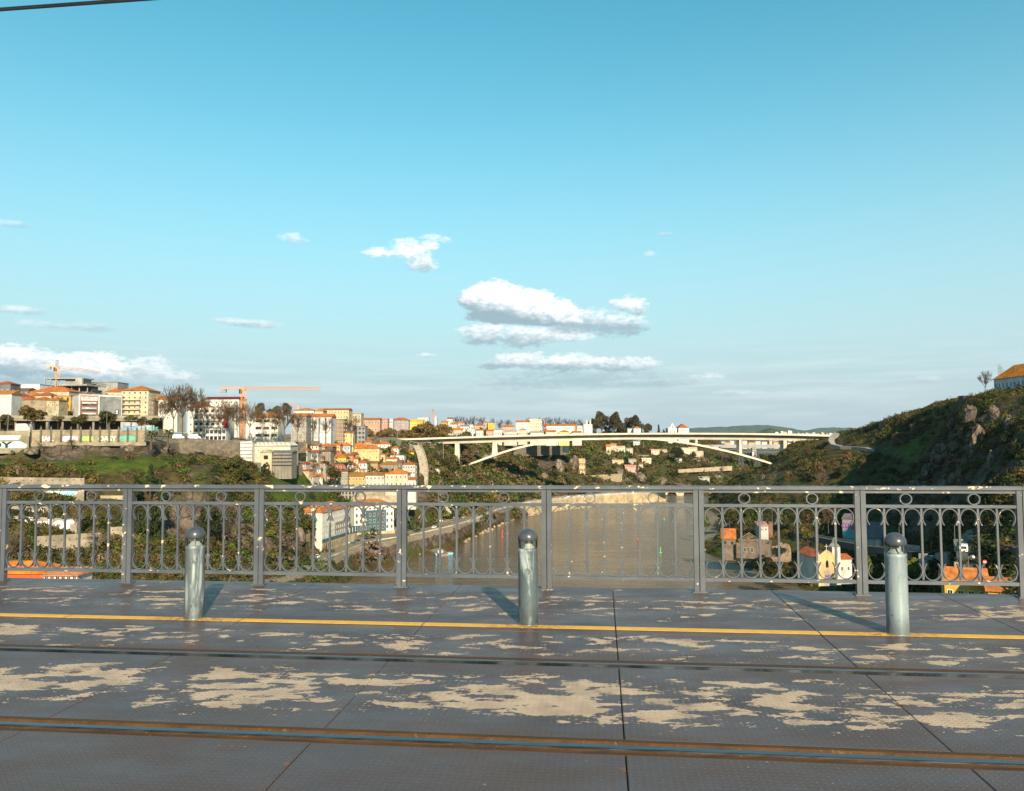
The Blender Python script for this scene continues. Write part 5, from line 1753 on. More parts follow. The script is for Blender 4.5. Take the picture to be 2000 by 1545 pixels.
nb_ = B_('building wrapped in white scaffold netting with dark green vertical bands', 598.5, 648, 815, 868, 508, 12, (0.62, 0.63, 0.64), 'gable', 808, ORANGE, 0, 0, cat='building', name='scaffolded_building')
W_, D_, H_ = nb_['size']
for k in range(5):
    x = W_ * k / 4
    MB().box(x - 0.28, x + 0.28, -0.5, -0.002, 0.2, H_ - 0.4).build('band', M_WALL, nb_, color=(0.02, 0.05, 0.055))
for k in range(4):
    for r in range(5):
        z = 0.6 + (H_ - 1.0) * r / 5
        MB().box(W_ * k / 4 + 0.3, W_ * (k + 1) / 4 - 0.3, -0.35, -0.25, z + 0.15, z + (H_ - 1.0) / 5 - 0.15).build('netting', M_WALL, nb_, color=(0.50 + 0.06 * ((k * 3 + r) % 4),) * 3)
B_('brown brick apartment tower right of the netted building', 649, 671, 820, 869, 520, 11, (0.27, 0.18, 0.12), 'flat', roof=(0.34, 0.13, 0.05), rows=6, cols=3, ww=1.2, wh=1.2, side=2, cat='apartment house', name='apartment_building')
B_('dark slate blue house with pale end wall above the old town', 671.5, 691, 832, 870, 532, 10, (0.09, 0.10, 0.12), 'hip', 828, ORANGE2, 3, 2)
B_('small pale yellow house at the foot of the slate blue one', 672, 690, 846, 871, 524, 6, (0.58, 0.47, 0.22), 'gable', 843, ORANGE, 2, 2)
B_('grey flats with dark balconies at the end of the upper street', 692, 713, 833, 868, 560, 10, (0.28, 0.27, 0.27), 'flat', rows=4, cols=3, ww=1.6, wh=1.4, win='dark', cat='apartment house', name='apartment_building')
B_('white band-windowed block with orange hipped roof on the crest', 573, 613, 802, 830, 570, 13, WHITE, 'hip', 796, ORANGE, 2, 6, ww=1.8, wh=1.1, win='band', cat='building', name='apartment_building')
B_('small orange roofed block with rooftop antennas on the crest', 613.5, 631, 803, 830, 572, 12, CREAM, 'hip', 797, ORANGE, 2, 3, cat='building', name='apartment_building')
B_('long pale yellow block with a grey gable end on the crest', 629, 681, 801, 830, 620, 14, (0.62, 0.50, 0.28), 'gable', 797, ORANGE2, 3, 9, ww=1.2, cat='building', name='apartment_building')
B_('cream block low on the crest right of the grey gable', 681.5, 705, 808, 832, 640, 12, CREAM, 'flat', rows=2, cols=4, cat='building', name='apartment_building')

# tower cranes
M_CRANE = plain('crane_yellow', (0.62, 0.30, 0.03), 0.5)
M_CRANE2 = plain('crane_orange', (0.70, 0.27, 0.06), 0.5)
M_CRANER = plain('crane_pale_red', (0.50, 0.26, 0.18), 0.5)


def lattice(mb, a, b, w, step, r=0.07):
    a, b = Vector(a), Vector(b)
    d = (b - a).normalized()
    s = d.cross(Vector((0, 1, 0)) if abs(d.y) < 0.9 else Vector((1, 0, 0))).normalized() * w / 2
    t = d.cross(s).normalized() * w / 2
    cs = [s + t, s - t, -s - t, -s + t]
    for c in cs:
        mb.tube([a + c, b + c], r, 4)
    n = max(1, int((b - a).length / step))
    for k in range(n):
        p, q = a + (b - a) * k / n, a + (b - a) * (k + 1) / n
        for j in range(4):
            c0, c1 = cs[j], cs[(j + 1) % 4]
            mb.tube([p + (c0 if k % 2 else c1), q + (c1 if k % 2 else c0)], r * 0.7, 3, cap=False)


def crane(label, pxm, pyb, pyj, Y, jib, cj, apex, mw, cm, jm, name='tower_crane', cab=True, r=0.1):
    o = P(pxm, pyb, Y)
    root = empty(name, o)
    say(root, label, 'crane')
    w_ = lambda px, py: P(px, py, Y) - o
    j0 = w_(pxm, pyj)
    mb = MB()
    lattice(mb, (0, 0, 0), (0, 0, j0.z), mw, mw * 1.2, r)
    mb.build('mast', cm, root)
    mb = MB()
    lattice(mb, j0, w_(*jib), mw * 0.75, mw * 1.1, r * 0.8)
    mb.build('jib', jm, root)
    mb = MB()
    e = w_(*cj)
    lattice(mb, j0, e, mw * 0.7, mw * 1.1, r * 0.8)
    mb.build('counter_jib', cm, root)
    MB().box(e.x - mw * 0.2, e.x + mw * 1.3, -mw * 0.5, mw * 0.5, e.z - mw * 1.4, e.z - mw * 0.4).build('counterweight', M_CONC, root, color=(0.5, 0.48, 0.44))
    if apex:
        t = w_(*apex)
        mb = MB()
        lattice(mb, j0, t, mw * 0.6, mw, r * 0.7)
        mb.build('apex', M_METAL, root)
        MB().tube([t, j0 + (w_(*jib) - j0) * 0.62 + Vector((0, 0, mw * 0.4))], 0.06, 4).tube([t, e + Vector((0, 0, mw * 0.3))], 0.06, 4).build('tie_bar', M_METAL, root)
    if cab:
        MB().box(-mw * 1.1, -mw * 0.52, -mw * 0.5, mw * 0.5, j0.z - mw * 1.6, j0.z - mw * 0.3).build('cab', M_BLACKM, root)
    return root


crane('yellow tower crane with a pale jib over the unfinished frame, far left', 111, 762, 716, 548, (196, 727.5), (92, 713.5), (112, 703), 2.0, M_CRANE, M_CRANER, r=0.14)
crane('orange flat-top tower crane rising behind the bare trees', 474, 858, 758, 445, (627, 759.5), (433, 757), None, 2.0, M_CRANE2, M_CRANE2, r=0.13)
crane('small distant brown tower crane on the skyline above the concrete bridge', 845.5, 822, 803.5, 980, (834, 802), (850, 804.5), (845.5, 799.5), 1.8, M_CRANER, M_CRANER, cab=False, r=0.2)
lj = MB()
o_ = P(583, 796, 600)
lattice(lj, (0, 0, 0), P(566, 787, 600) - o_, 1.2, 1.6, 0.16)
lc = empty('luffing_crane', o_)
say(lc, 'thin red slanting crane boom behind the crest roofs', 'crane')
lj.build('boom', M_CRANER, lc)
MB().box(-0.8, 0.8, -0.8, 0.8, -8, 0.6).build('base', M_CRANER, lc)

# stone and concrete retaining walls
wall_between('high grey stone retaining wall holding up the terrace of bare trees', 346, 857.5, 392, 470, 860, 405, 9.5, 2.0, (0.155, 0.125, 0.095), mat=M_STONE)
wall_between('continuing stone terrace wall behind the white workshop halls', 470.3, 861, 407, 598, 863, 442, 5, 1.5, (0.17, 0.14, 0.10), mat=M_STONE)
wt, Lt = wall_between('upper concrete wall with drain holes and colourful graffiti at left', -60, 931, 272, 165, 934, 279, 8.0, 0.6, (0.44, 0.36, 0.27), 'weephole_wall')
tags_on(wt, Lt, -6.2, 2.0, 9, Lt * 0.30, Lt - 1, pal=('purple', 'pink', 'blue', 'orange', 'white', 'mint', 'yellow'))
wq, Lq = wall_between('second concrete wall with white letters, just under the handrail', 14, 988, 264, 100, 990, 268, 3.5, 0.6, (0.42, 0.36, 0.28), 'weephole_wall')
text_mesh('HSXGNEL', 2.2, G['white'], wq, (Lq * 0.5, -0.03, -3.0), sx=1.05, off=0.06)
wm, Lm = wall_between('third concrete wall with huge white bubble letter graffiti', 8, 1007, 259, 152, 1014, 264, 5.6, 0.6, (0.44, 0.38, 0.30), 'weephole_wall')
text_mesh('Qikslor', 5.6, G['white'], wm, (Lm * 0.48, -0.05, -4.9), sx=1.2, off=0.22, ext=0.02)
w4, L4 = wall_between('lowest concrete wall dotted with drain holes, among bushes', 68, 1048, 247, 200, 1040, 257, 9, 0.6, (0.42, 0.35, 0.26), 'weephole_wall')
w5, L5 = wall_between('pale concrete wall corner lit by the sun beside the second post', 196, 968, 284, 246, 968, 288, 5.0, 0.8, (0.50, 0.41, 0.29), 'weephole_wall')
w6, L6 = wall_between('short concrete wall block with drain holes left of the first bollard', 216, 1030, 266, 244, 1028, 268, 8.0, 0.8, (0.52, 0.43, 0.30), 'weephole_wall')
hole_me = MB().lathe([(0.0, 0.0), (0.22, 0.0), (0.22, 0.03), (0.0, 0.03)], 8).mesh('drain_hole', G['black'])
for root, L_, h0, n, rws in ((wt, Lt, -1.6, 16, 2), (w4, L4, -1.5, 9, 4), (w5, L5, -1.2, 4, 2), (w6, L6, -1.0, 3, 4), (wm, Lm, -0.7, 12, 1)):
    for r in range(rws):
        for k in range(n):
            q = link('drain_hole', hole_me, root, (L_ * (k + 0.5 + 0.25 * (r % 2)) / n, -0.004, h0 - r * 1.9))
            q.rotation_euler = (math.pi / 2, 0, 0)

# workshops on the slope
ws = B_('white stepped building with grey floor bands at the end of the stone wall', 469, 492, 863, 898, 398, 10, (0.74, 0.72, 0.68), 'flat', rows=0, cols=0, cat='building', name='workshop_building')
W_, D_, H_ = ws['size']
for k in range(5):
    z = H_ * (k + 0.5) / 5
    MB().box(0.1, W_ - 0.1, -0.06, -0.002, z - 0.35, z + 0.35).build('band', M_WALL, ws, color=(0.33, 0.31, 0.28))
sh = B_('long pale workshop with a sawtooth roof below the terrace', 492.5, 567, 872, 890, 402, 15, (0.60, 0.52, 0.40), 'flat', rows=1, cols=9, ww=0.8, wh=0.8, cat='workshop', name='workshop_building')
W_, D_, H_ = sh['size']
for k in range(9):
    x0 = W_ * k / 9
    MB().prism([(x0 + 0.02, H_ + 0.44), (x0 + W_ / 9 - 0.02, H_ + 0.44), (x0 + 0.02, H_ + 2.2)], 'y', 0.2, D_ - 0.2).build('sawtooth', M_WALL, sh, color=(0.70, 0.66, 0.58))
sc = B_('grey hall wrapped in scaffolding below the sawtooth workshop', 531, 570, 884, 912, 392, 9, (0.25, 0.22, 0.18), 'gable', 880, (0.16, 0.16, 0.17), 0, 0, cat='workshop', name='workshop_building')
W_, D_, H_ = sc['size']
for k in range(7):
    x = W_ * k / 6
    MB().tube([(x, -1.0, -5), (x, -1.0, H_)], 0.07, 4).build('scaffold_pole', M_METAL, sc)
for k in range(4):
    z = H_ * (k + 0.6) / 4.2
    MB().box(-0.2, W_ + 0.2, -1.15, -0.35, z, z + 0.12).build('scaffold_board', M_METAL, sc)
B_('small beige gabled workshop with a dark opening left of the scaffold', 508, 530.5, 884, 905, 390, 8, (0.60, 0.48, 0.33), 'front', 879, (0.40, 0.34, 0.26), 1, 1, ww=2.2, wh=2.0, win='dark')
wall_between('stained grey concrete wall stub between bushes on the green slope', 487, 905, 372, 510, 904, 378, 8, 1.5, (0.25, 0.23, 0.20))

# ------------------------------------------------------------------ old town on the slope
OT = [
    ('white house with low orange roof at the top left of the old town', 606, 622, 871, 884, 868, 528, 8, WHITE, ORANGE, 2, 2, 'gable'),
    ('house with dark slate front under a wide orange roof', 623, 650, 873, 890, 866, 525, 9, (0.10, 0.10, 0.115), ORANGE, 1, 3, 'hip'),
    ('beige and yellow fronted narrow house beside the dark slate front', 650.5, 664, 870, 888, 866, 528, 8, (0.55, 0.42, 0.18), ORANGE, 2, 2, 'gable'),
    ('pale blue grey tiled house under orange roof, upper old town', 664.5, 684, 871, 890, 864, 526, 8, (0.40, 0.45, 0.50), ORANGE, 2, 3, 'hip'),
    ('butter yellow house with bright orange roof, upper old town', 684.5, 716, 873, 890, 864, 530, 9, (0.60, 0.47, 0.22), ORANGE, 2, 4, 'hip'),
    ('white house with pointed front gable at the left of the old town', 585, 600, 881, 894, 875, 500, 8, WHITE, ORANGE, 1, 2, 'front'),
    ('low white house with paired gables beside a stone house', 600.5, 621, 884, 900, 879, 498, 8, (0.64, 0.58, 0.50), ORANGE2, 1, 3, 'gable'),
    ('rough grey stone house without paint, left middle of the old town', 620, 646, 882, 902, 878, 505, 9, (0.27, 0.23, 0.18), BROWNR, 2, 3, 'gable'),
    ('white four-windowed house standing above the curved ramp', 731, 762, 868, 893, 862, 566, 10, (0.76, 0.75, 0.72), ORANGE2, 3, 4, 'hip'),
    ('largest yellow beige house of the old town, with wide hipped roof', 692, 741, 877, 900, 869, 540, 12, (0.60, 0.46, 0.22), ORANGE, 2, 4, 'hip'),
    ('strong yellow square house with four dark windows and orange roof', 646, 676, 894, 908, 886, 512, 9, (0.62, 0.44, 0.08), ORANGE, 1, 4, 'hip'),
    ('peach house with low orange roof right of the big yellow house', 725, 752, 888, 903, 884, 528, 8, (0.64, 0.44, 0.26), ORANGE, 1, 3, 'hip'),
    ('pale blue house with a pointed red roof', 700, 716.5, 905, 922, 898, 500, 7, (0.52, 0.60, 0.66), RUSTR, 2, 2, 'front'),
    ('ochre brown wall house right of the pale blue house', 717, 738, 905, 922, 901, 503, 8, (0.42, 0.27, 0.12), BROWNR, 1, 2, 'gable'),
    ('big brown stone house with mossy olive roof', 738.5, 777, 908, 926, 901, 498, 11, (0.26, 0.20, 0.14), (0.28, 0.15, 0.045), 2, 5, 'hip'),
    ('long red brown house with flat dark roof below the square yellow house', 638, 677, 906, 921, 904, 495, 8, (0.30, 0.09, 0.05), (0.12, 0.10, 0.09), 1, 5, 'shed'),
    ('pinkish white house with two storeys under the long red brown house', 677.5, 690, 908, 928, 904, 494, 7, (0.62, 0.50, 0.46), ORANGE2, 2, 2, 'gable'),
    ('narrow cream house wedged left of the pale blue house', 690.5, 699.5, 897, 915, 893, 510, 7, CREAM, ORANGE2, 2, 1, 'gable'),
    ('white low house below the white four-windowed house', 762, 789, 890, 903, 888, 545, 8, (0.70, 0.69, 0.67), (0.3, 0.29, 0.28), 1, 4, 'flat'),
    ('bright orange walled house beside the top of the curved ramp', 779, 800, 881, 897, 878, 588, 8, (0.66, 0.28, 0.02), (0.5, 0.2, 0.03), 1, 1, 'shed'),
    ('small lemon yellow hut touching the curved ramp', 800.5, 808, 884, 893, 882, 592, 5, (0.72, 0.58, 0.05), ORANGE, 1, 1, 'shed'),
    ('tall grey white house with many windows left of the curved ramp', 786, 811, 908, 940, 902, 494, 10, (0.50, 0.48, 0.45), ORANGE2, 3, 5, 'hip'),
    ('dark side of the tall grey white house, added as a separate block', 774, 785.5, 902, 936, 899, 506, 8, (0.13, 0.12, 0.12), ORANGE2, 2, 1, 'shed'),  # the house's dark side, added as its own block
    ('broad cream house with the brightest orange hipped roof, low in town', 752, 796, 926, 953, 917, 470, 14, (0.62, 0.50, 0.36), ORANGE, 2, 5, 'hip'),
    ('white house with orange lean-to at the foot of the ramp', 796.5, 812, 938, 956, 933, 472, 7, WHITE, ORANGE, 1, 2, 'shed'),
    ('grey stone ruin-like house at the lower left of the old town', 660, 679, 921, 952, 918, 474, 9, (0.33, 0.28, 0.22), BROWNR, 3, 3, 'gable'),
    ('long house with ochre yellow upper floor and mossy roof', 679.5, 713, 931, 952, 923, 472, 9, (0.56, 0.37, 0.12), (0.26, 0.14, 0.04), 2, 5, 'gable'),
    ('long white grey house with laundry on its front', 713.5, 751.5, 929, 953, 923, 474, 9, (0.55, 0.51, 0.46), (0.27, 0.15, 0.05), 2, 5, 'gable'),
    ('white cottage with orange roof between the peach and cream houses', 748, 776, 897, 908, 893, 520, 7, (0.70, 0.64, 0.55), ORANGE, 1, 3, 'gable'),
    ('orange painted shed among the bushes left of town', 577, 590, 923, 932, 921, 470, 5, (0.60, 0.22, 0.03), (0.45, 0.20, 0.08), 1, 1, 'shed'),
    ('small white flat house perched on the cliff above the riverside block', 575, 600, 992, 1006, 988, 388, 6, (0.62, 0.55, 0.42), (0.5, 0.45, 0.38), 1, 2, 'flat'),
    ('cream cottage with brown roof in the upper middle of town', 704, 729, 884, 894, 881, 548, 7, CREAM, BROWNR, 1, 3, 'gable'),
    ('terracotta fronted cottage under the butter yellow house', 668, 690, 890, 902, 886, 518, 7, (0.45, 0.22, 0.12), ORANGE2, 1, 2, 'gable'),
    ('narrow white gable house on the far right of the upper town', 764, 778, 876, 890, 871, 575, 7, (0.70, 0.66, 0.60), ORANGE, 2, 2, 'front'),
    ('low stone cottage with patched roof left of the long red brown house', 612, 637, 905, 917, 901, 490, 7, (0.33, 0.27, 0.20), BROWNR, 1, 3, 'gable'),
]
for (lb, a, b, tp, bs, pk, Y, D, wc, rc, rw_, cw_, rk) in OT:
    Y = LEFT.Yat((a + b) / 2, min(bs, 950)) - 4 if a > 580 and bs < 953 and 'ramp' not in lb else Y
    if rk == 'flat':
        B_(lb, a, b, tp, bs, Y, D, wc, 'flat', roof=rc, rows=rw_, cols=cw_, ww=1.0, wh=1.5, group='old houses on the river slope', dig=12)
    else:
        B_(lb, a, b, tp, bs, Y, D, wc, rk, pk, rc, rw_, cw_, 1.0, 1.5, group='old houses on the river slope', dig=12, side=1 if cw_ > 3 else 0, chim=1 if cw_ > 3 else 0)
rs = random.Random(3)
adj = ['grey', 'white', 'brown', 'cream']
spots = [(546, 912, 455), (560, 916, 458), (573, 911, 462), (588, 913, 466), (603, 918, 470), (618, 923, 474), (634, 928, 478), (596, 926, 462), (612, 932, 464), (566, 925, 450), (640, 938, 468), (586, 903, 480), (603, 908, 482)]
wh_ = ['left end', 'second place', 'third place', 'fourth place', 'fifth place', 'sixth place', 'right end']
for i, (px, py, Y) in enumerate(spots):
    w_ = rs.uniform(11, 17)
    Y = LEFT.Yat(px, py) - 3
    c = [GREY, (0.6, 0.57, 0.52), (0.3, 0.22, 0.15), CREAM][i % 4]
    row = ['front row at its left end', 'front row, second', 'front row, third', 'front row, fourth', 'front row, fifth', 'front row, sixth', 'front row at its right end', 'low corner by the bushes', 'low corner nearer the town', 'lowest spot at far left', 'lowest spot at far right', 'back corner by the workshop', 'back corner by the stone cottage'][i]
    B_('%s shack with low roof among shacks, %s' % (adj[i % 4], row), px - w_ / 2, px + w_ / 2, py - 6, py + 1, Y, 6, c, 'gable', py - 9.5, [BROWNR, RUSTR, (0.3, 0.28, 0.26)][i % 3], 1, 2, 0.8, 0.9, group='shacks below the workshops', rot=rs.uniform(-15, 25), name='shack', cat='shack')

# lower town walls under the handrail
wall_between('beige terraced garden wall with a mint tag under the handrail', 690, 957, 462, 790, 958, 480, 6, 1.0, (0.52, 0.42, 0.28))
rn = B_('dark hollow ruin with rows of empty window openings under the handrail', 660, 700, 952, 975, 462, 7, (0.36, 0.31, 0.25), 'flat', rows=3, cols=6, ww=1.1, wh=1.7, win='dark', cat='ruin', name='ruined_house')
wall_between('long pale terrace wall right above the riverside houses', 690, 970, 452, 800, 967, 476, 5, 1.0, (0.60, 0.50, 0.36))

# riverside blocks
M_TEAL = (0.060, 0.120, 0.150)
o1 = PZ(629, 1080, ZR + 0.1)
o2 = PZ(681, 1062, ZR + 0.1)
rtA = math.degrees(math.atan2(o2.y - o1.y, o2.x - o1.x))
A = B_('long white riverside block with many windows on an ochre stone base', 629, 681, 1003, 1079, o1.y, 13, WHITE, 'hip', 988, (0.40, 0.13, 0.05), 0, 0, rot=rtA, cat='building', name='riverside_block', dig=8, over=0.5)
W_, D_, H_ = A['size']
MB().box(-0.15, W_ + 0.15, -0.5, -0.002, -8, 4.2).build('stone_base', M_RIVW, A, color=(0.52, 0.40, 0.24))
MB().box(-0.1, W_ * 0.99, -0.12, -0.002, 4.21, 6.0).build('teal_band', M_WALL, A, color=M_TEAL)
MB().box(W_ * 0.45, W_, -0.30, -0.121, 7.0, 12.5).build('grey_bay', M_WALL, A, color=(0.28, 0.25, 0.22))
for r, z in enumerate((7.6, 10.2, 12.9, 15.6)):
    for c in range(13):
        x = W_ * (c + 0.5) / 13
        yy = -0.30 if (x > W_ * 0.45 and z < 12.5) else 0
        q = link('window', WIN['white'], A, (x, yy, z))
        q.scale = (0.95, 1, 1.5)
for c in range(11):
    q = link('window', WIN['dark'], A, (W_ * (c + 0.5) / 13, -0.5, 2.4))
    q.scale = (0.7, 1, 2.6)
for r, z in enumerate((11.0, 14.5)):
    for c in range(2):
        q = link('window', WIN['white'], A, (0, D_ * (c + 0.5) / 2, z))
        q.rotation_euler = (0, 0, R(-90))
        q.scale = (1.0, 1, 1.5)
o3 = PZ(692, 1052, ZR + 0.1)
Bq_ = B_('teal blue riverside house with white wings and red tiled roof', 692, 769, 990, 1040, 432, 14, (0.74, 0.72, 0.68), 'hip', 979, (0.40, 0.13, 0.05), 0, 0, rot=34, cat='building', name='riverside_block', dig=14, over=0.5)
W_, D_, H_ = Bq_['size']
MB().box(-0.3, W_ + 0.3, -0.6, -0.002, -9, -0.3).build('stone_base', M_RIVW, Bq_, color=(0.58, 0.46, 0.28))
MB().box(W_ * 0.28, W_ * 0.80, -0.12, -0.002, -0.28, H_ - 2.6).build('teal_front', M_WALL, Bq_, color=M_TEAL)
MB().box(-0.2, W_ * 0.279, -0.10, -0.002, -0.28, 3.6).build('teal_base', M_WALL, Bq_, color=M_TEAL)
for r in range(4):
    z = H_ * (r + 0.55) / 4
    for c in range(9):
        x = W_ * (c + 0.5) / 9
        q = link('window', WIN['stone'], Bq_, (x, -0.12 if W_ * .28 < x < W_ * .8 or (x < W_ * .28 and z < 3.6) else 0, z))
        q.scale = (1.25, 1, 2.0 if r < 3 else 1.2)
MB().box(W_ * 0.55, W_ * 0.70, -0.66, -0.602, -4.6, -2.2).build('gate', M_DOOR, Bq_)
tw, tl = wall_between('teal garden wall with white doors joining the two riverside blocks', 680, 1029, 409, 697, 1027, 421, 5.0, 0.6, M_TEAL, 'garden_wall', mat=M_WALL, dig=1)
for k in range(3):
    q = link('door', MB().box(-.5, .5, -0.07, 0.03, -.5, .5).mesh('door', M_FRAME_W), tw, (tl * (k + 0.5) / 3, 0, -2.2))
    q.scale = (1.0, 1, 2.6)
wall_between('ochre stone retaining wall under the teal garden wall', 679, 1045, 404, 697, 1041, 416, 8, 0.8, (0.54, 0.43, 0.27), mat=M_RIVW)

# steep curved ramp street
rp = [(808, 873), (814, 876), (819, 884), (823, 895), (826, 908), (828, 922), (828, 940), (826, 958), (824, 975), (822, 992), (818, 1008), (808, 1022), (795, 1032)]
Yr = [606, 602, 594, 584, 572, 560, 546, 532, 519, 506, 494, 484, 474]
mb = MB()
for (x, y), yy in zip(rp, Yr):
    hw = 8.5
    a, b = P(x - hw, y, yy), P(x + hw, y, yy + 1)
    mb.v += [(a.x, a.y, a.z - 9), (a.x, a.y, a.z + 1.1), (a.x + .5, a.y, a.z + 1.1), (a.x + .5, a.y, a.z), (b.x - .5, b.y, b.z), (b.x - .5, b.y, b.z + 1.1), (b.x, b.y, b.z + 1.1), (b.x, b.y, b.z - 9)]
    mb.v[-8:] = [(q[0], q[1], q[2] + 1.5) for q in mb.v[-8:]]
for i in range(len(rp) - 1):
    for k in range(8):
        mb.f.append((8 * i + k, 8 * i + (k + 1) % 8, 8 * i + 8 + (k + 1) % 8, 8 * i + 8 + k))
        mb.mi.append(0)
mb.f += [tuple(range(8))[::-1], tuple(range(8 * (len(rp) - 1), 8 * len(rp)))]
mb.mi += [0, 0]
ramp = mb.build('stone_ramp', M_STONE, color=(0.48, 0.39, 0.28))
say(ramp, 'steep curved stone ramp running down the slope beside the old town', 'ramp')
st2 = MB()
pa, pb = P(838, 951, 545), P(878, 1001, 515)
n = 14
for k in range(n):
    q = pa + (pb - pa) * (k / n)
    M = Matrix.Translation(q) @ Matrix.Rotation(math.atan2(pb.y - pa.y, pb.x - pa.x), 4, 'Z')
    st2.box(0, (pb - pa).xy.length / n + 0.05, -1.2, 1.2, -2.0, 0.0, 0, M)
say(st2.build('stairway', M_KERB), 'long pale straight stairway falling to the river road', 'stairs')

# many more small houses packed between the named ones
rs = random.Random(21)
fill_cols = [((0.66, 0.60, 0.50), 'pale cream'), ((0.72, 0.70, 0.66), 'white'), ((0.58, 0.44, 0.26), 'tan'), ((0.60, 0.42, 0.14), 'ochre'), ((0.36, 0.29, 0.21), 'brown stone'), ((0.62, 0.46, 0.36), 'peach'), ((0.46, 0.44, 0.41), 'grey'), ((0.44, 0.20, 0.12), 'brick red')]
rows_f = [('top', 868, 540, [(588, 600), (712, 726), (716, 731)]), ('upper', 878, 533, [(622, 634), (634, 645), (646, 656), (657, 668), (716, 724), (752, 762)]), ('second', 889, 524, [(604, 613), (648, 657), (658, 667), (676, 690), (752, 763), (763, 775), (576, 586), (588, 600), (614, 622)]),
          ('third', 899, 514, [(622, 633), (634, 645), (676, 684), (684, 691), (717, 727), (728, 740), (741, 750), (764, 776), (777, 787)]), ('fourth', 911, 500, [(603, 613), (624, 637), (690, 700), (717, 726), (777, 786), (586, 597), (640, 648)]),
          ('fifth', 919, 488, [(640, 652), (653, 664), (664, 677), (690, 701), (702, 712), (713, 725), (726, 738), (738, 751)]), ('lowest', 941, 466, [(646, 659), (797, 806), (738, 752)]), ('garden', 934, 480, [(600, 611), (618, 630), (632, 644)])]
for rn_, py, Y, spans in rows_f:
    for i, (a, b) in enumerate(spans):
        c, cn = fill_cols[(i * 3 + int(py)) % 8]
        up = rs.uniform(5.0, 9.0)
        B_('small %s house, %s from left in the %s tier of the old town' % (cn, ['first', 'second', 'third', 'fourth', 'fifth', 'sixth', 'seventh', 'eighth', 'ninth'][i], rn_),
           a, b, py - up + 4, py + 4, LEFT.Yat((a + b) / 2, py + 4) - 3.5, 7, c, rs.choice(['gable', 'hip', 'gable', 'front']), py - up - rs.uniform(0.5, 2.2), rs.choice([ORANGE, ORANGE, ORANGE2, RUSTR]), 1 if up < 7 else 2, 2 if b - a < 12 else 3, 1.0, 1.4, group='old houses on the river slope', dig=9, rot=rs.uniform(-18, 22), chim=i % 2)

# ------------------------------------------------------------------ trees
def tri_tube(V, Fc, a, b, ra, rb):
    d = b - a
    l = np.linalg.norm(d)
    if l < 1e-6:
        return
    d = d / l
    s = np.cross(d, [0.3, 0.9, 0.2] if abs(d[2]) > 0.8 else [0, 0, 1.0])
    s /= np.linalg.norm(s)
    t = np.cross(d, s)
    o = len(V)
    for (p, r) in ((a, ra), (b, rb)):
        for k in range(3):
            V.append(p + (s * math.cos(2.094 * k) + t * math.sin(2.094 * k)) * r)
    for k in range(3):
        Fc.append((o + k, o + (k + 1) % 3, o + 3 + (k + 1) % 3, o + 3 + k))


def bare_proto(seed, wide=0.55, fork=0.32, tw=0.0027):
    """leafless plane tree of unit height: (limb mesh, twig mesh)"""
    rs = np.random.RandomState(seed)
    V, Fc, V2, F2 = [], [], [], []
    up = np.array([0, 0, 1.0])

    def grow(p, d, l, r, lev):
        n = 3 if lev < 2 else 2
        q = p
        for k in range(n):
            d = d + rs.normal(size=3) * (0.10 if lev else 0.03) + up * 0.05
            d = d / np.linalg.norm(d)
            q2 = q + d * l / n
            ra, rb = r * (1 - 0.3 * k / n), r * (1 - 0.3 * (k + 1) / n)
            if lev < 3:
                tri_tube(V, Fc, q, q2, ra, rb)
            else:
                tri_tube(V2, F2, q, q2, ra, rb)
            q = q2
            if lev >= 1 and lev < 5:
                for _ in range(1 if lev < 3 else 3):
                    if rs.rand() < 0.8:
                        side = rs.normal(size=3)
                        dd = d * 0.7 + side / np.linalg.norm(side) * 0.75 + up * 0.15
                        grow(q, dd / np.linalg.norm(dd), l * rs.uniform(0.42, 0.62), max(r * 0.5, tw), lev + 1 if lev < 3 else lev + 1.5)
        if lev < 5:
            m = 4 if lev == 0 else 2
            a0 = rs.uniform(0, 6.28)
            for k in range(m):
                a = a0 + 6.28 * k / m + rs.uniform(-.4, .4)
                o = np.array([math.cos(a), math.sin(a), 0])
                dd = d * 0.9 + o * (wide * (1.1 if lev == 0 else 0.9))
                grow(q, dd / np.linalg.norm(dd), l * (rs.uniform(0.62, 0.8) if lev else rs.uniform(0.70, 0.95)), max(r * 0.62, tw), lev + 1)
    grow(np.zeros(3), up, fork, 0.021, 0)
    A, Bv = np.array(V), np.array(V2)
    top = Bv[:, 2].max()
    return (A / top, np.array(Fc)), (Bv / top, np.array(F2))


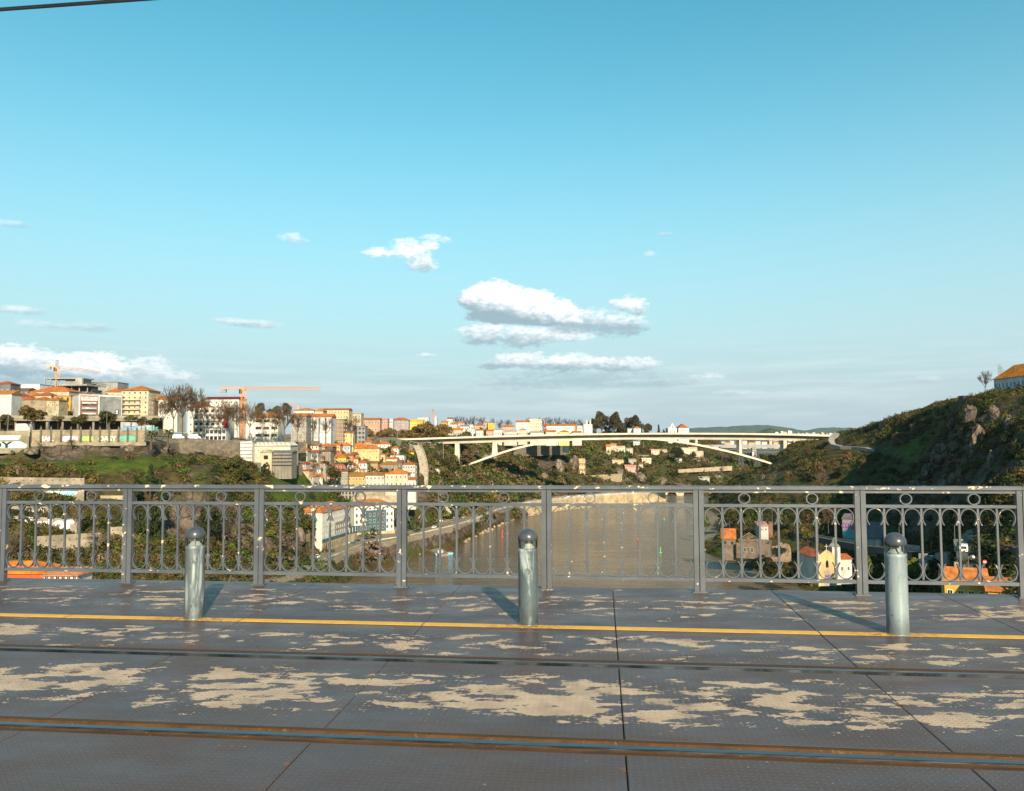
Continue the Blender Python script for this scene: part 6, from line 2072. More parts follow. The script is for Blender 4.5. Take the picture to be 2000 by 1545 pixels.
def leafy_proto(seed, n, lobes, shape='round'):
    """unit-height crown of small leaf triangles in uneven lobes, with tint"""
    rs = np.random.RandomState(seed)
    cs, rr = [], []
    for k in range(lobes):
        if shape == 'round':
            a, z = rs.uniform(0, 6.28), rs.uniform(0.42, 0.86)
            m = 0.34 * math.sqrt(max(0.05, 1 - ((z - 0.62) / 0.36) ** 2)) * rs.uniform(0.3, 1.0)
            cs.append((m * math.cos(a), m * math.sin(a), z))
            rr.append(rs.uniform(0.11, 0.21))
        elif shape == 'flat':
            a, m = rs.uniform(0, 6.28), 0.42 * math.sqrt(rs.uniform(0, 1))
            cs.append((m * math.cos(a), m * math.sin(a), 0.80 - 0.5 * m * m + rs.uniform(-0.08, 0.08)))
            rr.append(rs.uniform(0.10, 0.17))
        elif shape == 'tall':
            z = rs.uniform(0.2, 0.93)
            m = 0.16 * (1.1 - z) * rs.uniform(0.2, 1.0)
            a = rs.uniform(0, 6.28)
            cs.append((m * math.cos(a), m * math.sin(a), z))
            rr.append(0.05 + 0.11 * (1 - z))
        else:
            a, z = rs.uniform(0, 6.28), rs.uniform(0.08, 0.85)
            m = 0.42 * math.sqrt(max(0.05, 1 - ((z - 0.3) / 0.65) ** 2)) * rs.uniform(0.3, 1.0)
            cs.append((m * math.cos(a), m * math.sin(a), z))
            rr.append(rs.uniform(0.12, 0.22))
    cs, rr = np.array(cs), np.array(rr)
    pk = rs.choice(lobes, n, p=rr ** 2 / (rr ** 2).sum())
    d = rs.normal(size=(n, 3))
    d /= np.linalg.norm(d, axis=1, keepdims=True)
    d[:, 2] = np.where(d[:, 2] < -0.3, -d[:, 2], d[:, 2])
    c = cs[pk] + d * rr[pk][:, None] * rs.uniform(0.65, 1.08, (n, 1))
    nrm = d + rs.normal(size=(n, 3)) * 0.45
    nrm /= np.linalg.norm(nrm, axis=1, keepdims=True)
    a = np.cross(nrm, rs.normal(size=(n, 3)))
    a /= np.linalg.norm(a, axis=1, keepdims=True)
    b = np.cross(nrm, a)
    s = rs.uniform(0.018, 0.040, (n, 1))
    v = np.stack([c - a * s - b * s * 0.6, c + a * s - b * s * 0.6, c + b * s * 1.2], 1)
    tint = (rs.uniform(0.65, 1.35, (lobes, 1))[pk] * rs.uniform(0.6, 1.4, (n, 1))) * np.ones((1, 3))
    return v.reshape(-1, 3), np.arange(3 * n).reshape(-1, 3), np.repeat(tint, 3, 0)


def treemat(name, rough=0.8):
    t = NT(name)
    n = t.noise(t.pos(), 0.6, 4, 0.6)
    c = t.mix(1.0, t.objcol(), t.attr('tint'), 'MULTIPLY')
    g = t.node('ShaderNodeCombineColor')
    f = t.range(n, 0.3, 0.7, 0.7, 1.3)
    for i in range(3):
        t.L.new(f, g.inputs[i])
    return t.out(t.mix(1.0, c, g.outputs[0], 'MULTIPLY'), rough, 0, 0.12)


M_LEAFT = treemat('tree_leaves')
M_BARK = objmat('bark', 0.9, 0.4, 1.2, streak=False)
BARE = []
for sd_, wd_, fk_ in ((3, 0.55, 0.30), (8, 0.42, 0.34), (21, 0.7, 0.26)):
    (a, fa), (b, fb) = bare_proto(sd_, wd_, fk_)
    BARE.append((np_mesh('trunk', a, fa, M_BARK), np_mesh('crown', b, fb, M_BARK), float(np.abs(b[:, :2]).max())))
LEAFY = {}
for sh_, n_, lb_ in (('round', 2600, 22), ('flat', 2400, 20), ('tall', 1300, 18), ('bush', 2200, 20)):
    LEAFY[sh_] = []
    for k in range(2):
        v, f, tn = leafy_proto(40 + k + len(sh_), n_, lb_, sh_)
        LEAFY[sh_].append((np_mesh('crown', v, f, M_LEAFT, {'tint': tn}), float(np.abs(v[:, :2]).max())))
trunk_me = MB().tube([(0, 0, -0.1), (0.01, 0, 0.25), (-0.01, 0.01, 0.5), (0, 0, 0.7)], [0.035, 0.028, 0.02, 0.01], 6).tube([(0, 0, 0.3), (0.12, 0.04, 0.55), (0.18, 0.06, 0.7)], [0.016, 0.012, 0.006], 5).tube([(0, 0, 0.33), (-0.13, 0.03, 0.6)], [0.016, 0.006], 5).tube([(0, 0, 0.4), (0.02, -0.12, 0.66)], [0.014, 0.006], 5).mesh('trunk', M_BARK)
DARKG, OLIVE, BRNL, BARKC, TWIGC = (0.028, 0.036, 0.011), (0.062, 0.056, 0.016), (0.085, 0.054, 0.020), (0.13, 0.095, 0.065), (0.125, 0.082, 0.052)
CNT = [0]


def tree(kind, label, px, base, top, wpx, Y, color=None, group=None, grow=0.06):
    CNT[0] += 1
    o = P(px, base, Y)
    H = (base - top) / F * Y
    W = wpx / F * Y / 2
    root = empty('tree' if kind != 'bush' else 'shrub', o, CNT[0] * 1.7)
    say(root, label, 'tree' if kind != 'bush' else 'shrub', group)
    if kind == 'bare':
        tm, cm, r = BARE[CNT[0] % 3]
        s = (W / r, W / r, H)
        a, b = link('trunk', tm, root, color=BARKC), link('crown', cm, root, color=color or TWIGC)
        a.scale = s
        b.scale = s
        MB().tube([(0, 0, -H * 0.03), (0, 0, 0.02)], 0.021 * W / r, 5).build('root_flare', M_BARK, a if False else root, color=BARKC)
    else:
        cm, r = LEAFY[kind][CNT[0] % 2]
        a = link('trunk', trunk_me, root, color=(0.06, 0.045, 0.03))
        a.scale = (H * 0.8, H * 0.8, H)
        b = link('crown', cm, root, color=color or DARKG)
        b.scale = (W / r, W / r, H)
    return root


ORD = ['first', 'second', 'third', 'fourth', 'fifth', 'sixth', 'seventh', 'eighth', 'ninth', 'tenth', 'eleventh', 'twelfth', 'thirteenth', 'fourteenth', 'fifteenth', 'sixteenth', 'seventeenth', 'eighteenth', 'nineteenth', 'twentieth']
lot = [(14, 842, 810, 32, 345, OLIVE), (66, 842, 789, 58, 335, (0.075, 0.055, 0.018)), (113, 842, 811, 28, 350, (0.10, 0.085, 0.04)), (152, 842, 806, 38, 345, (0.05, 0.045, 0.014)), (212, 842, 804, 46, 345, (0.045, 0.040, 0.013)), (256, 842, 811, 28, 352, OLIVE), (276, 842, 815, 26, 355, (0.06, 0.045, 0.018)), (297, 842, 814, 34, 352, (0.035, 0.036, 0.011))]
for i, (px, b, t_, w_, Y, c) in enumerate(lot):
    tree('flat' if i in (2, 5) else 'round', 'round evergreen tree before the concrete walkway, %s from the left of eight' % ORD[i], px, b, t_, w_, Y, c, 'round trees in the lot')
bare = [(318, 846, 766, 54, 385), (338, 848, 750, 66, 378), (356, 850, 745, 74, 372), (378, 851, 752, 66, 380), (396, 853, 768, 54, 395), (427, 857, 786, 44, 400), (447, 858, 778, 54, 398), (463, 858, 782, 50, 402), (487, 858, 783, 60, 405), (513, 860, 790, 44, 410), (536, 860, 800, 40, 415), (556, 861, 786, 56, 418), (581, 862, 806, 36, 425), (612, 863, 812, 30, 430), (638, 864, 812, 30, 436), (686, 866, 810, 40, 445)]
for i, (px, b, t_, w_, Y) in enumerate(bare):
    Y = max(Y, 396 + max(0, px - 346) * 0.112)
    tree('bare', 'leafless plane tree on the upper terrace, %s from the left of the row' % ORD[i], px, b, t_, w_, Y, (0.12, 0.078, 0.045) if i != 8 else (0.19, 0.11, 0.03), 'bare trees along the upper terrace')
for i, (px, b, t_, w_, Y) in enumerate([(506, 828, 788, 26, 520), (533, 828, 790, 34, 540), (561, 828, 788, 26, 525)]):
    tree('round', 'dark dome shaped tree behind the crest roofs, %s of three' % ORD[i], px, b, t_, w_, Y, (0.05, 0.042, 0.02), 'dark trees behind the crest')
wood = [(752, 862, 834, 40, 705), (772, 862, 832, 44, 715), (792, 862, 836, 40, 720), (806, 860, 828, 46, 740), (826, 860, 822, 56, 735), (846, 860, 818, 52, 730), (866, 860, 824, 44, 738), (738, 862, 838, 30, 690), (722, 860, 834, 30, 690)]
for i, (px, b, t_, w_, Y) in enumerate(sorted(wood)):
    tree('bush', 'brown winter thicket tree behind the left end of the concrete bridge, %s from left' % ORD[i], px, b, t_, w_, Y, (0.105, 0.070, 0.024), 'brown thicket behind the bridge end')
sky_t = [(893, 836, 811, 26), (908, 836, 812, 22), (922, 836, 811, 26), (938, 836, 813, 24), (961, 836, 814, 18), (976, 838, 818, 20), (992, 838, 818, 20), (1031, 838, 814, 26), (1056, 838, 814, 22), (1074, 838, 813, 24), (1090, 838, 812, 26), (1108, 838, 816, 22), (1122, 838, 818, 20), (1134, 838, 816, 22)]
for i, (px, b, t_, w_) in enumerate(sky_t):
    tree('bare', 'small distant bare tree on the skyline, %s from the left of that row' % ORD[i], px, b + 14, t_, w_, 1010 + 6 * i, (0.10, 0.075, 0.06), 'bare trees on the skyline')
pine = [(1152, 846, 812, 30), (1164, 848, 807, 34), (1176, 848, 805, 34), (1190, 848, 807, 34), (1200, 848, 806, 30), (1214, 848, 809, 34), (1227, 848, 813, 30), (1240, 848, 812, 28), (1213, 848, 824, 26), (1254, 848, 824, 26), (1266, 848, 828, 20)]
for i, (px, b, t_, w_) in enumerate(sorted(pine)):
    tree('round' if i % 3 else 'bush', 'tall dark tree of the skyline grove, %s from its left edge' % ORD[i], px, b + 10, t_, w_, 1180 + 11 * (i % 4), (0.042, 0.034, 0.016), 'dark grove on the skyline')
misc = [('tall', 'thin dark cypress on the skyline left of the white church', 1287, 858, 828, 10, 1190, (0.03, 0.035, 0.02)), ('bush', 'dark rounded bush on the skyline beside the thin cypress', 1295, 858, 836, 14, 1192, (0.035, 0.035, 0.02)),
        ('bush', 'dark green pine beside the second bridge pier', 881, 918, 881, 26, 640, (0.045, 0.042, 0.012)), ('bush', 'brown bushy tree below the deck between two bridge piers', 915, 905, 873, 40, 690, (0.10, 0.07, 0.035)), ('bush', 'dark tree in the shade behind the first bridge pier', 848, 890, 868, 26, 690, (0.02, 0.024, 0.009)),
        ('round', 'big dark evergreen under the right half of the flat arch', 1325, 906, 874, 34, 1000, (0.025, 0.030, 0.010)), ('tall', 'dark pointed conifer on the left cliff below the grass strip', 293, 968, 904, 26, 290, (0.022, 0.032, 0.010)), ('tall', 'second dark conifer lower on the left cliff', 266, 978, 924, 24, 286, (0.022, 0.032, 0.010)),
        ('tall', 'third dark conifer on the left cliff, under the handrail', 313, 985, 930, 26, 289, (0.026, 0.034, 0.011)), ('bush', 'dark evergreen mass above the left bollard', 270, 1070, 975, 56, 272, (0.020, 0.027, 0.009)), ('bush', 'dark evergreen mass right of the second post', 302, 1075, 968, 60, 275, (0.020, 0.027, 0.009)), ('bush', 'dark evergreen mass next to the rock buttress', 408, 1050, 966, 60, 290, (0.022, 0.028, 0.009)),
        ('bush', 'olive bush crowning the cliff above the second bay', 450, 935, 890, 56, 335, (0.05, 0.05, 0.013)), ('bush', 'dark green bush on the hump below the stone terrace wall', 472, 940, 895, 44, 338, (0.03, 0.035, 0.010)), ('round', 'leafy tree at the old town edge above the handrail', 655, 948, 912, 38, 462, (0.03, 0.036, 0.010)), ('bush', 'dark bush beside the stained concrete wall stub', 517, 925, 900, 22, 380, (0.022, 0.028, 0.009)),
        ('bush', 'dark green bushes at the end of the stone terrace wall', 573, 880, 861, 24, 420, (0.02, 0.03, 0.010)), ('bush', 'green bush on the bright slope left of old town', 590, 950, 925, 30, 440, (0.035, 0.05, 0.012)), ('bush', 'ivy covered bush on the cliff brow by the riverside block', 605, 1050, 998, 34, 372, (0.035, 0.04, 0.012)),
        ('bare', 'bare brown tree on the slope behind the first bay', 150, 1060, 975, 36, 258, (0.15, 0.095, 0.05)), ('bare', 'bare spreading shrub tree at the lower left corner', 18, 1125, 1035, 70, 236, (0.14, 0.10, 0.06)), ('bare', 'bare brown tree among lower concrete walls', 190, 1085, 1030, 60, 250, (0.15, 0.11, 0.07)), ('bare', 'bare tree at the cliff foot left of the road', 430, 1120, 1060, 40, 300, (0.15, 0.11, 0.07)),
        ('bare', 'pale bare rounded tree on the dark right hillside', 1693, 948, 912, 36, 520, (0.16, 0.11, 0.075)), ('bare', 'pale bare tree lower on the dark right hillside', 1605, 958, 920, 34, 520, (0.16, 0.11, 0.075)), ('bare', 'bare tree beside the monastery wing, top right', 1925, 774, 722, 36, 402, (0.11, 0.085, 0.07)), ('bare', 'small bare tree on the right ridge line', 1703, 842, 822, 14, 640, (0.10, 0.08, 0.07)),
        ('bush', 'small dark pine on the right ridge beside the ruins', 1749, 830, 818, 12, 600, (0.03, 0.035, 0.013)), ('round', 'olive tree left of the chapel on the right bank', 1578, 1066, 1028, 34, 345, (0.075, 0.070, 0.016)), ('bush', 'leafy green tree right of the chapel', 1696, 1122, 1080, 24, 262, (0.075, 0.085, 0.014)), ('bush', 'yellow green shrub behind the right bollard', 1782, 1118, 1086, 34, 235, (0.10, 0.115, 0.018)),
        ('bush', 'sunlit shrub at the water edge left of the quay', 1380, 1032, 1004, 18, 470, (0.06, 0.08, 0.012)), ('round', 'dark tree on the right bank behind the orange ruin', 1425, 1030, 990, 40, 470, (0.035, 0.038, 0.010)), ('round', 'dark tree beside the white house on the right bank', 1455, 1025, 985, 44, 480, (0.028, 0.032, 0.010)), ('bush', 'round green bush near the top of the right quay', 1412, 1024, 1000, 26, 480, (0.06, 0.06, 0.014)),
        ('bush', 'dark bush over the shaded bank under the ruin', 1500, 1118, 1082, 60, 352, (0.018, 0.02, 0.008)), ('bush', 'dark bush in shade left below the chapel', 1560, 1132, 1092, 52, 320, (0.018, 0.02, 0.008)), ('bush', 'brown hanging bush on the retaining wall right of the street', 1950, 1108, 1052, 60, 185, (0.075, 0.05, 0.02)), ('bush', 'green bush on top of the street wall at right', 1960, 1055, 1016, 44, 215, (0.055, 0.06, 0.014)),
        ('bush', 'dark bush between the yellow house and the parked blue car', 1835, 1120, 1088, 34, 215, (0.03, 0.033, 0.011)), ('bush', 'dark leafy bush at the far right edge beside the fence end', 1985, 1125, 1080, 36, 160, (0.025, 0.035, 0.010)), ('bare', 'brown bare bush tree above the graffiti shed', 1618, 1040, 985, 46, 400, (0.13, 0.085, 0.045)), ('bush', 'dark thicket over the top of the chapel shed', 1600, 1005, 968, 50, 430, (0.025, 0.028, 0.010))]
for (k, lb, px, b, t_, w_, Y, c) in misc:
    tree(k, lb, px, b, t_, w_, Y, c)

# trees and thickets standing out of the scrub on the far slope and the right hill
rs = random.Random(17)
fcol = [(0.030, 0.034, 0.011), (0.075, 0.058, 0.020), (0.05, 0.055, 0.014), (0.10, 0.066, 0.030), (0.022, 0.027, 0.010), (0.06, 0.05, 0.018)]
fsl = [(858, 912), (868, 940), (905, 935), (925, 928), (940, 942), (958, 925), (978, 935), (990, 915), (1008, 925), (1024, 940), (1042, 915), (1068, 905), (1082, 935), (1108, 925), (1150, 915), (1168, 905), (1185, 940), (1200, 918), (1245, 925), (1268, 915), (1285, 930), (1300, 905), (1318, 935), (1345, 925), (1352, 900), (1375, 915), (1392, 895), (1410, 925), (1425, 905), (1436, 935)]
far_names = ['%s' % ORD[i] if i < 20 else ['twenty-first', 'twenty-second', 'twenty-third', 'twenty-fourth', 'twenty-fifth', 'twenty-sixth', 'twenty-seventh', 'twenty-eighth', 'twenty-ninth', 'thirtieth'][i - 20] for i in range(30)]
for i, (px, py) in enumerate(fsl):
    Y = LEFT.Yat(px, py) + 3
    w_ = rs.uniform(16, 30) * 800 / max(Y, 620)
    k = ['bush', 'round', 'bush', 'bare', 'bush', 'round'][i % 6]
    tree(k, ('leafless' if k == 'bare' else 'leafy') + ' tree on the far slope below the bridge, %s from the left' % far_names[i], px, py + 2, py - w_ * rs.uniform(0.7, 1.15), w_, Y, TWIGC if k == 'bare' else fcol[i % 6], 'trees on the far slope')
rsl = [(1470, 975), (1490, 1000), (1520, 965), (1540, 935), (1560, 985), (1572, 912), (1590, 940), (1600, 895), (1640, 935), (1655, 905), (1665, 965), (1690, 925), (1712, 900), (1722, 955), (1745, 930), (1760, 870), (1790, 860), (1815, 835)]
for i, (px, py) in enumerate(rsl):
    Y = RIGHT.Yat(px, py) + 2
    w_ = rs.uniform(20, 38) * 550 / Y
    k = ['bush', 'bush', 'round', 'bush', 'bare', 'bush'][i % 6]
    tree(k, ('leafless' if k == 'bare' else 'leafy') + ' tree on the right hillside, %s from the left' % ORD[i], px, py + 3, py - w_ * rs.uniform(0.6, 1.0), w_, Y, (0.13, 0.09, 0.06) if k == 'bare' else fcol[(i * 5) % 6], 'trees on the right hillside')

# palms
_mb = MB()
for k in range(26):
    a = 6.283 * k / 26 + 0.2 * (k % 3)
    el0 = 1.2 - 1.5 * ((k * 7) % 26) / 26
    pts, L_ = [], 0.55
    for j in range(6):
        f = j / 5
        e = el0 - 1.5 * f * f
        r = L_ * f * math.cos(el0 * 0.6)
        pts.append((r * math.cos(a), r * math.sin(a), 0.66 + L_ * (math.sin(el0) * f - 0.75 * f * f)))
    for j in range(5):
        w0, w1 = 0.07 * (1 - (j / 5) ** 2), 0.07 * (1 - ((j + 1) / 5) ** 2)
        n = (-math.sin(a), math.cos(a))
        p, q = pts[j], pts[j + 1]
        _mb.add([(p[0] - n[0] * w0, p[1] - n[1] * w0, p[2] - .02), (p[0], p[1], p[2] + 0.02), (q[0], q[1], q[2] + 0.02), (q[0] - n[0] * w1, q[1] - n[1] * w1, q[2] - .02)], [(0, 1, 2, 3)])
        _mb.add([(p[0] + n[0] * w0, p[1] + n[1] * w0, p[2] - .02), (p[0], p[1], p[2] + 0.02), (q[0], q[1], q[2] + 0.02), (q[0] + n[0] * w1, q[1] + n[1] * w1, q[2] - .02)], [(0, 1, 2, 3)])
M_PALM = objmat('palm_frond', 0.7, 0.35, 2.0, streak=False)
palm_me = _mb.mesh('frond_crown', M_PALM)
ptr_me = MB().tube([(0, 0, -0.3), (0, 0, 0.3), (0.0, 0, 0.66)], [0.075, 0.06, 0.075], 8).mesh('trunk', M_BARK)
for (px, b, t_, w_, Y, lb) in ((295, 868, 836, 30, 338, 'low shaggy palm at the right end of the panel wall'), (328, 866, 834, 26, 345, 'second palm right of the panel wall, below the bare trees'), (139, 876, 856, 20, 322, 'small yellowish palm growing from the rock face')):
    o = P(px, b, Y)
    r_ = empty('palm_tree', o)
    say(r_, lb, 'palm tree')
    H = (b - t_) / F * Y / 0.95
    for nm, me_, c in (('trunk', ptr_me, (0.10, 0.07, 0.045)), ('frond_crown', palm_me, (0.075, 0.075, 0.02))):
        q = link(nm, me_, r_, color=c)
        q.scale = (w_ / F * Y * 0.95, w_ / F * Y * 0.95, H)

# ------------------------------------------------------------------ skyline houses behind the bridge and on the far slope
sk = [  # px0 px1 top base peak Y wall roof rows cols kind label
    (706, 712, 820, 846, 816, 700, CREAM, ORANGE2, 2, 2, 'gable', 'narrow cream house at the left start of the skyline row'),
    (713, 742, 820, 846, 816, 690, (0.5, 0.3, 0.2), ORANGE2, 2, 5, 'gable', 'wide terracotta house under a long rust roof on the skyline'),
    (741, 757, 819, 848, 817, 720, (0.62, 0.26, 0.20), (0.5, 0.2, 0.12), 2, 4, 'flat', 'salmon red flat-topped house on the skyline'),
    (758, 767, 818, 848, 816, 740, WHITE, ORANGE, 2, 2, 'flat', 'tiny white block right of the salmon red house'),
    (766, 798, 821, 850, 815.5, 760, (0.36, 0.30, 0.30), ORANGE2, 2, 6, 'hip', 'grey mauve house with broad orange roof on the skyline'),
    (798, 826, 823, 850, 819, 770, (0.68, 0.50, 0.08), (0.62, 0.44, 0.08), 2, 5, 'gable', 'bright yellow house on the skyline left of the little crane'),
    (816, 837, 816, 848, 814, 830, WHITE, WHITE, 3, 4, 'flat', 'white cubic house just behind the bright yellow one'),
    (849, 853, 818, 850, 810, 900, WHITE, WHITE, 0, 0, 'front', 'slim white tower beside the small distant crane'),
    (862, 873, 825, 850, 822, 820, (0.62, 0.36, 0.06), ORANGE, 2, 2, 'gable', 'orange yellow house above the bridge deck, left'),
    (874, 884, 818, 850, 815, 880, (0.62, 0.56, 0.52), RUSTR, 3, 2, 'gable', 'tall pinkish house with a rust roof standing alone'),
    (880, 893, 829, 852, 825, 800, WHITE, ORANGE, 2, 3, 'gable', 'white gabled house below the tall pinkish house'),
    (893, 907, 827, 852, 823, 815, (0.60, 0.44, 0.36), ORANGE, 2, 3, 'hip', 'pink brown house with bright orange roof, mid skyline'),
    (880, 902, 840, 856, 836, 770, CREAM, ORANGE, 1, 5, 'gable', 'low cream row house right above the bridge parapet'),
    (898, 916, 833, 852, 829, 805, WHITE, (0.30, 0.28, 0.27), 2, 4, 'gable', 'white house with grey roof in the middle skyline cluster'),
    (910, 924, 830, 852, 826, 830, (0.74, 0.74, 0.73), WHITE, 2, 3, 'flat', 'stark white cube house in the middle skyline cluster'),
    (918, 928, 838, 854, 835, 790, (0.60, 0.62, 0.64), (0.34, 0.34, 0.35), 2, 2, 'front', 'pale grey gable house over the third bridge pier'),
    (925, 946, 831, 852, 827, 840, (0.42, 0.30, 0.22), ORANGE2, 2, 5, 'hip', 'brown house with long rust roof, middle skyline'),
    (930, 944, 841, 856, 838, 775, (0.66, 0.60, 0.56), ORANGE, 1, 3, 'gable', 'small pale pink house close above the bridge parapet'),
    (945, 953, 826, 852, 822, 850, (0.45, 0.34, 0.26), ORANGE2, 3, 2, 'hip', 'narrow brown tower house beside the tall yellow one'),
    (953, 966, 826, 852, 824, 845, (0.72, 0.46, 0.05), (0.3, 0.2, 0.1), 3, 2, 'flat', 'tall strong yellow house on the skyline'),
    (950, 964, 842, 856, 839, 780, (0.70, 0.34, 0.26), ORANGE, 1, 3, 'gable', 'salmon cottage directly over the bridge deck'),
    (962, 980, 840, 856, 837, 785, (0.66, 0.66, 0.66), (0.4, 0.39, 0.38), 1, 4, 'gable', 'light grey row of sheds over the bridge deck'),
    (980, 1004, 834, 854, 830, 880, (0.44, 0.36, 0.30), ORANGE, 2, 5, 'gable', 'wide brownish house with vivid orange roof, right of centre'),
    (984, 1010, 843, 857, 840, 800, (0.5, 0.47, 0.42), (0.42, 0.36, 0.30), 1, 6, 'gable', 'long grey warehouse low above the bridge deck'),
    (1008, 1035, 825, 850, 821, 960, (0.74, 0.72, 0.68), ORANGE2, 4, 7, 'gable', 'white four-storey block with a thin orange roof'),
    (1033, 1058, 819, 850, 816, 965, (0.68, 0.56, 0.42), WHITE, 5, 6, 'flat', 'tall stepped cream apartment block, highest right of centre'),
    (1012, 1030, 840, 856, 836, 840, (0.6, 0.52, 0.45), (0.4, 0.17, 0.08), 1, 4, 'hip', 'small beige house under the white four-storey block'),
    (1036, 1062, 845, 857, 842, 830, (0.56, 0.52, 0.48), (0.4, 0.36, 0.33), 1, 5, 'gable', 'pale low hall under the stepped cream block'),
    (1064, 1122, 832, 852, 828, 985, (0.74, 0.70, 0.62), ORANGE2, 2, 15, 'gable', 'very long white building with one straight orange roof'),
    (1062, 1067, 833, 852, 829, 975, (0.40, 0.10, 0.08), RUSTR, 2, 1, 'gable', 'dark red end house left of the very long white building'),
    (1117, 1126, 830, 852, 826, 990, (0.5, 0.18, 0.08), RUSTR, 2, 2, 'hip', 'rust red house ending the very long white building'),
    (1127, 1138, 832, 852, 829, 1000, WHITE, WHITE, 2, 3, 'flat', 'small white block left of the two-towered white house'),
    (1066, 1086, 844, 858, 840, 850, (0.62, 0.55, 0.5), ORANGE, 1, 4, 'gable', 'cottage with orange roof below the long white building, left'),
    (1092, 1112, 844, 858, 840, 860, (0.66, 0.6, 0.2), ORANGE, 1, 4, 'hip', 'yellowish cottage below the long white building, right'),
    (1118, 1136, 845, 858, 842, 870, (0.64, 0.56, 0.5), RUSTR, 1, 4, 'gable', 'rust roofed cottage below the small white block'),
    (1140, 1157, 829, 856, 827, 1020, (0.76, 0.74, 0.70), WHITE, 4, 4, 'flat', 'white house with two little turrets before the dark grove'),
    (1226, 1238, 838, 858, 836, 1150, (0.62, 0.6, 0.58), (0.36, 0.33, 0.3), 1, 3, 'gable', 'grey roofed cottage at the foot of the dark grove'),
    (1238, 1252, 837, 858, 832.5, 1140, (0.74, 0.72, 0.68), ORANGE, 1, 2, 'hip', 'white cottage with orange hipped roof before the dark grove'),
]
for (a, b, tp, bs, pk, Y, wc, rc, r_, c_, rk, lb) in sk:
    if rk == 'flat':
        B_(lb, a, b, tp, bs, Y, 10, wc, 'flat', roof=rc, rows=r_, cols=c_, ww=1.4, wh=1.6, dig=7, group='skyline houses')
    else:
        B_(lb, a, b, tp, bs, Y, 10, wc, rk, pk, rc, r_, c_, 1.4, 1.6, dig=7, group='skyline houses')
tw_ = [o for o in COL.objects if o.get('label') == 'white house with two little turrets before the dark grove'][0]
for x in (4.5, 9.0):
    MB().box(x - 1, x + 1, 2, 4, tw_['size'][2] + 0.43, tw_['size'][2] + 4).lathe([(1.3, tw_['size'][2] + 4.0), (0.0, tw_['size'][2] + 6.5)], 8, 0, (x, 3, 0)).build('turret', M_WALL, tw_, color=WHITE)
o_ = P(1066, 846, 980)
ck = MB().tube([(0, 0, -10), (0, 0, (846 - 818) / F * 980)], [1.0, 0.7], 8).build('factory_chimney', M_STONE, loc=o_, color=(0.30, 0.10, 0.06))
say(ck, 'slender red brick chimney on the skyline before bare trees', 'chimney')
# church and white house on the skyline
ch = empty('church', P(1305, 858, 1180))
say(ch, 'small white baroque church front with curved gable on the skyline', 'church')
k_ = 1180 / F
MB().box(0, 17 * k_, 0.001, 18, -10, 22 * k_).build('nave', M_WALL, ch, color=(0.74, 0.72, 0.68))
pr = [(0, 0), (17 * k_, 0), (17 * k_, 19 * k_), (14.5 * k_, 21 * k_), (13.5 * k_, 24 * k_), (11 * k_, 25.5 * k_), (10.5 * k_, 29 * k_), (8.5 * k_, 31.5 * k_), (6.5 * k_, 29 * k_), (6 * k_, 25.5 * k_), (3.5 * k_, 24 * k_), (2.5 * k_, 21 * k_), (0, 19 * k_)]
MB().prism(pr, 'y', -0.8, 0.0).build('facade', M_WALL, ch, color=(0.78, 0.76, 0.72))
for x, z, w_, h_ in ((8.5, 24, 2.4, 3.2), (4, 14, 2, 4), (13, 14, 2, 4), (8.5, 9, 3, 9)):
    q = link('window', WIN['stone'], ch, (x * k_, -0.8, z * k_))
    q.scale = (w_ * k_, 1, h_ * k_)
B_('big white house with orange pyramid roof beside the skyline church', 1325.5, 1346, 836, 860, 1175, 24, (0.76, 0.73, 0.67), 'hip', 827.5, ORANGE2, 2, 6, 1.5, 2.0, side=6, dig=8)
B_('white college building with rows of arched windows under the flat arch', 1128, 1170, 860, 871, 1050, 12, (0.74, 0.68, 0.56), 'flat', rows=2, cols=16, ww=1.3, wh=2.0, cat='building', name='college_building', dig=10)
B_('long pale row building seen between deck and arch at left', 985, 1112, 861, 872, 905, 9, (0.62, 0.55, 0.47), 'flat', rows=1, cols=22, ww=1.5, wh=2.2, cat='building', name='row_building', dig=8)
B_('pale stone tower-like house by the third bridge pier', 934, 938, 866, 892, 760, 5, (0.56, 0.48, 0.36), 'flat', rows=1, cols=1, cat='building', name='tower_house')
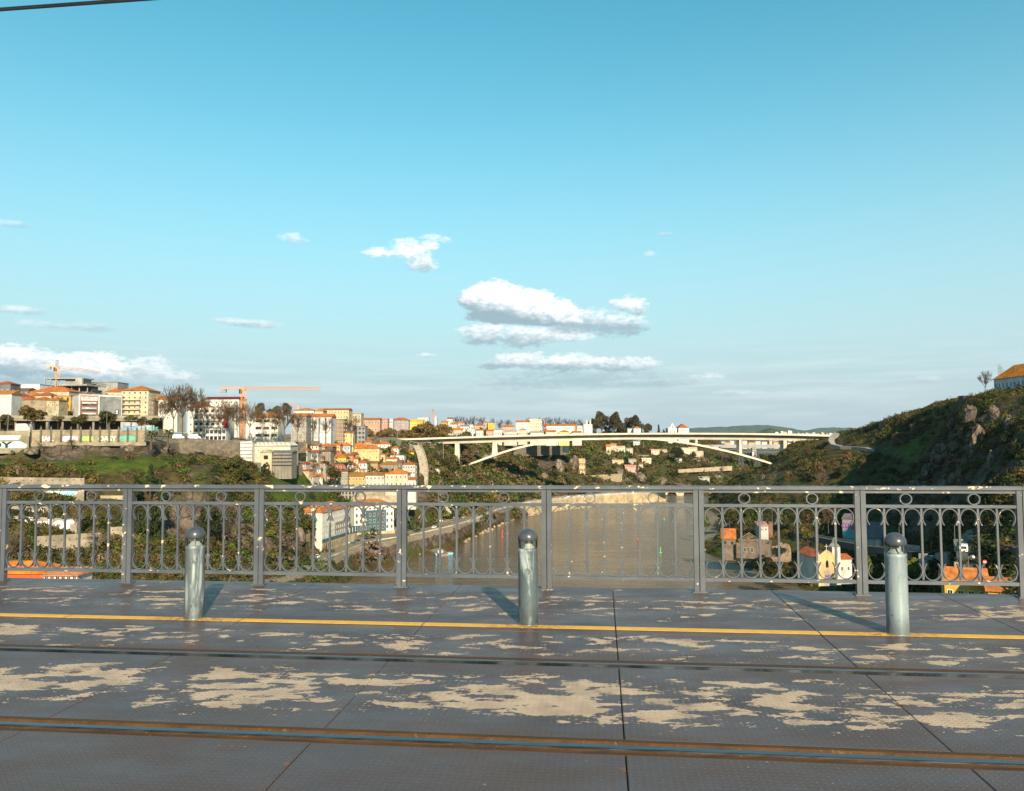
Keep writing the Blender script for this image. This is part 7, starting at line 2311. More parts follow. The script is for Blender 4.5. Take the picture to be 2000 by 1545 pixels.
fs = [(1184, 1193, 873, 884, 868, 1040, (0.66, 0.50, 0.30), ORANGE, 'cottage with orange roof at the top of the far slope stair'), (1193, 1204, 870, 884, 866, 1045, (0.62, 0.46, 0.36), (0.5, 0.16, 0.12), 'pink roofed cottage beside the far slope stair'), (1204, 1221, 874, 884, 871, 1040, (0.64, 0.57, 0.45), (0.5, 0.4, 0.3), 'cream cottage ending the top group on the far slope'),
      (1223, 1236, 877, 884, 875, 1050, (0.56, 0.52, 0.45), (0.4, 0.36, 0.32), 'grey low cottage right of the top group'), (1237, 1250, 863, 870, 861, 1120, (0.62, 0.62, 0.62), (0.45, 0.45, 0.46), 'pale grey shed just under the flat arch'), (1272, 1288, 880, 889, 877.5, 1060, (0.66, 0.54, 0.38), (0.6, 0.45, 0.32), 'pale cottage left of the big dark evergreen'), (1288, 1303, 879, 888, 877, 1065, (0.58, 0.46, 0.34), (0.42, 0.25, 0.15), 'brown cottage touching the big dark evergreen'),
      (1330, 1347, 877, 884, 874.5, 1100, (0.70, 0.62, 0.48), (0.62, 0.50, 0.36), 'cream cottage right of the big dark evergreen, upper'), (1347, 1362, 876, 886, 873, 1100, (0.66, 0.52, 0.36), (0.5, 0.34, 0.22), 'tan cottage right of the big dark evergreen, upper end'), (1355, 1374, 884, 892, 881, 1085, (0.56, 0.42, 0.3), (0.62, 0.46, 0.34), 'ochre cottage right of the big dark evergreen, lower'), (1196, 1218, 900, 905, 898, 990, (0.66, 0.48, 0.24), (0.55, 0.4, 0.26), 'low yellow hut in the middle of the far slope'),
      (1228, 1243, 898, 906, 896, 995, (0.42, 0.36, 0.29), (0.36, 0.30, 0.24), 'grey stone hut in the middle of the far slope'), (1254, 1272, 897, 904, 894.5, 1000, (0.68, 0.56, 0.40), (0.7, 0.55, 0.35), 'straw coloured hut in the middle of the far slope'), (1221, 1248, 912, 921, 908, 950, (0.56, 0.36, 0.30), (0.42, 0.24, 0.20), 'pink patched house low on the far slope'), (1248, 1256, 907, 914, 904, 955, (0.62, 0.5, 0.38), RUSTR, 'tiny red roofed hut low on the far slope'),
      (1318, 1332, 898, 903, 896, 1020, (0.70, 0.68, 0.64), (0.66, 0.64, 0.6), 'white hut below the big dark evergreen'), (1366, 1386, 934, 944, 931, 960, (0.55, 0.52, 0.47), (0.4, 0.36, 0.3), 'grey white cabin near the head of the river'), (846, 858, 921, 928, 914.5, 575, (0.68, 0.66, 0.62), (0.66, 0.63, 0.58), 'white gabled hut between ramp and bridge foot')]
for (a, b, tp, bs, pk, Y, wc, rc, lb) in fs:
    Y = LEFT.Yat((a + b) / 2, bs) - 5
    B_(lb, a, b, tp, bs, Y, 8, wc, 'gable' if 'gabled hut' not in lb else 'front', pk, rc, 1, 3, 1.3, 1.5, dig=8, group='houses on the far slope')
rn = B_('yellow roofless stone ruin standing alone on the far slope', 1131, 1143, 902, 924, 880, 5, (0.60, 0.46, 0.26), 'shed', 896, (0.5, 0.38, 0.2), 2, 3, 1.2, 3.2, cat='ruin', name='stone_ruin', win='dark', mat=M_STONE)
for args in (('dark stone railway wall under the left half of the bridge', 930, 871, 780, 1100, 870, 905, 10, 2, (0.17, 0.14, 0.11)), ('stone terrace wall across the middle of the far slope', 1115, 889, 985, 1268, 889, 1030, 4, 1.5, (0.27, 0.21, 0.15)), ('ochre terrace wall low on the far slope above the colonnade', 1130, 930, 868, 1215, 925, 895, 6, 1.5, (0.33, 0.26, 0.16)),
             ('thin pale path wall rising over the right part of the far slope', 1325, 917, 950, 1430, 910, 1010, 2.0, 1.0, (0.42, 0.33, 0.23)), ('brown terrace wall under the concrete bridge deck, left end', 746, 862, 640, 822, 866, 668, 5, 1, (0.34, 0.28, 0.19))):
    wall_between(args[0], *args[1:4], *args[4:7], args[7], args[8], args[9], mat=M_STONE)
for i, (px, b, t_) in enumerate(((1257, 887, 862), (866, 897, 862), (776, 862, 840), (690, 868, 845))):
    mb = MB().tube([(0, 0, -2), (0, 0, (b - t_) / F * (1045, 640, 690, 470)[i])], 0.22, 5)
    o = mb.build('light_mast', M_METAL, loc=P(px, b, (1045, 640, 690, 470)[i]))
    say(o, ('tall grey mast under the middle of the flat arch', 'dark mast beside the second bridge pier', 'thin lamp mast at the left end of the bridge deck', 'thin mast before the grey flats of the upper street')[i], 'mast')
# distant shore
rs = random.Random(11)
dcol = [(0.70, 0.68, 0.64), (0.62, 0.52, 0.42), (0.66, 0.40, 0.24), (0.55, 0.55, 0.55)]
for k in range(22):
    px = 1392 + 12 * k + rs.uniform(-3, 3)
    Y = rs.uniform(1500, 1750)
    hgt = rs.uniform(3.5, 7.5)
    o = P(px, 868.5, Y)
    w_ = rs.uniform(9, 17)
    root = empty('distant_building', o)
    say(root, 'distant shore building beyond the rail bridge, number %d counted from the left end' % (k + 1) if False else 'pale distant block beyond the rail bridge, %s from left' % (ORD[k] if k < 20 else ['twenty-first', 'twenty-second'][k - 20]), 'building', 'distant shore buildings')
    MB().box(0, w_, 0, 8, -8, hgt * 1.1).build('wall', M_WALL, root, color=dcol[k % 4])
    roof_mb(w_, 8, hgt * 1.1, 'gable', 1.5, 0.3).build('roof', M_TILE, root, color=[ORANGE2, (0.5, 0.48, 0.45)][k % 2])
for k in range(18):
    px = 1516 + 8.0 * k + rs.uniform(-2, 2)
    Y = rs.uniform(3300, 3900)
    o = P(px, 849, Y)
    hgt = rs.uniform(4, 11) if k > 3 else rs.uniform(12, 17)
    root = empty('distant_building', o)
    say(root, 'tiny pale block of the far town below the hills, %s from left' % ORD[k], 'building', 'far town blocks')
    MB().box(0, rs.uniform(12, 24), 0, 12, -30, hgt).build('wall', M_WALL, root, color=dcol[k % 3])
    MB().box(-0.5, 10, -0.5, 12.5, hgt + 0.001, hgt + 2).build('roof', M_TILE, root, color=[ORANGE2, (0.6, 0.58, 0.55)][k % 2])

# ------------------------------------------------------------------ right bank
rh = B_('roofed part of the orange tiled ruin on the right bank', 1410, 1437, 1053, 1069, 372, 11, (0.17, 0.13, 0.10), 'gable', 1035, (0.42, 0.145, 0.04), 1, 2, 1.2, 1.4, rot=-14, cat='house', name='old_house', win='dark', mat=M_STONE)
ru = empty('roofless_house', P(1438, 1060, 368), R(-24))
say(ru, 'roofless brown walls with bare roof truss joined to the orange ruin', 'ruin')
MB().box(0, 15, 0, 0.6, -7, 0).box(0, 15, 8, 8.6, -7, 1).box(14.4, 15, 0.601, 7.999, -7, 0.5).build('wall', M_STONE, ru, color=(0.17, 0.13, 0.10))
tr = MB()
for y0 in (1.5, 6.5):
    for a, b in (((0.5, y0, 1), (9.5, y0, 1)), ((0.5, y0, 1), (5, y0, 4.2)), ((9.5, y0, 1), (5, y0, 4.2)), ((5, y0, 1), (5, y0, 4.2)), ((5, y0, 2), (7.4, y0, 2.7)), ((5, y0, 2), (2.6, y0, 2.7))):
        tr.tube([a, b], 0.16, 4)
tr.build('roof_truss', plain('old_timber', (0.20, 0.14, 0.09), 0.85), ru)
for k, c in ((1, 0.4), (2, 0.55)):
    q = link('window', WIN['stone'], ru, (3.0 * k + 1, 0, -3.0))
    q.scale = (1.5, 1, 2.2)
B_('small white house with a pink-red flat lean-to on the right bank', 1482, 1501, 1028, 1042, 432, 6, (0.46, 0.45, 0.43), 'shed', 1021, (0.42, 0.26, 0.20), 1, 2, 1.0, 1.3)
B_('red brick stub wall house beside the small white house', 1501.5, 1509, 1021, 1030, 436, 4, (0.24, 0.12, 0.08), 'flat', rows=0, cols=0)
sr = empty('stone_ruin', P(1503, 1080, 368), R(-12))
say(sr, 'crumbling rubble stone walls right of the roofless brown house', 'ruin')
rs = random.Random(5)
mb = MB()
tops = [(0, 1.0), (1.2, 1.8), (2.5, 2.6), (3.5, 2.2), (4.8, 3.4), (6.0, 4.2), (7.5, 4.6), (8.8, 4.0), (9.4, 2.5), (9.6, 0.6)]
mb.prism([(9.6, -4), (0, -4)] + tops, 'y', 0, 0.7)
mb.prism([(9.6, -4), (0, -4)] + [(x, z * rs.uniform(0.6, 1.1)) for x, z in tops], 'y', 6, 6.7)
mb.build('rubble_wall', M_STONE, sr, color=(0.24, 0.17, 0.12))

# chapel
cy = 279.0
cz = P(1600, 1128, cy)
cpl = empty('chapel', cz, R(6))
say(cpl, 'little yellow gabled chapel with white bell tower and cross', 'chapel')
k_ = cy / F
W_, H_, A_ = 33 * k_, 39 * k_, 51 * k_
CH_Y = (0.56, 0.41, 0.19)
MB().prism([(0, -3), (W_, -3), (W_, H_), (W_ / 2, A_), (0, H_)], 'y', 0, 0.6).build('facade', M_WALL, cpl, color=CH_Y)
MB().box(0.05, W_ - 0.05, 0.601, 15, -3, H_ - 0.4).build('nave', M_WALL, cpl, color=(0.62, 0.58, 0.52))
rf = MB()
rf.add([(-0.4, 0.602, H_ - 0.5), (W_ + 0.4, 0.602, H_ - 0.5), (W_ + 0.4, 15.4, H_ - 0.5), (-0.4, 15.4, H_ - 0.5), (W_ / 2, 0.602, A_ - 0.5), (W_ / 2, 15.4, A_ - 0.5)], [(3, 2, 1, 0), (0, 1, 4), (2, 3, 5), (1, 2, 5, 4), (3, 0, 4, 5)]).build('roof', M_TILE, cpl, color=(0.40, 0.11, 0.05))
cop = MB()
cop.prism([(-0.25, H_ - 0.1), (W_ / 2, A_ - 0.02), (W_ + 0.25, H_ - 0.1), (W_ + 0.25, H_ + 0.28), (W_ / 2, A_ + 0.36), (-0.25, H_ + 0.28)], 'y', -0.2, 0.599).build('gable_coping', M_WALL, cpl, color=(0.66, 0.54, 0.32))
for x in (0.0, W_):
    MB().box(x - 0.35, x + 0.35, -0.25, 0.598, -3, H_ + 0.5).lathe([(0.40, H_ + 0.5), (0.0, H_ + 1.7)], 6, 0, (x, 0.15, 0)).build('corner_pillar', M_WALL, cpl, color=(0.60, 0.46, 0.22))
MB().box(W_ / 2 - 0.10, W_ / 2 + 0.10, 0.05, 0.25, A_ + 0.37, A_ + 2.3).box(W_ / 2 - 0.65, W_ / 2 - 0.101, 0.06, 0.24, A_ + 1.45, A_ + 1.65).box(W_ / 2 + 0.101, W_ / 2 + 0.65, 0.06, 0.24, A_ + 1.45, A_ + 1.65).build('cross', M_WALL, cpl, color=(0.62, 0.54, 0.38))
wx, wz = W_ / 2, H_ * 0.66
gp_ = [(-0.55, -1.3), (0.55, -1.3), (0.55, 0.4), (0.38, 0.95), (0.0, 1.5), (-0.38, 0.95), (-0.55, 0.4)]
MB().prism([(wx + x * 1.35, wz + z * 1.2) for x, z in gp_], 'y', -0.10, -0.002).build('window_surround', M_WALL, cpl, color=(0.62, 0.52, 0.34))
MB().prism([(wx + x, wz + z) for x, z in gp_], 'y', -0.14, -0.101).build('window', M_GLASS, cpl)
MB().box(wx - 1.0, wx + 1.0, -0.12, -0.002, -3, 2.3).build('door', M_WALL, cpl, color=(0.40, 0.36, 0.30))
text_mesh('MS', 1.5, G['purple'], cpl, (wx + 0.2, -0.16, -0.1), sx=1.2, off=0.05)
tx_ = W_ - 0.3
MB().box(tx_, tx_ + 3.0, 1.2, 4.2, -3, H_ + 3.2).build('bell_tower', M_WALL, cpl, color=(0.60, 0.58, 0.54))
MB().lathe([(2.3, H_ + 3.2), (0.9, H_ + 4.6), (0.12, H_ + 6.4), (0, H_ + 6.4)], 4, 0, (tx_ + 1.5, 2.7, 0)).build('spire', M_TILE, cpl, color=(0.24, 0.21, 0.19))
q = link('window', WIN['dark'], cpl, (tx_ + 1.5, 1.2, H_ + 0.9))
q.scale = (0.9, 1, 2.6)
MB().box(tx_ + 3.001, tx_ + 8.0, 2.6, 11, -3, H_ - 1.4).build('side_wing', M_WALL, cpl, color=(0.58, 0.54, 0.49))
wr_ = roof_mb(5.2, 8.6, 0, 'gable', 1.3, 0.2).build('roof', M_TILE, cpl, color=(0.42, 0.12, 0.05))
wr_.location = (tx_ + 3.0, 2.5, H_ - 1.4)
for k in range(2):
    q = link('window', WIN['white'], cpl, (tx_ + 4.3 + 2.4 * k, 2.6, 2.4))
    q.scale = (0.9, 1, 1.6)
gw, gl = wall_between('white side yard wall of the chapel covered in teal and red graffiti', 1582, 1082, 287, 1599.5, 1087, 280.5, 7.5, 0.4, (0.60, 0.58, 0.56), 'graffiti_wall', dig=2, mat=M_WALL)
MB().prism([(0.2, -7.2), (gl - 0.2, -7.2), (gl - 0.2, -4.6), (0.2, -4.2)], 'y', -0.03, -0.004).build('graffiti', G['teal'], gw)
text_mesh('RF', 2.2, G['red'], gw, (gl / 2, -0.06, -3.8), sx=0.8, off=0.08)
text_mesh('SO', 1.9, G['white'], gw, (gl / 2, -0.06, -6.6), sx=0.8, off=0.05)

# long shed with graffiti, fence and lane
shd = B_('tall grey block with pink and teal graffiti above the lane, right bank', 1646, 1670, 1014, 1050, 405, 9, (0.34, 0.33, 0.32), 'shed', 1006, (0.16, 0.15, 0.15), 0, 0, rot=-32, cat='shed', name='graffiti_block')
W_, D_, H_ = shd['size']
MB().box(0.2, W_ - 0.2, -0.03, -0.004, H_ * 0.42, H_ - 0.4).build('graffiti', G['lilac'], shd)
MB().box(0.2, W_ - 0.2, -0.03, -0.004, 0.0, H_ * 0.41).build('graffiti', G['teal'], shd)
text_mesh('GIG', 3.4, G['purple'], shd, (W_ * 0.5, -0.05, H_ * 0.52), sx=1.2, off=0.08)
shd = B_('long low shed with pale doors and broad grey roof right of the graffiti block', 1671, 1722, 1050, 1065, 372, 14, (0.34, 0.33, 0.32), 'shed', 1024, (0.15, 0.14, 0.135), 0, 0, rot=-30, cat='shed', name='long_shed')
W_, D_, H_ = shd['size']
for k in range(4):
    MB().box(W_ * (0.08 + 0.23 * k), W_ * (0.24 + 0.23 * k), -0.05, -0.004, 0.2, H_ * 0.8).build('door', M_WALL, shd, color=(0.55, 0.54, 0.52))
fn, fL = wall_between('pale fence along the lane above the chapel', 1586, 1043, 372, 1712, 1063, 318, 1.2, 0.15, (0.50, 0.47, 0.42), 'lane_fence', 'fence', dig=1.5)
fn2, fL2 = wall_between('grey rail fence continuing the lane behind the right bollard', 1768, 1063, 285, 1796, 1066, 274, 1.6, 0.15, (0.40, 0.40, 0.41), 'lane_fence', 'fence', dig=1.5)
M_LANE = plain('lane_surface', (0.085, 0.078, 0.07), 0.9)


def lane(name, pts, width, mat, zoff=0.25):
    """road sheet along (px, py, Y) points"""
    mb = MB()
    for i, (x, y, yy) in enumerate(pts):
        p = P(x, y, yy)
        q0, q1 = P(*pts[max(i - 1, 0)]), P(*pts[min(i + 1, len(pts) - 1)])
        t = (q1 - q0)
        n = Vector((-t.y, t.x, 0)).normalized() * width / 2
        for s_, dz in ((-1, -2.5), (-1, 0), (1, 0), (1, -2.5)):
            mb.v.append((p.x + n.x * s_, p.y + n.y * s_, p.z + zoff + dz))
    m = len(pts)
    for i in range(m - 1):
        for k in range(3):
            mb.f.append((4 * i + k, 4 * i + k + 1, 4 * i + 4 + k + 1, 4 * i + 4 + k))
            mb.mi.append(0)
    return tag(mb.build(name, mat), kind='structure')


lane('lane', [(1560, 1040, 392), (1588, 1046, 372), (1640, 1056, 348), (1712, 1068, 318), (1768, 1074, 288), (1800, 1080, 265)], 6, M_LANE)
lane('hill_path', PATH[:0] + [tuple(q) for q in PATH], 4, plain('path_gravel', (0.24, 0.21, 0.19), 0.9), 2.6)
wall_between('low stone kerb wall on the river side of the hill path', 1650, 881, 602, 1690, 882.5, 580, 1.0, 0.5, (0.50, 0.43, 0.34), dig=2)
wall_between('second stretch of kerb wall where the hill path bends down', 1716, 890, 562, 1778, 924, 502, 1.0, 0.5, (0.46, 0.40, 0.33), dig=2)
wall_between('broken dark stone wall along the right ridge line', 1716, 826, 610, 1765, 823, 585, 3.2, 1.0, (0.15, 0.13, 0.11), mat=M_STONE)
wall_between('lower broken stone wall on the right hill beneath the ridge', 1732, 836, 600, 1800, 830, 560, 3.0, 1.0, (0.17, 0.15, 0.12), mat=M_STONE)
B_('small dark hut on the right ridge before the grass patch', 1882, 1895, 774, 784, 425, 5, (0.12, 0.11, 0.10), 'flat', rows=0, cols=0, cat='hut', name='hut')
for i, (px, b, t_, Y) in enumerate(((1641, 872, 834, 620), (1644, 872, 850, 612), (1737, 826, 812, 600))):
    o = MB().tube([(0, 0, -2), (0, 0, (b - t_) / F * Y)], 0.16, 5).build('utility_pole', M_BLACKM, loc=P(px, b, Y))
    say(o, ('tall dark utility pole where the hill path starts', 'short pole right of the tall utility pole', 'thin pole on the right ridge by the stone walls')[i], 'pole')
# quay
qy = MB()
qa, qb, qc, qd = PZ(1376.5, 1074, Z_W + 0.9), PZ(1400, 1066, Z_W + 0.9), PZ(1399, 996, Z_W + 3), PZ(1377, 998, Z_W + 3)
vs = [qa, qb, qc, qd]
qy.add([tuple(v) for v in vs] + [(v.x, v.y, Z_W - 3) for v in vs], [(0, 1, 2, 3), (7, 6, 5, 4), (0, 4, 5, 1), (1, 5, 6, 2), (2, 6, 7, 3), (3, 7, 4, 0)])
tag(qy.build('quay', plain('quay_stone', (0.27, 0.235, 0.18), 0.9, 0, 0.4, 0.15)), kind='structure')

# street at right
lane('street', [(1899, 1116, 170), (1895, 1098, 182), (1893, 1078, 200), (1896, 1062, 222), (1903, 1050, 245), (1912, 1044, 262)], 5.5, plain('street_asphalt', (0.075, 0.075, 0.085), 0.85), 0.5)
wall_between('pale low kerb wall on the left of the steep street', 1862, 1057, 226, 1890, 1113, 168, 0.9, 0.5, (0.42, 0.38, 0.32), dig=4)
wall_between('pale gate block at the top left of the steep street', 1862, 1053.5, 228, 1876, 1054, 226, 2.0, 1.2, (0.56, 0.54, 0.48))
wall_between('dark ivy grown retaining wall on the right of the steep street', 1912, 1052, 215, 1990, 1072, 160, 8, 1.0, (0.10, 0.075, 0.05), mat=M_STONE)
wall_between('white wall block beside the parked blue car', 1794, 1081, 235, 1809, 1082, 233, 2.6, 1.0, (0.62, 0.60, 0.57))
wall_between('grey ramp wall right of the parked blue car', 1826, 1080, 226, 1850, 1077, 216, 3.2, 0.6, (0.30, 0.30, 0.30))

# yellow house under the railing at right
yh = B_('yellow house with ribbed orange roof, bottom right below the railing', 1846, 1930, 1139, 1180, 152, 7, (0.62, 0.40, 0.07), 'gable', 1113, (0.52, 0.17, 0.045), 1, 4, 1.0, 1.2, rot=-24, chim=1, over=0.5, dig=6)
yw = B_('lower yellow wing of the ribbed roof house, at the right edge', 1931, 2040, 1155, 1182, 143, 6, (0.62, 0.40, 0.07), 'gable', 1132, (0.50, 0.17, 0.05), 1, 4, 1.2, 1.3, rot=-24, over=0.5, dig=6)
# orange house bottom left
B_('orange painted house with wide curved orange roof, bottom left corner', -60, 84, 1122, 1160, 176, 9, (0.50, 0.10, 0.025), 'hip', 1103, (0.55, 0.19, 0.03), 0, 0, over=0.4, dig=5)
vh = B_('white veranda wing with a pinkish roof beside the orange house', 84.5, 150, 1126, 1160, 172, 6, (0.66, 0.62, 0.56), 'shed', 1117, (0.55, 0.22, 0.11), 1, 6, 0.9, 1.3, over=0.5, dig=5, zfrac=0.85)
# monastery wing at the top right
mo = B_('white monastery wing with bright orange roof on the cliff edge, top right', 1942, 2085, 742, 770, 430, 14, (0.66, 0.67, 0.70), 'hip', 716, (0.74, 0.24, 0.02), 0, 0, rot=-93.5, cat='monastery', name='monastery_building', dig=0.5, over=0.6)
W_, D_, H_ = mo['size']
n = int(W_ / 3.6)
for k in range(n):
    q = link('window', WIN['dark'], mo, (1.8 + 3.6 * k, 0, H_ * 0.55))
    q.scale = (1.0, 1, 2.3)
MB().box(-0.5, W_ + 2, -1.2, D_ + 1, -6, -0.51).build('stone_base', M_STONE, mo, color=(0.085, 0.075, 0.065))
wall_between('dark stone bastion under the left corner of the monastery', 1934, 764, 436, 1948, 764, 424, 7, 3, (0.09, 0.08, 0.07), mat=M_STONE)
rt = empty('radio_mast', P(1956, 770, 440))
say(rt, 'lattice radio mast with antennas behind the monastery roof', 'mast')
mb = MB()
lattice(mb, (0, 0, 0), (0, 0, (770 - 716) / F * 440), 1.2, 1.6, 0.09)
mb.build('lattice_mast', M_METAL, rt)
for dx, z0, z1 in ((-1.6, 11, 16.5), (1.5, 10, 14), (-0.6, 13, 17)):
    MB().box(dx - 0.2, dx + 0.2, -0.9, -0.62, z0, z1).build('antenna', M_METAL, rt)

# ------------------------------------------------------------------ cars
M_CARP = NT('car_paint')
M_CARP = M_CARP.out(M_CARP.objcol(), 0.25, 0.0, 0.5)
M_TYRE = plain('tyre_rubber', (0.015, 0.015, 0.016), 0.8)
M_LAMPR = plain('tail_lamp', (0.45, 0.02, 0.02), 0.3)
M_LAMPW = plain('head_lamp', (0.7, 0.7, 0.68), 0.2)


def loft_car(secs, name, mat):
    """cross sections (x, half width, z bottom, z top, half width at top)"""
    mb = MB()
    for (x, hw, zb, zt, ht) in secs:
        mb.v += [(x, -hw, zb), (x, -hw * 1.02, (zb + zt) / 2), (x, -ht, zt), (x, ht, zt), (x, hw * 1.02, (zb + zt) / 2), (x, hw, zb)]
    n = len(secs)
    for i in range(n - 1):
        for k in range(6):
            mb.f.append((6 * i + k, 6 * i + (k + 1) % 6, 6 * i + 6 + (k + 1) % 6, 6 * i + 6 + k))
            mb.mi.append(0)
    mb.f += [tuple(range(6))[::-1], tuple(range(6 * n - 6, 6 * n))]
    mb.mi += [0, 0]
    return mb.mesh(name, mat)


CAR_BODY = loft_car([(-2.1, .74, .42, .72, .66), (-2.0, .86, .26, .88, .78), (-1.3, .88, .22, .95, .80), (0.4, .88, .22, .95, .80), (0.9, .88, .22, .93, .80), (1.8, .84, .24, .78, .72), (2.1, .70, .36, .62, .60)], 'body', M_CARP)
CAR_CAB = loft_car([(-1.75, .76, .94, .96, .74), (-1.25, .77, .94, 1.40, .62), (0.1, .77, .94, 1.45, .62), (0.35, .77, .94, 1.40, .62), (1.1, .76, .92, .95, .74)], 'window', M_GLASS)
CAR_ROOF = loft_car([(-1.22, .62, 1.405, 1.43, .58), (-0.5, .63, 1.455, 1.49, .58), (0.1, .63, 1.455, 1.49, .58), (0.34, .62, 1.405, 1.43, .58)], 'roof', M_CARP)
VAN_BODY = loft_car([(-2.6, .90, .35, 1.98, .84), (-2.5, .96, .28, 2.1, .88), (1.0, .96, .28, 2.1, .88), (1.5, .96, .28, 1.85, .84), (1.95, .95, .28, 1.15, .86), (2.5, .90, .28, 0.95, .80), (2.6, .80, .40, .80, .70)], 'body', M_CARP)
VAN_WIN = loft_car([(1.40, .90, 1.22, 1.80, .80), (1.56, .90, 1.22, 1.84, .80), (1.96, .90, 1.17, 1.21, .84)], 'window', M_GLASS)
VAN_REAR = MB().box(-2.64, -2.58, -0.68, 0.68, 1.15, 1.80).mesh('window', M_GLASS)
WHEEL = MB().tube([(0, -0.10, 0), (0, 0.10, 0)], 0.31, 14).mesh('wheel', M_TYRE)
LAMP_B = MB().box(-.05, .05, -.14, .14, -.09, .09).mesh('tail_lamp', M_LAMPR)
LAMP_F = MB().box(-.05, .05, -.14, .14, -.07, .07).mesh('headlight', M_LAMPW)


def car(label, pos, head, color, van=False, group=None, name=None):
    root = empty(name or ('parked_car' if not van else 'white_van'), pos, head)
    say(root, label, 'van' if van else 'car', group)
    if van:
        link('body', VAN_BODY, root, color=color)
        link('window', VAN_WIN, root)
        link('window', VAN_REAR, root)
        ax_, hw, rx, fx, zl = (-1.7, 1.6), 0.86, -2.6, 2.56, 0.85
    else:
        link('body', CAR_BODY, root, color=color)
        link('window', CAR_CAB, root)
        link('roof', CAR_ROOF, root, color=color)
        ax_, hw, rx, fx, zl = (-1.25, 1.3), 0.80, -2.06, 2.03, 0.70
    for x in ax_:
        for s in (-1, 1):
            link('wheel', WHEEL, root, (x, s * hw, 0.31))
    for s in (-1, 1):
        link('tail_lamp', LAMP_B, root, (rx, s * 0.6, zl))
        link('headlight', LAMP_F, root, (fx, s * 0.55, zl - 0.08))
    return root


def road_dir(p):
    d = np.linalg.norm(RI[:, :2] - np.array([p.x, p.y]), axis=1)
    i = min(max(int(d.argmin()), 1), len(RI) - 2)
    t = RI[i + 1] - RI[i - 1]
    return math.atan2(t[1], t[0])


DK, SL, WT, BLU, GRN = (0.012, 0.013, 0.017), (0.16, 0.17, 0.18), (0.75, 0.75, 0.74), (0.02, 0.045, 0.09), (0.02, 0.05, 0.045)
cars = [(474, 1131, DK, 'black car at the near end of the river road, bottom edge'), (485, 1134, BLU, 'dark blue car behind the black one, bottom edge'), (552, 1113, DK, 'black car on the road bend below the cliff'), (576, 1109, DK, 'black car driving up the bend, outer lane'), (584, 1100, DK, 'black car close behind another on the bend, inner lane'), (592, 1106, WT, 'small white car between the two black ones on the bend'),
        (620, 1089, WT, 'white car at the corner of the white riverside block'), (649, 1079, DK, 'dark car in front of the long white riverside block'), (678, 1063, WT, 'white car at the end of the long white riverside block'), (689, 1064, (0.03, 0.12, 0.14), 'teal car beside the white one near the garden wall'), (698, 1058.5, DK, 'first dark car of the parked row under the teal house'),
        (707, 1056.5, SL, 'grey car second in the parked row under the teal house'), (716, 1054.8, DK, 'dark car third in the parked row under the teal house'), (728, 1053, DK, 'black car parked before the gate of the teal house'), (848, 1031, WT, 'white car at the foot of the pale stairway'), (858, 1029, GRN, 'green car beside the white one at the stairway foot'), (884, 1020, SL, 'silver car on the river road past the stairway'),
        (896, 1015, DK, 'dark car right of the white truck on the river road'), (904, 1012, WT, 'white car in the middle of the river road'), (917, 1007, DK, 'dark car in the roadside row behind the fourth bay'), (927, 1004, DK, 'second dark car in the roadside row'), (940, 999.5, SL, 'grey car in the roadside row'), (954, 995, DK, 'last dark car of the roadside row'), (1110, 971, WT, 'distant white car on the river road near the colonnade'), (1130, 969.5, WT, 'farthest white car before the colonnade')]
for (px, py, c, lb) in cars:
    p = PZ(px, py, ZR + 0.0)
    car(lb, p, road_dir(p), c, group='cars on the river road')
p = PZ(884, 1019, ZR)
car('white box van parked on the river road below the stairway', PZ(888, 1015.5, ZR), road_dir(p), WT, True, name='box_van')
st_dir = lambda a, b: math.atan2((P(*b) - P(*a)).y, (P(*b) - P(*a)).x)
hd = st_dir((1893, 1080, 198), (1896, 1062, 222))
vp = P(1882.5, 1083, 199)
car('white van with red rear lamps driving up the steep street', (vp.x, vp.y, vp.z + 0.55), hd, WT, True)
vp = P(1901, 1060, 228)
car('grey car ahead of the white van on the steep street', (vp.x, vp.y, vp.z + 0.55), hd, (0.25, 0.26, 0.28))
vp = P(1817, 1097, 228)
car('dark blue car parked beside the white wall block', (vp.x, vp.y, vp.z + 0.3), R(100), (0.02, 0.05, 0.075))
lotz = P(200, 846, 340)
for (px, Y, c, v, lb) in ((229, 346, WT, True, 'white van parked behind the panel wall under the trees'), (170, 348, DK, False, 'dark car behind the panel wall, left of the white van'), (185, 350, (0.05, 0.06, 0.08), False, 'blue grey car behind the panel wall'), (349, 372, WT, True, 'white van parked on the rock edge below bare trees'), (381, 378, WT, True, 'second white van at the end of the stone terrace wall'), (198, 349, DK, False, 'black car right behind the posts of the panel wall')):
    p = P(px, 849 if Y < 360 else 857, Y)
    car(lb, p, R(8), c, v, name='lot_van' if v else None)

# container, lamp posts, signs, buoys, boat
cb = empty('container', P(30, 838.5, 338))
say(cb, 'long white container hut behind the graffiti wall', 'container')
MB().box(0, 6.8, 0, 2.5, -3, 2.4).build('body', M_WALL, cb, color=(0.66, 0.64, 0.6))
MB().box(-0.1, 6.9, -0.1, 2.6, 2.401, 2.55).build('roof', M_WALL, cb, color=(0.5, 0.48, 0.45))
mw, ml = wall_between('bright mural wall behind the white van in the lot', 236, 824, 362, 300, 826, 372, 5.0, 0.4, (0.60, 0.62, 0.64), 'mural_wall')
tags_on(mw, ml, -3.2, 2.6, 3, 0.5, ml - 0.5, words=['NOSK', 'AKRE', 'VILO', 'TASH'], pal=('white', 'blue', 'red', 'teal', 'lilac'))


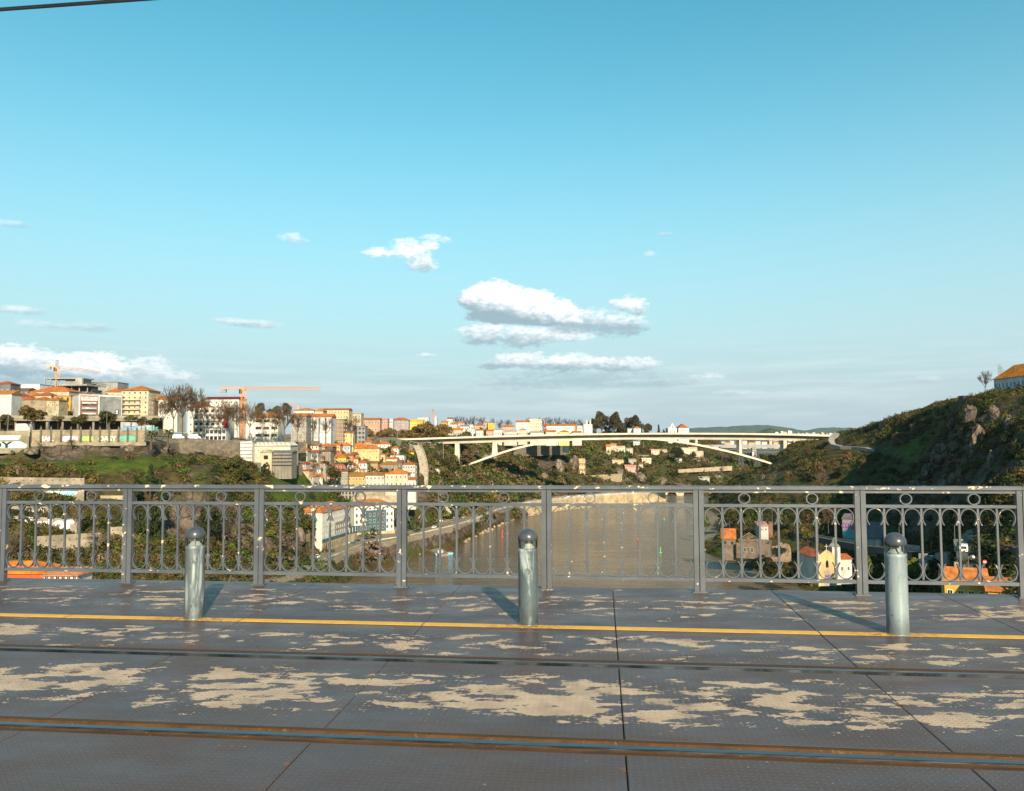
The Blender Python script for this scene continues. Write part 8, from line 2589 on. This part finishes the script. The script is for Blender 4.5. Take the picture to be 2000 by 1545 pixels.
def lamp_post(label, px, b, t_, Y, arm=1.2, globe=False):
    o = P(px, b, Y)
    H = (b - t_) / F * Y
    root = empty('street_lamp', o)
    say(root, label, 'street lamp')
    MB().tube([(0, 0, -2), (0, 0, H)], [0.11, 0.07], 6).build('pole', M_METAL, root)
    if arm:
        MB().tube([(0, 0, H - 0.05), (arm * 0.5, -0.05, H + 0.35), (arm, -0.1, H + 0.3)], 0.05, 5).build('arm', M_METAL, root)
    if globe:
        MB().lathe([(0.0, -0.35), (0.16, -0.33), (0.33, -0.12), (0.35, 0.05), (0.22, 0.28), (0.0, 0.36)], 12, 0, (arm, -0.1, H + 0.15)).build('lamp_head', M_FRAME_W, root, True)
    else:
        MB().box(arm - 0.15, arm + 0.65, -0.25, 0.05, H + 0.26, H + 0.42).build('lamp_head', M_METAL, root)
    return root


for a_ in (('curved lamp post behind the graffiti wall at the left edge', 15, 846, 799, 330), ('lamp post left of the store, between round trees', 95, 846, 806, 333), ('lamp post before the grey panel of the store', 208, 846, 806, 340), ('lamp post beside the mural wall', 283, 848, 813, 348)):
    lamp_post(*a_, arm=-1.5 if 'left edge' in a_[0] else 0.9)
for a_ in (('globe lamp post at the top of the steep street', 1865, 1056, 1027, 226), ('globe lamp post beside the roof of the yellow house', 1892, 1120, 1090, 168)):
    lamp_post(*a_, arm=1.0, globe=True)
for a_ in (('thin lamp post behind the white house on the right bank', 1490, 1030, 990, 420), ('thin lamp post right of the white house on the right bank', 1509, 1034, 996, 410), ('thin lamp post above the lane left of the chapel', 1556, 1035, 995, 385), ('lamp post by the lane above the chapel roof', 1598, 1056, 1016, 348), ('lamp post right of the right bollard, by the dark hillside', 1757, 1062, 1030, 300)):
    lamp_post(*a_, arm=0.8)
ns = empty('no_entry_sign', P(1924, 1124, 162))
say(ns, 'round red no entry sign on a pole beside the steep street', 'road sign')
hh = 26 / F * 162
MB().tube([(0, 0, -1), (0, 0, hh + 0.4)], 0.045, 6).build('pole', M_METAL, ns)
dsk = MB().tube([(0, -0.05, hh), (0, -0.085, hh)], 0.42, 24).build('disc', G['red'], ns)
MB().box(-0.29, 0.29, -0.10, -0.0855, hh - 0.07, hh + 0.07).build('white_bar', G['white'], dsk)
for (px, py, h_, r_, c, lb, nm) in ((981, 1049, 4.8, 0.42, 'red', 'tall red channel marker standing in the river left of the middle bollard', 'channel_marker'), (1246, 1054, 0.9, 0.6, 'red', 'small red buoy floating in mid river', 'buoy'), (1290, 1080, 3.2, 0.5, 'green', 'nearer green channel marker in the river', 'channel_marker'), (1297, 1015, 2.2, 0.45, 'green', 'farther green channel marker in the river', 'channel_marker')):
    o = PZ(px, py, Z_W)
    root = empty(nm, o)
    say(root, lb, 'buoy')
    MB().lathe([(0, -0.4), (r_ * 1.6, -0.4), (r_ * 1.7, 0.1), (r_ * 1.2, 0.45), (r_ * 0.6, 0.55), (0, 0.55)], 12).build('float', G[c], root)
    MB().lathe([(r_ * 0.6, 0.551), (r_ * 0.45, h_ * 0.8), (r_ * 0.8, h_ * 0.82), (r_ * 0.3, h_), (0, h_)], 10).build('tower', G[c], root)
bt = empty('pontoon', PZ(866, 1083, Z_W), R(22))
say(bt, 'flat moored pontoon with white cabin and blue edge by the rocky spit', 'boat')
MB().prism([(-5.2, 0.8), (5.2, 0.8), (4.7, -0.3), (-4.7, -0.3)], 'y', -1.8, 1.8).build('hull', G['blue'], bt)
MB().box(-5.0, 5.0, -1.7, 1.7, 0.801, 0.95).build('deck', M_KERB, bt)
MB().box(-3.4, -0.6, -1.1, 1.1, 0.951, 2.4).build('cabin', M_WALL, bt, color=(0.7, 0.7, 0.68))
for x in (-2.8, -1.4):
    q = link('window', WIN['white'], bt, (x, -1.1, 1.8))
    q.scale = (0.8, 1, 0.6)
# rocks at the water line
rs = np.random.RandomState(2)
rp = [MB() for _ in range(3)]
for m_ in rp:
    m_.lathe([(0, -0.6), (0.8, -0.5), (1.0, 0.0), (0.75, 0.45), (0.3, 0.7), (0, 0.72)], 7)
    m_.v = [tuple(np.array(p) * rs.uniform(0.75, 1.2, 3)) for p in m_.v]
rock_me = [m_.mesh('rock', M_STONE) for m_ in rp]
A_ = shift(RO, RI, -4.5)
mb = MB()
vs_, fs_ = [], []
for k in range(260):
    i = rs.randint(30, 150)
    b = A_[i] + np.array([rs.uniform(-4, 4), rs.uniform(-4, 4), 0])
    me = rock_me[k % 3]
    s = rs.uniform(0.5, 1.7)
    o0 = len(mb.v)
    mb.v += [(b[0] + v.co.x * s, b[1] + v.co.y * s, Z_W + 0.1 + v.co.z * s) for v in me.vertices]
    mb.f += [tuple(o0 + j for j in q.vertices) for q in me.polygons]
    mb.mi += [0] * len(me.polygons)
tag(mb.build('shore_rocks', M_STONE, color=(0.36, 0.28, 0.19)), kind='stuff')
# rocky spit
sp = MB().prism([(x, y) for x, y in [tuple(PZ(px, py, Z_W)[:2]) for px, py in ((800, 1062), (836, 1058), (868, 1078), (876, 1086), (862, 1088), (836, 1078), (806, 1074))]], 'z', Z_W - 2, Z_W + 1.2).build('rocky_spit', M_STONE, color=(0.26, 0.21, 0.15))
tag(sp, kind='structure')


# ------------------------------------------------------------------ big granite slabs standing out of the right cliff and the left bank
def slab_mesh(seed):
    rs = np.random.RandomState(seed)
    import bmesh
    b = bmesh.new()
    bmesh.ops.create_icosphere(b, subdivisions=4, radius=1.0)
    co = np.array([v.co[:] for v in b.verts])
    q = co * (0.75 + 0.55 * np.abs(fbm(co * 1.3 + seed, 4, seed)))[:, None]
    for _ in range(16):
        n = rs.normal(size=3)
        n /= np.linalg.norm(n)
        h = rs.uniform(0.45, 0.8)
        k = q @ n
        q = q - n[None, :] * np.maximum(k - h, 0)[:, None] * 0.9
    q += (fbm(co * 4.5 + seed, 3, seed + 5) * 0.035)[:, None] * co
    for v, p in zip(b.verts, q):
        v.co = p
    me = bpy.data.meshes.new('rock_slab')
    b.to_mesh(me)
    b.free()
    me.polygons.foreach_set('use_smooth', [True] * len(me.polygons))
    return me


def granite():
    t = NT('granite_slab')
    p = t.pos()
    vs = t.noise(t.pos((1, 1, 0.3)), 0.30, 8, 0.68, 0.5)
    nf = t.noise(p, 1.4, 7, 0.68)
    cr = t.voro(t.pos((1, 1, 0.5), 0.4), 0.22, 'DISTANCE_TO_EDGE')
    c = t.mix(t.range(vs, 0.34, 0.66), (0.065, 0.050, 0.038), (0.21, 0.165, 0.13))
    c = t.mix(t.range(nf, 0.54, 0.72, 0, 0.7), c, (0.06, 0.05, 0.035))
    c = t.mix(t.range(t.math('ADD', cr, t.math('MULTIPLY', nf, 0.12)), 0.07, 0.13, 0.8, 0.0), c, (0.022, 0.018, 0.014))
    t.bump(t.math('ADD', nf, t.math('MULTIPLY', vs, 1.5)), 0.8, 0.7)
    return t.out(c, 0.92, 0, 0.1)


M_GRAN = granite()
SLABS = [slab_mesh(k) for k in (3, 5, 9, 14)]
for me in SLABS:
    me.materials.append(M_GRAN)
rs = random.Random(8)
outc = [(1838, 890, 34, 50, 405, 24), (1812, 925, 30, 40, 410, 30), (1908, 868, 26, 84, 335, 8), (1895, 812, 30, 40, 368, 10), (1945, 815, 26, 44, 345, -6), (1972, 842, 20, 60, 318, 4), (1868, 940, 36, 44, 350, 28), (1842, 958, 28, 44, 372, 22), (1900, 952, 34, 60, 318, 16), (1935, 905, 24, 60, 308, 6), (1985, 880, 26, 54, 292, 0),
        (1858, 828, 22, 30, 420, 14), (1925, 970, 34, 44, 285, 18), (1980, 955, 36, 50, 258, 8), (1788, 952, 24, 30, 418, 30), (1818, 985, 34, 36, 380, 24), (1880, 1000, 36, 36, 305, 20), (1512, 925, 20, 26, 668, 6), (1530, 935, 18, 30, 640, 4), (1490, 938, 16, 26, 655, 0), (1955, 1010, 40, 30, 245, 10),
        (365, 1010, 34, 60, 296, -6), (392, 1050, 30, 60, 288, 8), (345, 985, 28, 40, 298, 0), (425, 1090, 26, 40, 296, 4), (470, 1075, 26, 60, 312, -4), (500, 1050, 24, 44, 322, 6), (545, 1060, 30, 40, 331, 4), (585, 1050, 24, 46, 351, -6), (600, 1060, 16, 44, 362, 0), (445, 905, 18, 20, 350, 0),
        (60, 882, 40, 18, 310, 3), (105, 884, 36, 18, 318, -3), (150, 884, 40, 20, 322, 2), (200, 882, 44, 20, 330, 0), (250, 878, 40, 18, 334, 4), (20, 884, 30, 18, 309, 0), (328, 880, 26, 18, 345, 0),
        (1250, 935, 26, 26, 905, 5), (1225, 942, 20, 22, 890, -5), (1120, 905, 30, 36, 880, 6), (1095, 915, 22, 40, 855, -4), (1190, 898, 22, 22, 985, 0), (1290, 945, 26, 26, 912, 3), (1210, 925, 20, 24, 915, 0), (1060, 935, 26, 22, 812, 5), (975, 940, 24, 30, 690, 4), (1400, 938, 26, 20, 950, 0)]
for (px, py, w_, h_, Y, tilt) in outc:
    o = link('rock_outcrop', SLABS[rs.randrange(4)])
    o.location = P(px, py, Y + 4)
    k_ = Y / F / 2
    o.scale = (w_ * k_ * 1.15, w_ * k_ * 1.0, h_ * k_ * 1.15)
    o.rotation_euler = (R(rs.uniform(-8, 8)), R(tilt), rs.uniform(0, 6.28) if abs(w_ - h_) < 14 else rs.uniform(-0.4, 0.4))
    tag(o, kind='structure')

# ------------------------------------------------------------------ air
hz = MB().box(-15000, 15000, -60, 18200, Z_W - 64, 480).build('haze', (lambda t: (t.N.remove(t.b), t.m)[1])(NT('air_haze')))
_m = hz.data.materials[0]
_v = _m.node_tree.nodes.new('ShaderNodeVolumePrincipled')
_v.inputs['Color'].default_value = (0.72, 0.86, 1.0, 1)
_v.inputs['Density'].default_value = 2.2e-5
_v.inputs['Anisotropy'].default_value = 0.3
_m.node_tree.links.new(_v.outputs[0], _m.node_tree.nodes['Material Output'].inputs['Volume'])
tag(hz, kind='stuff')
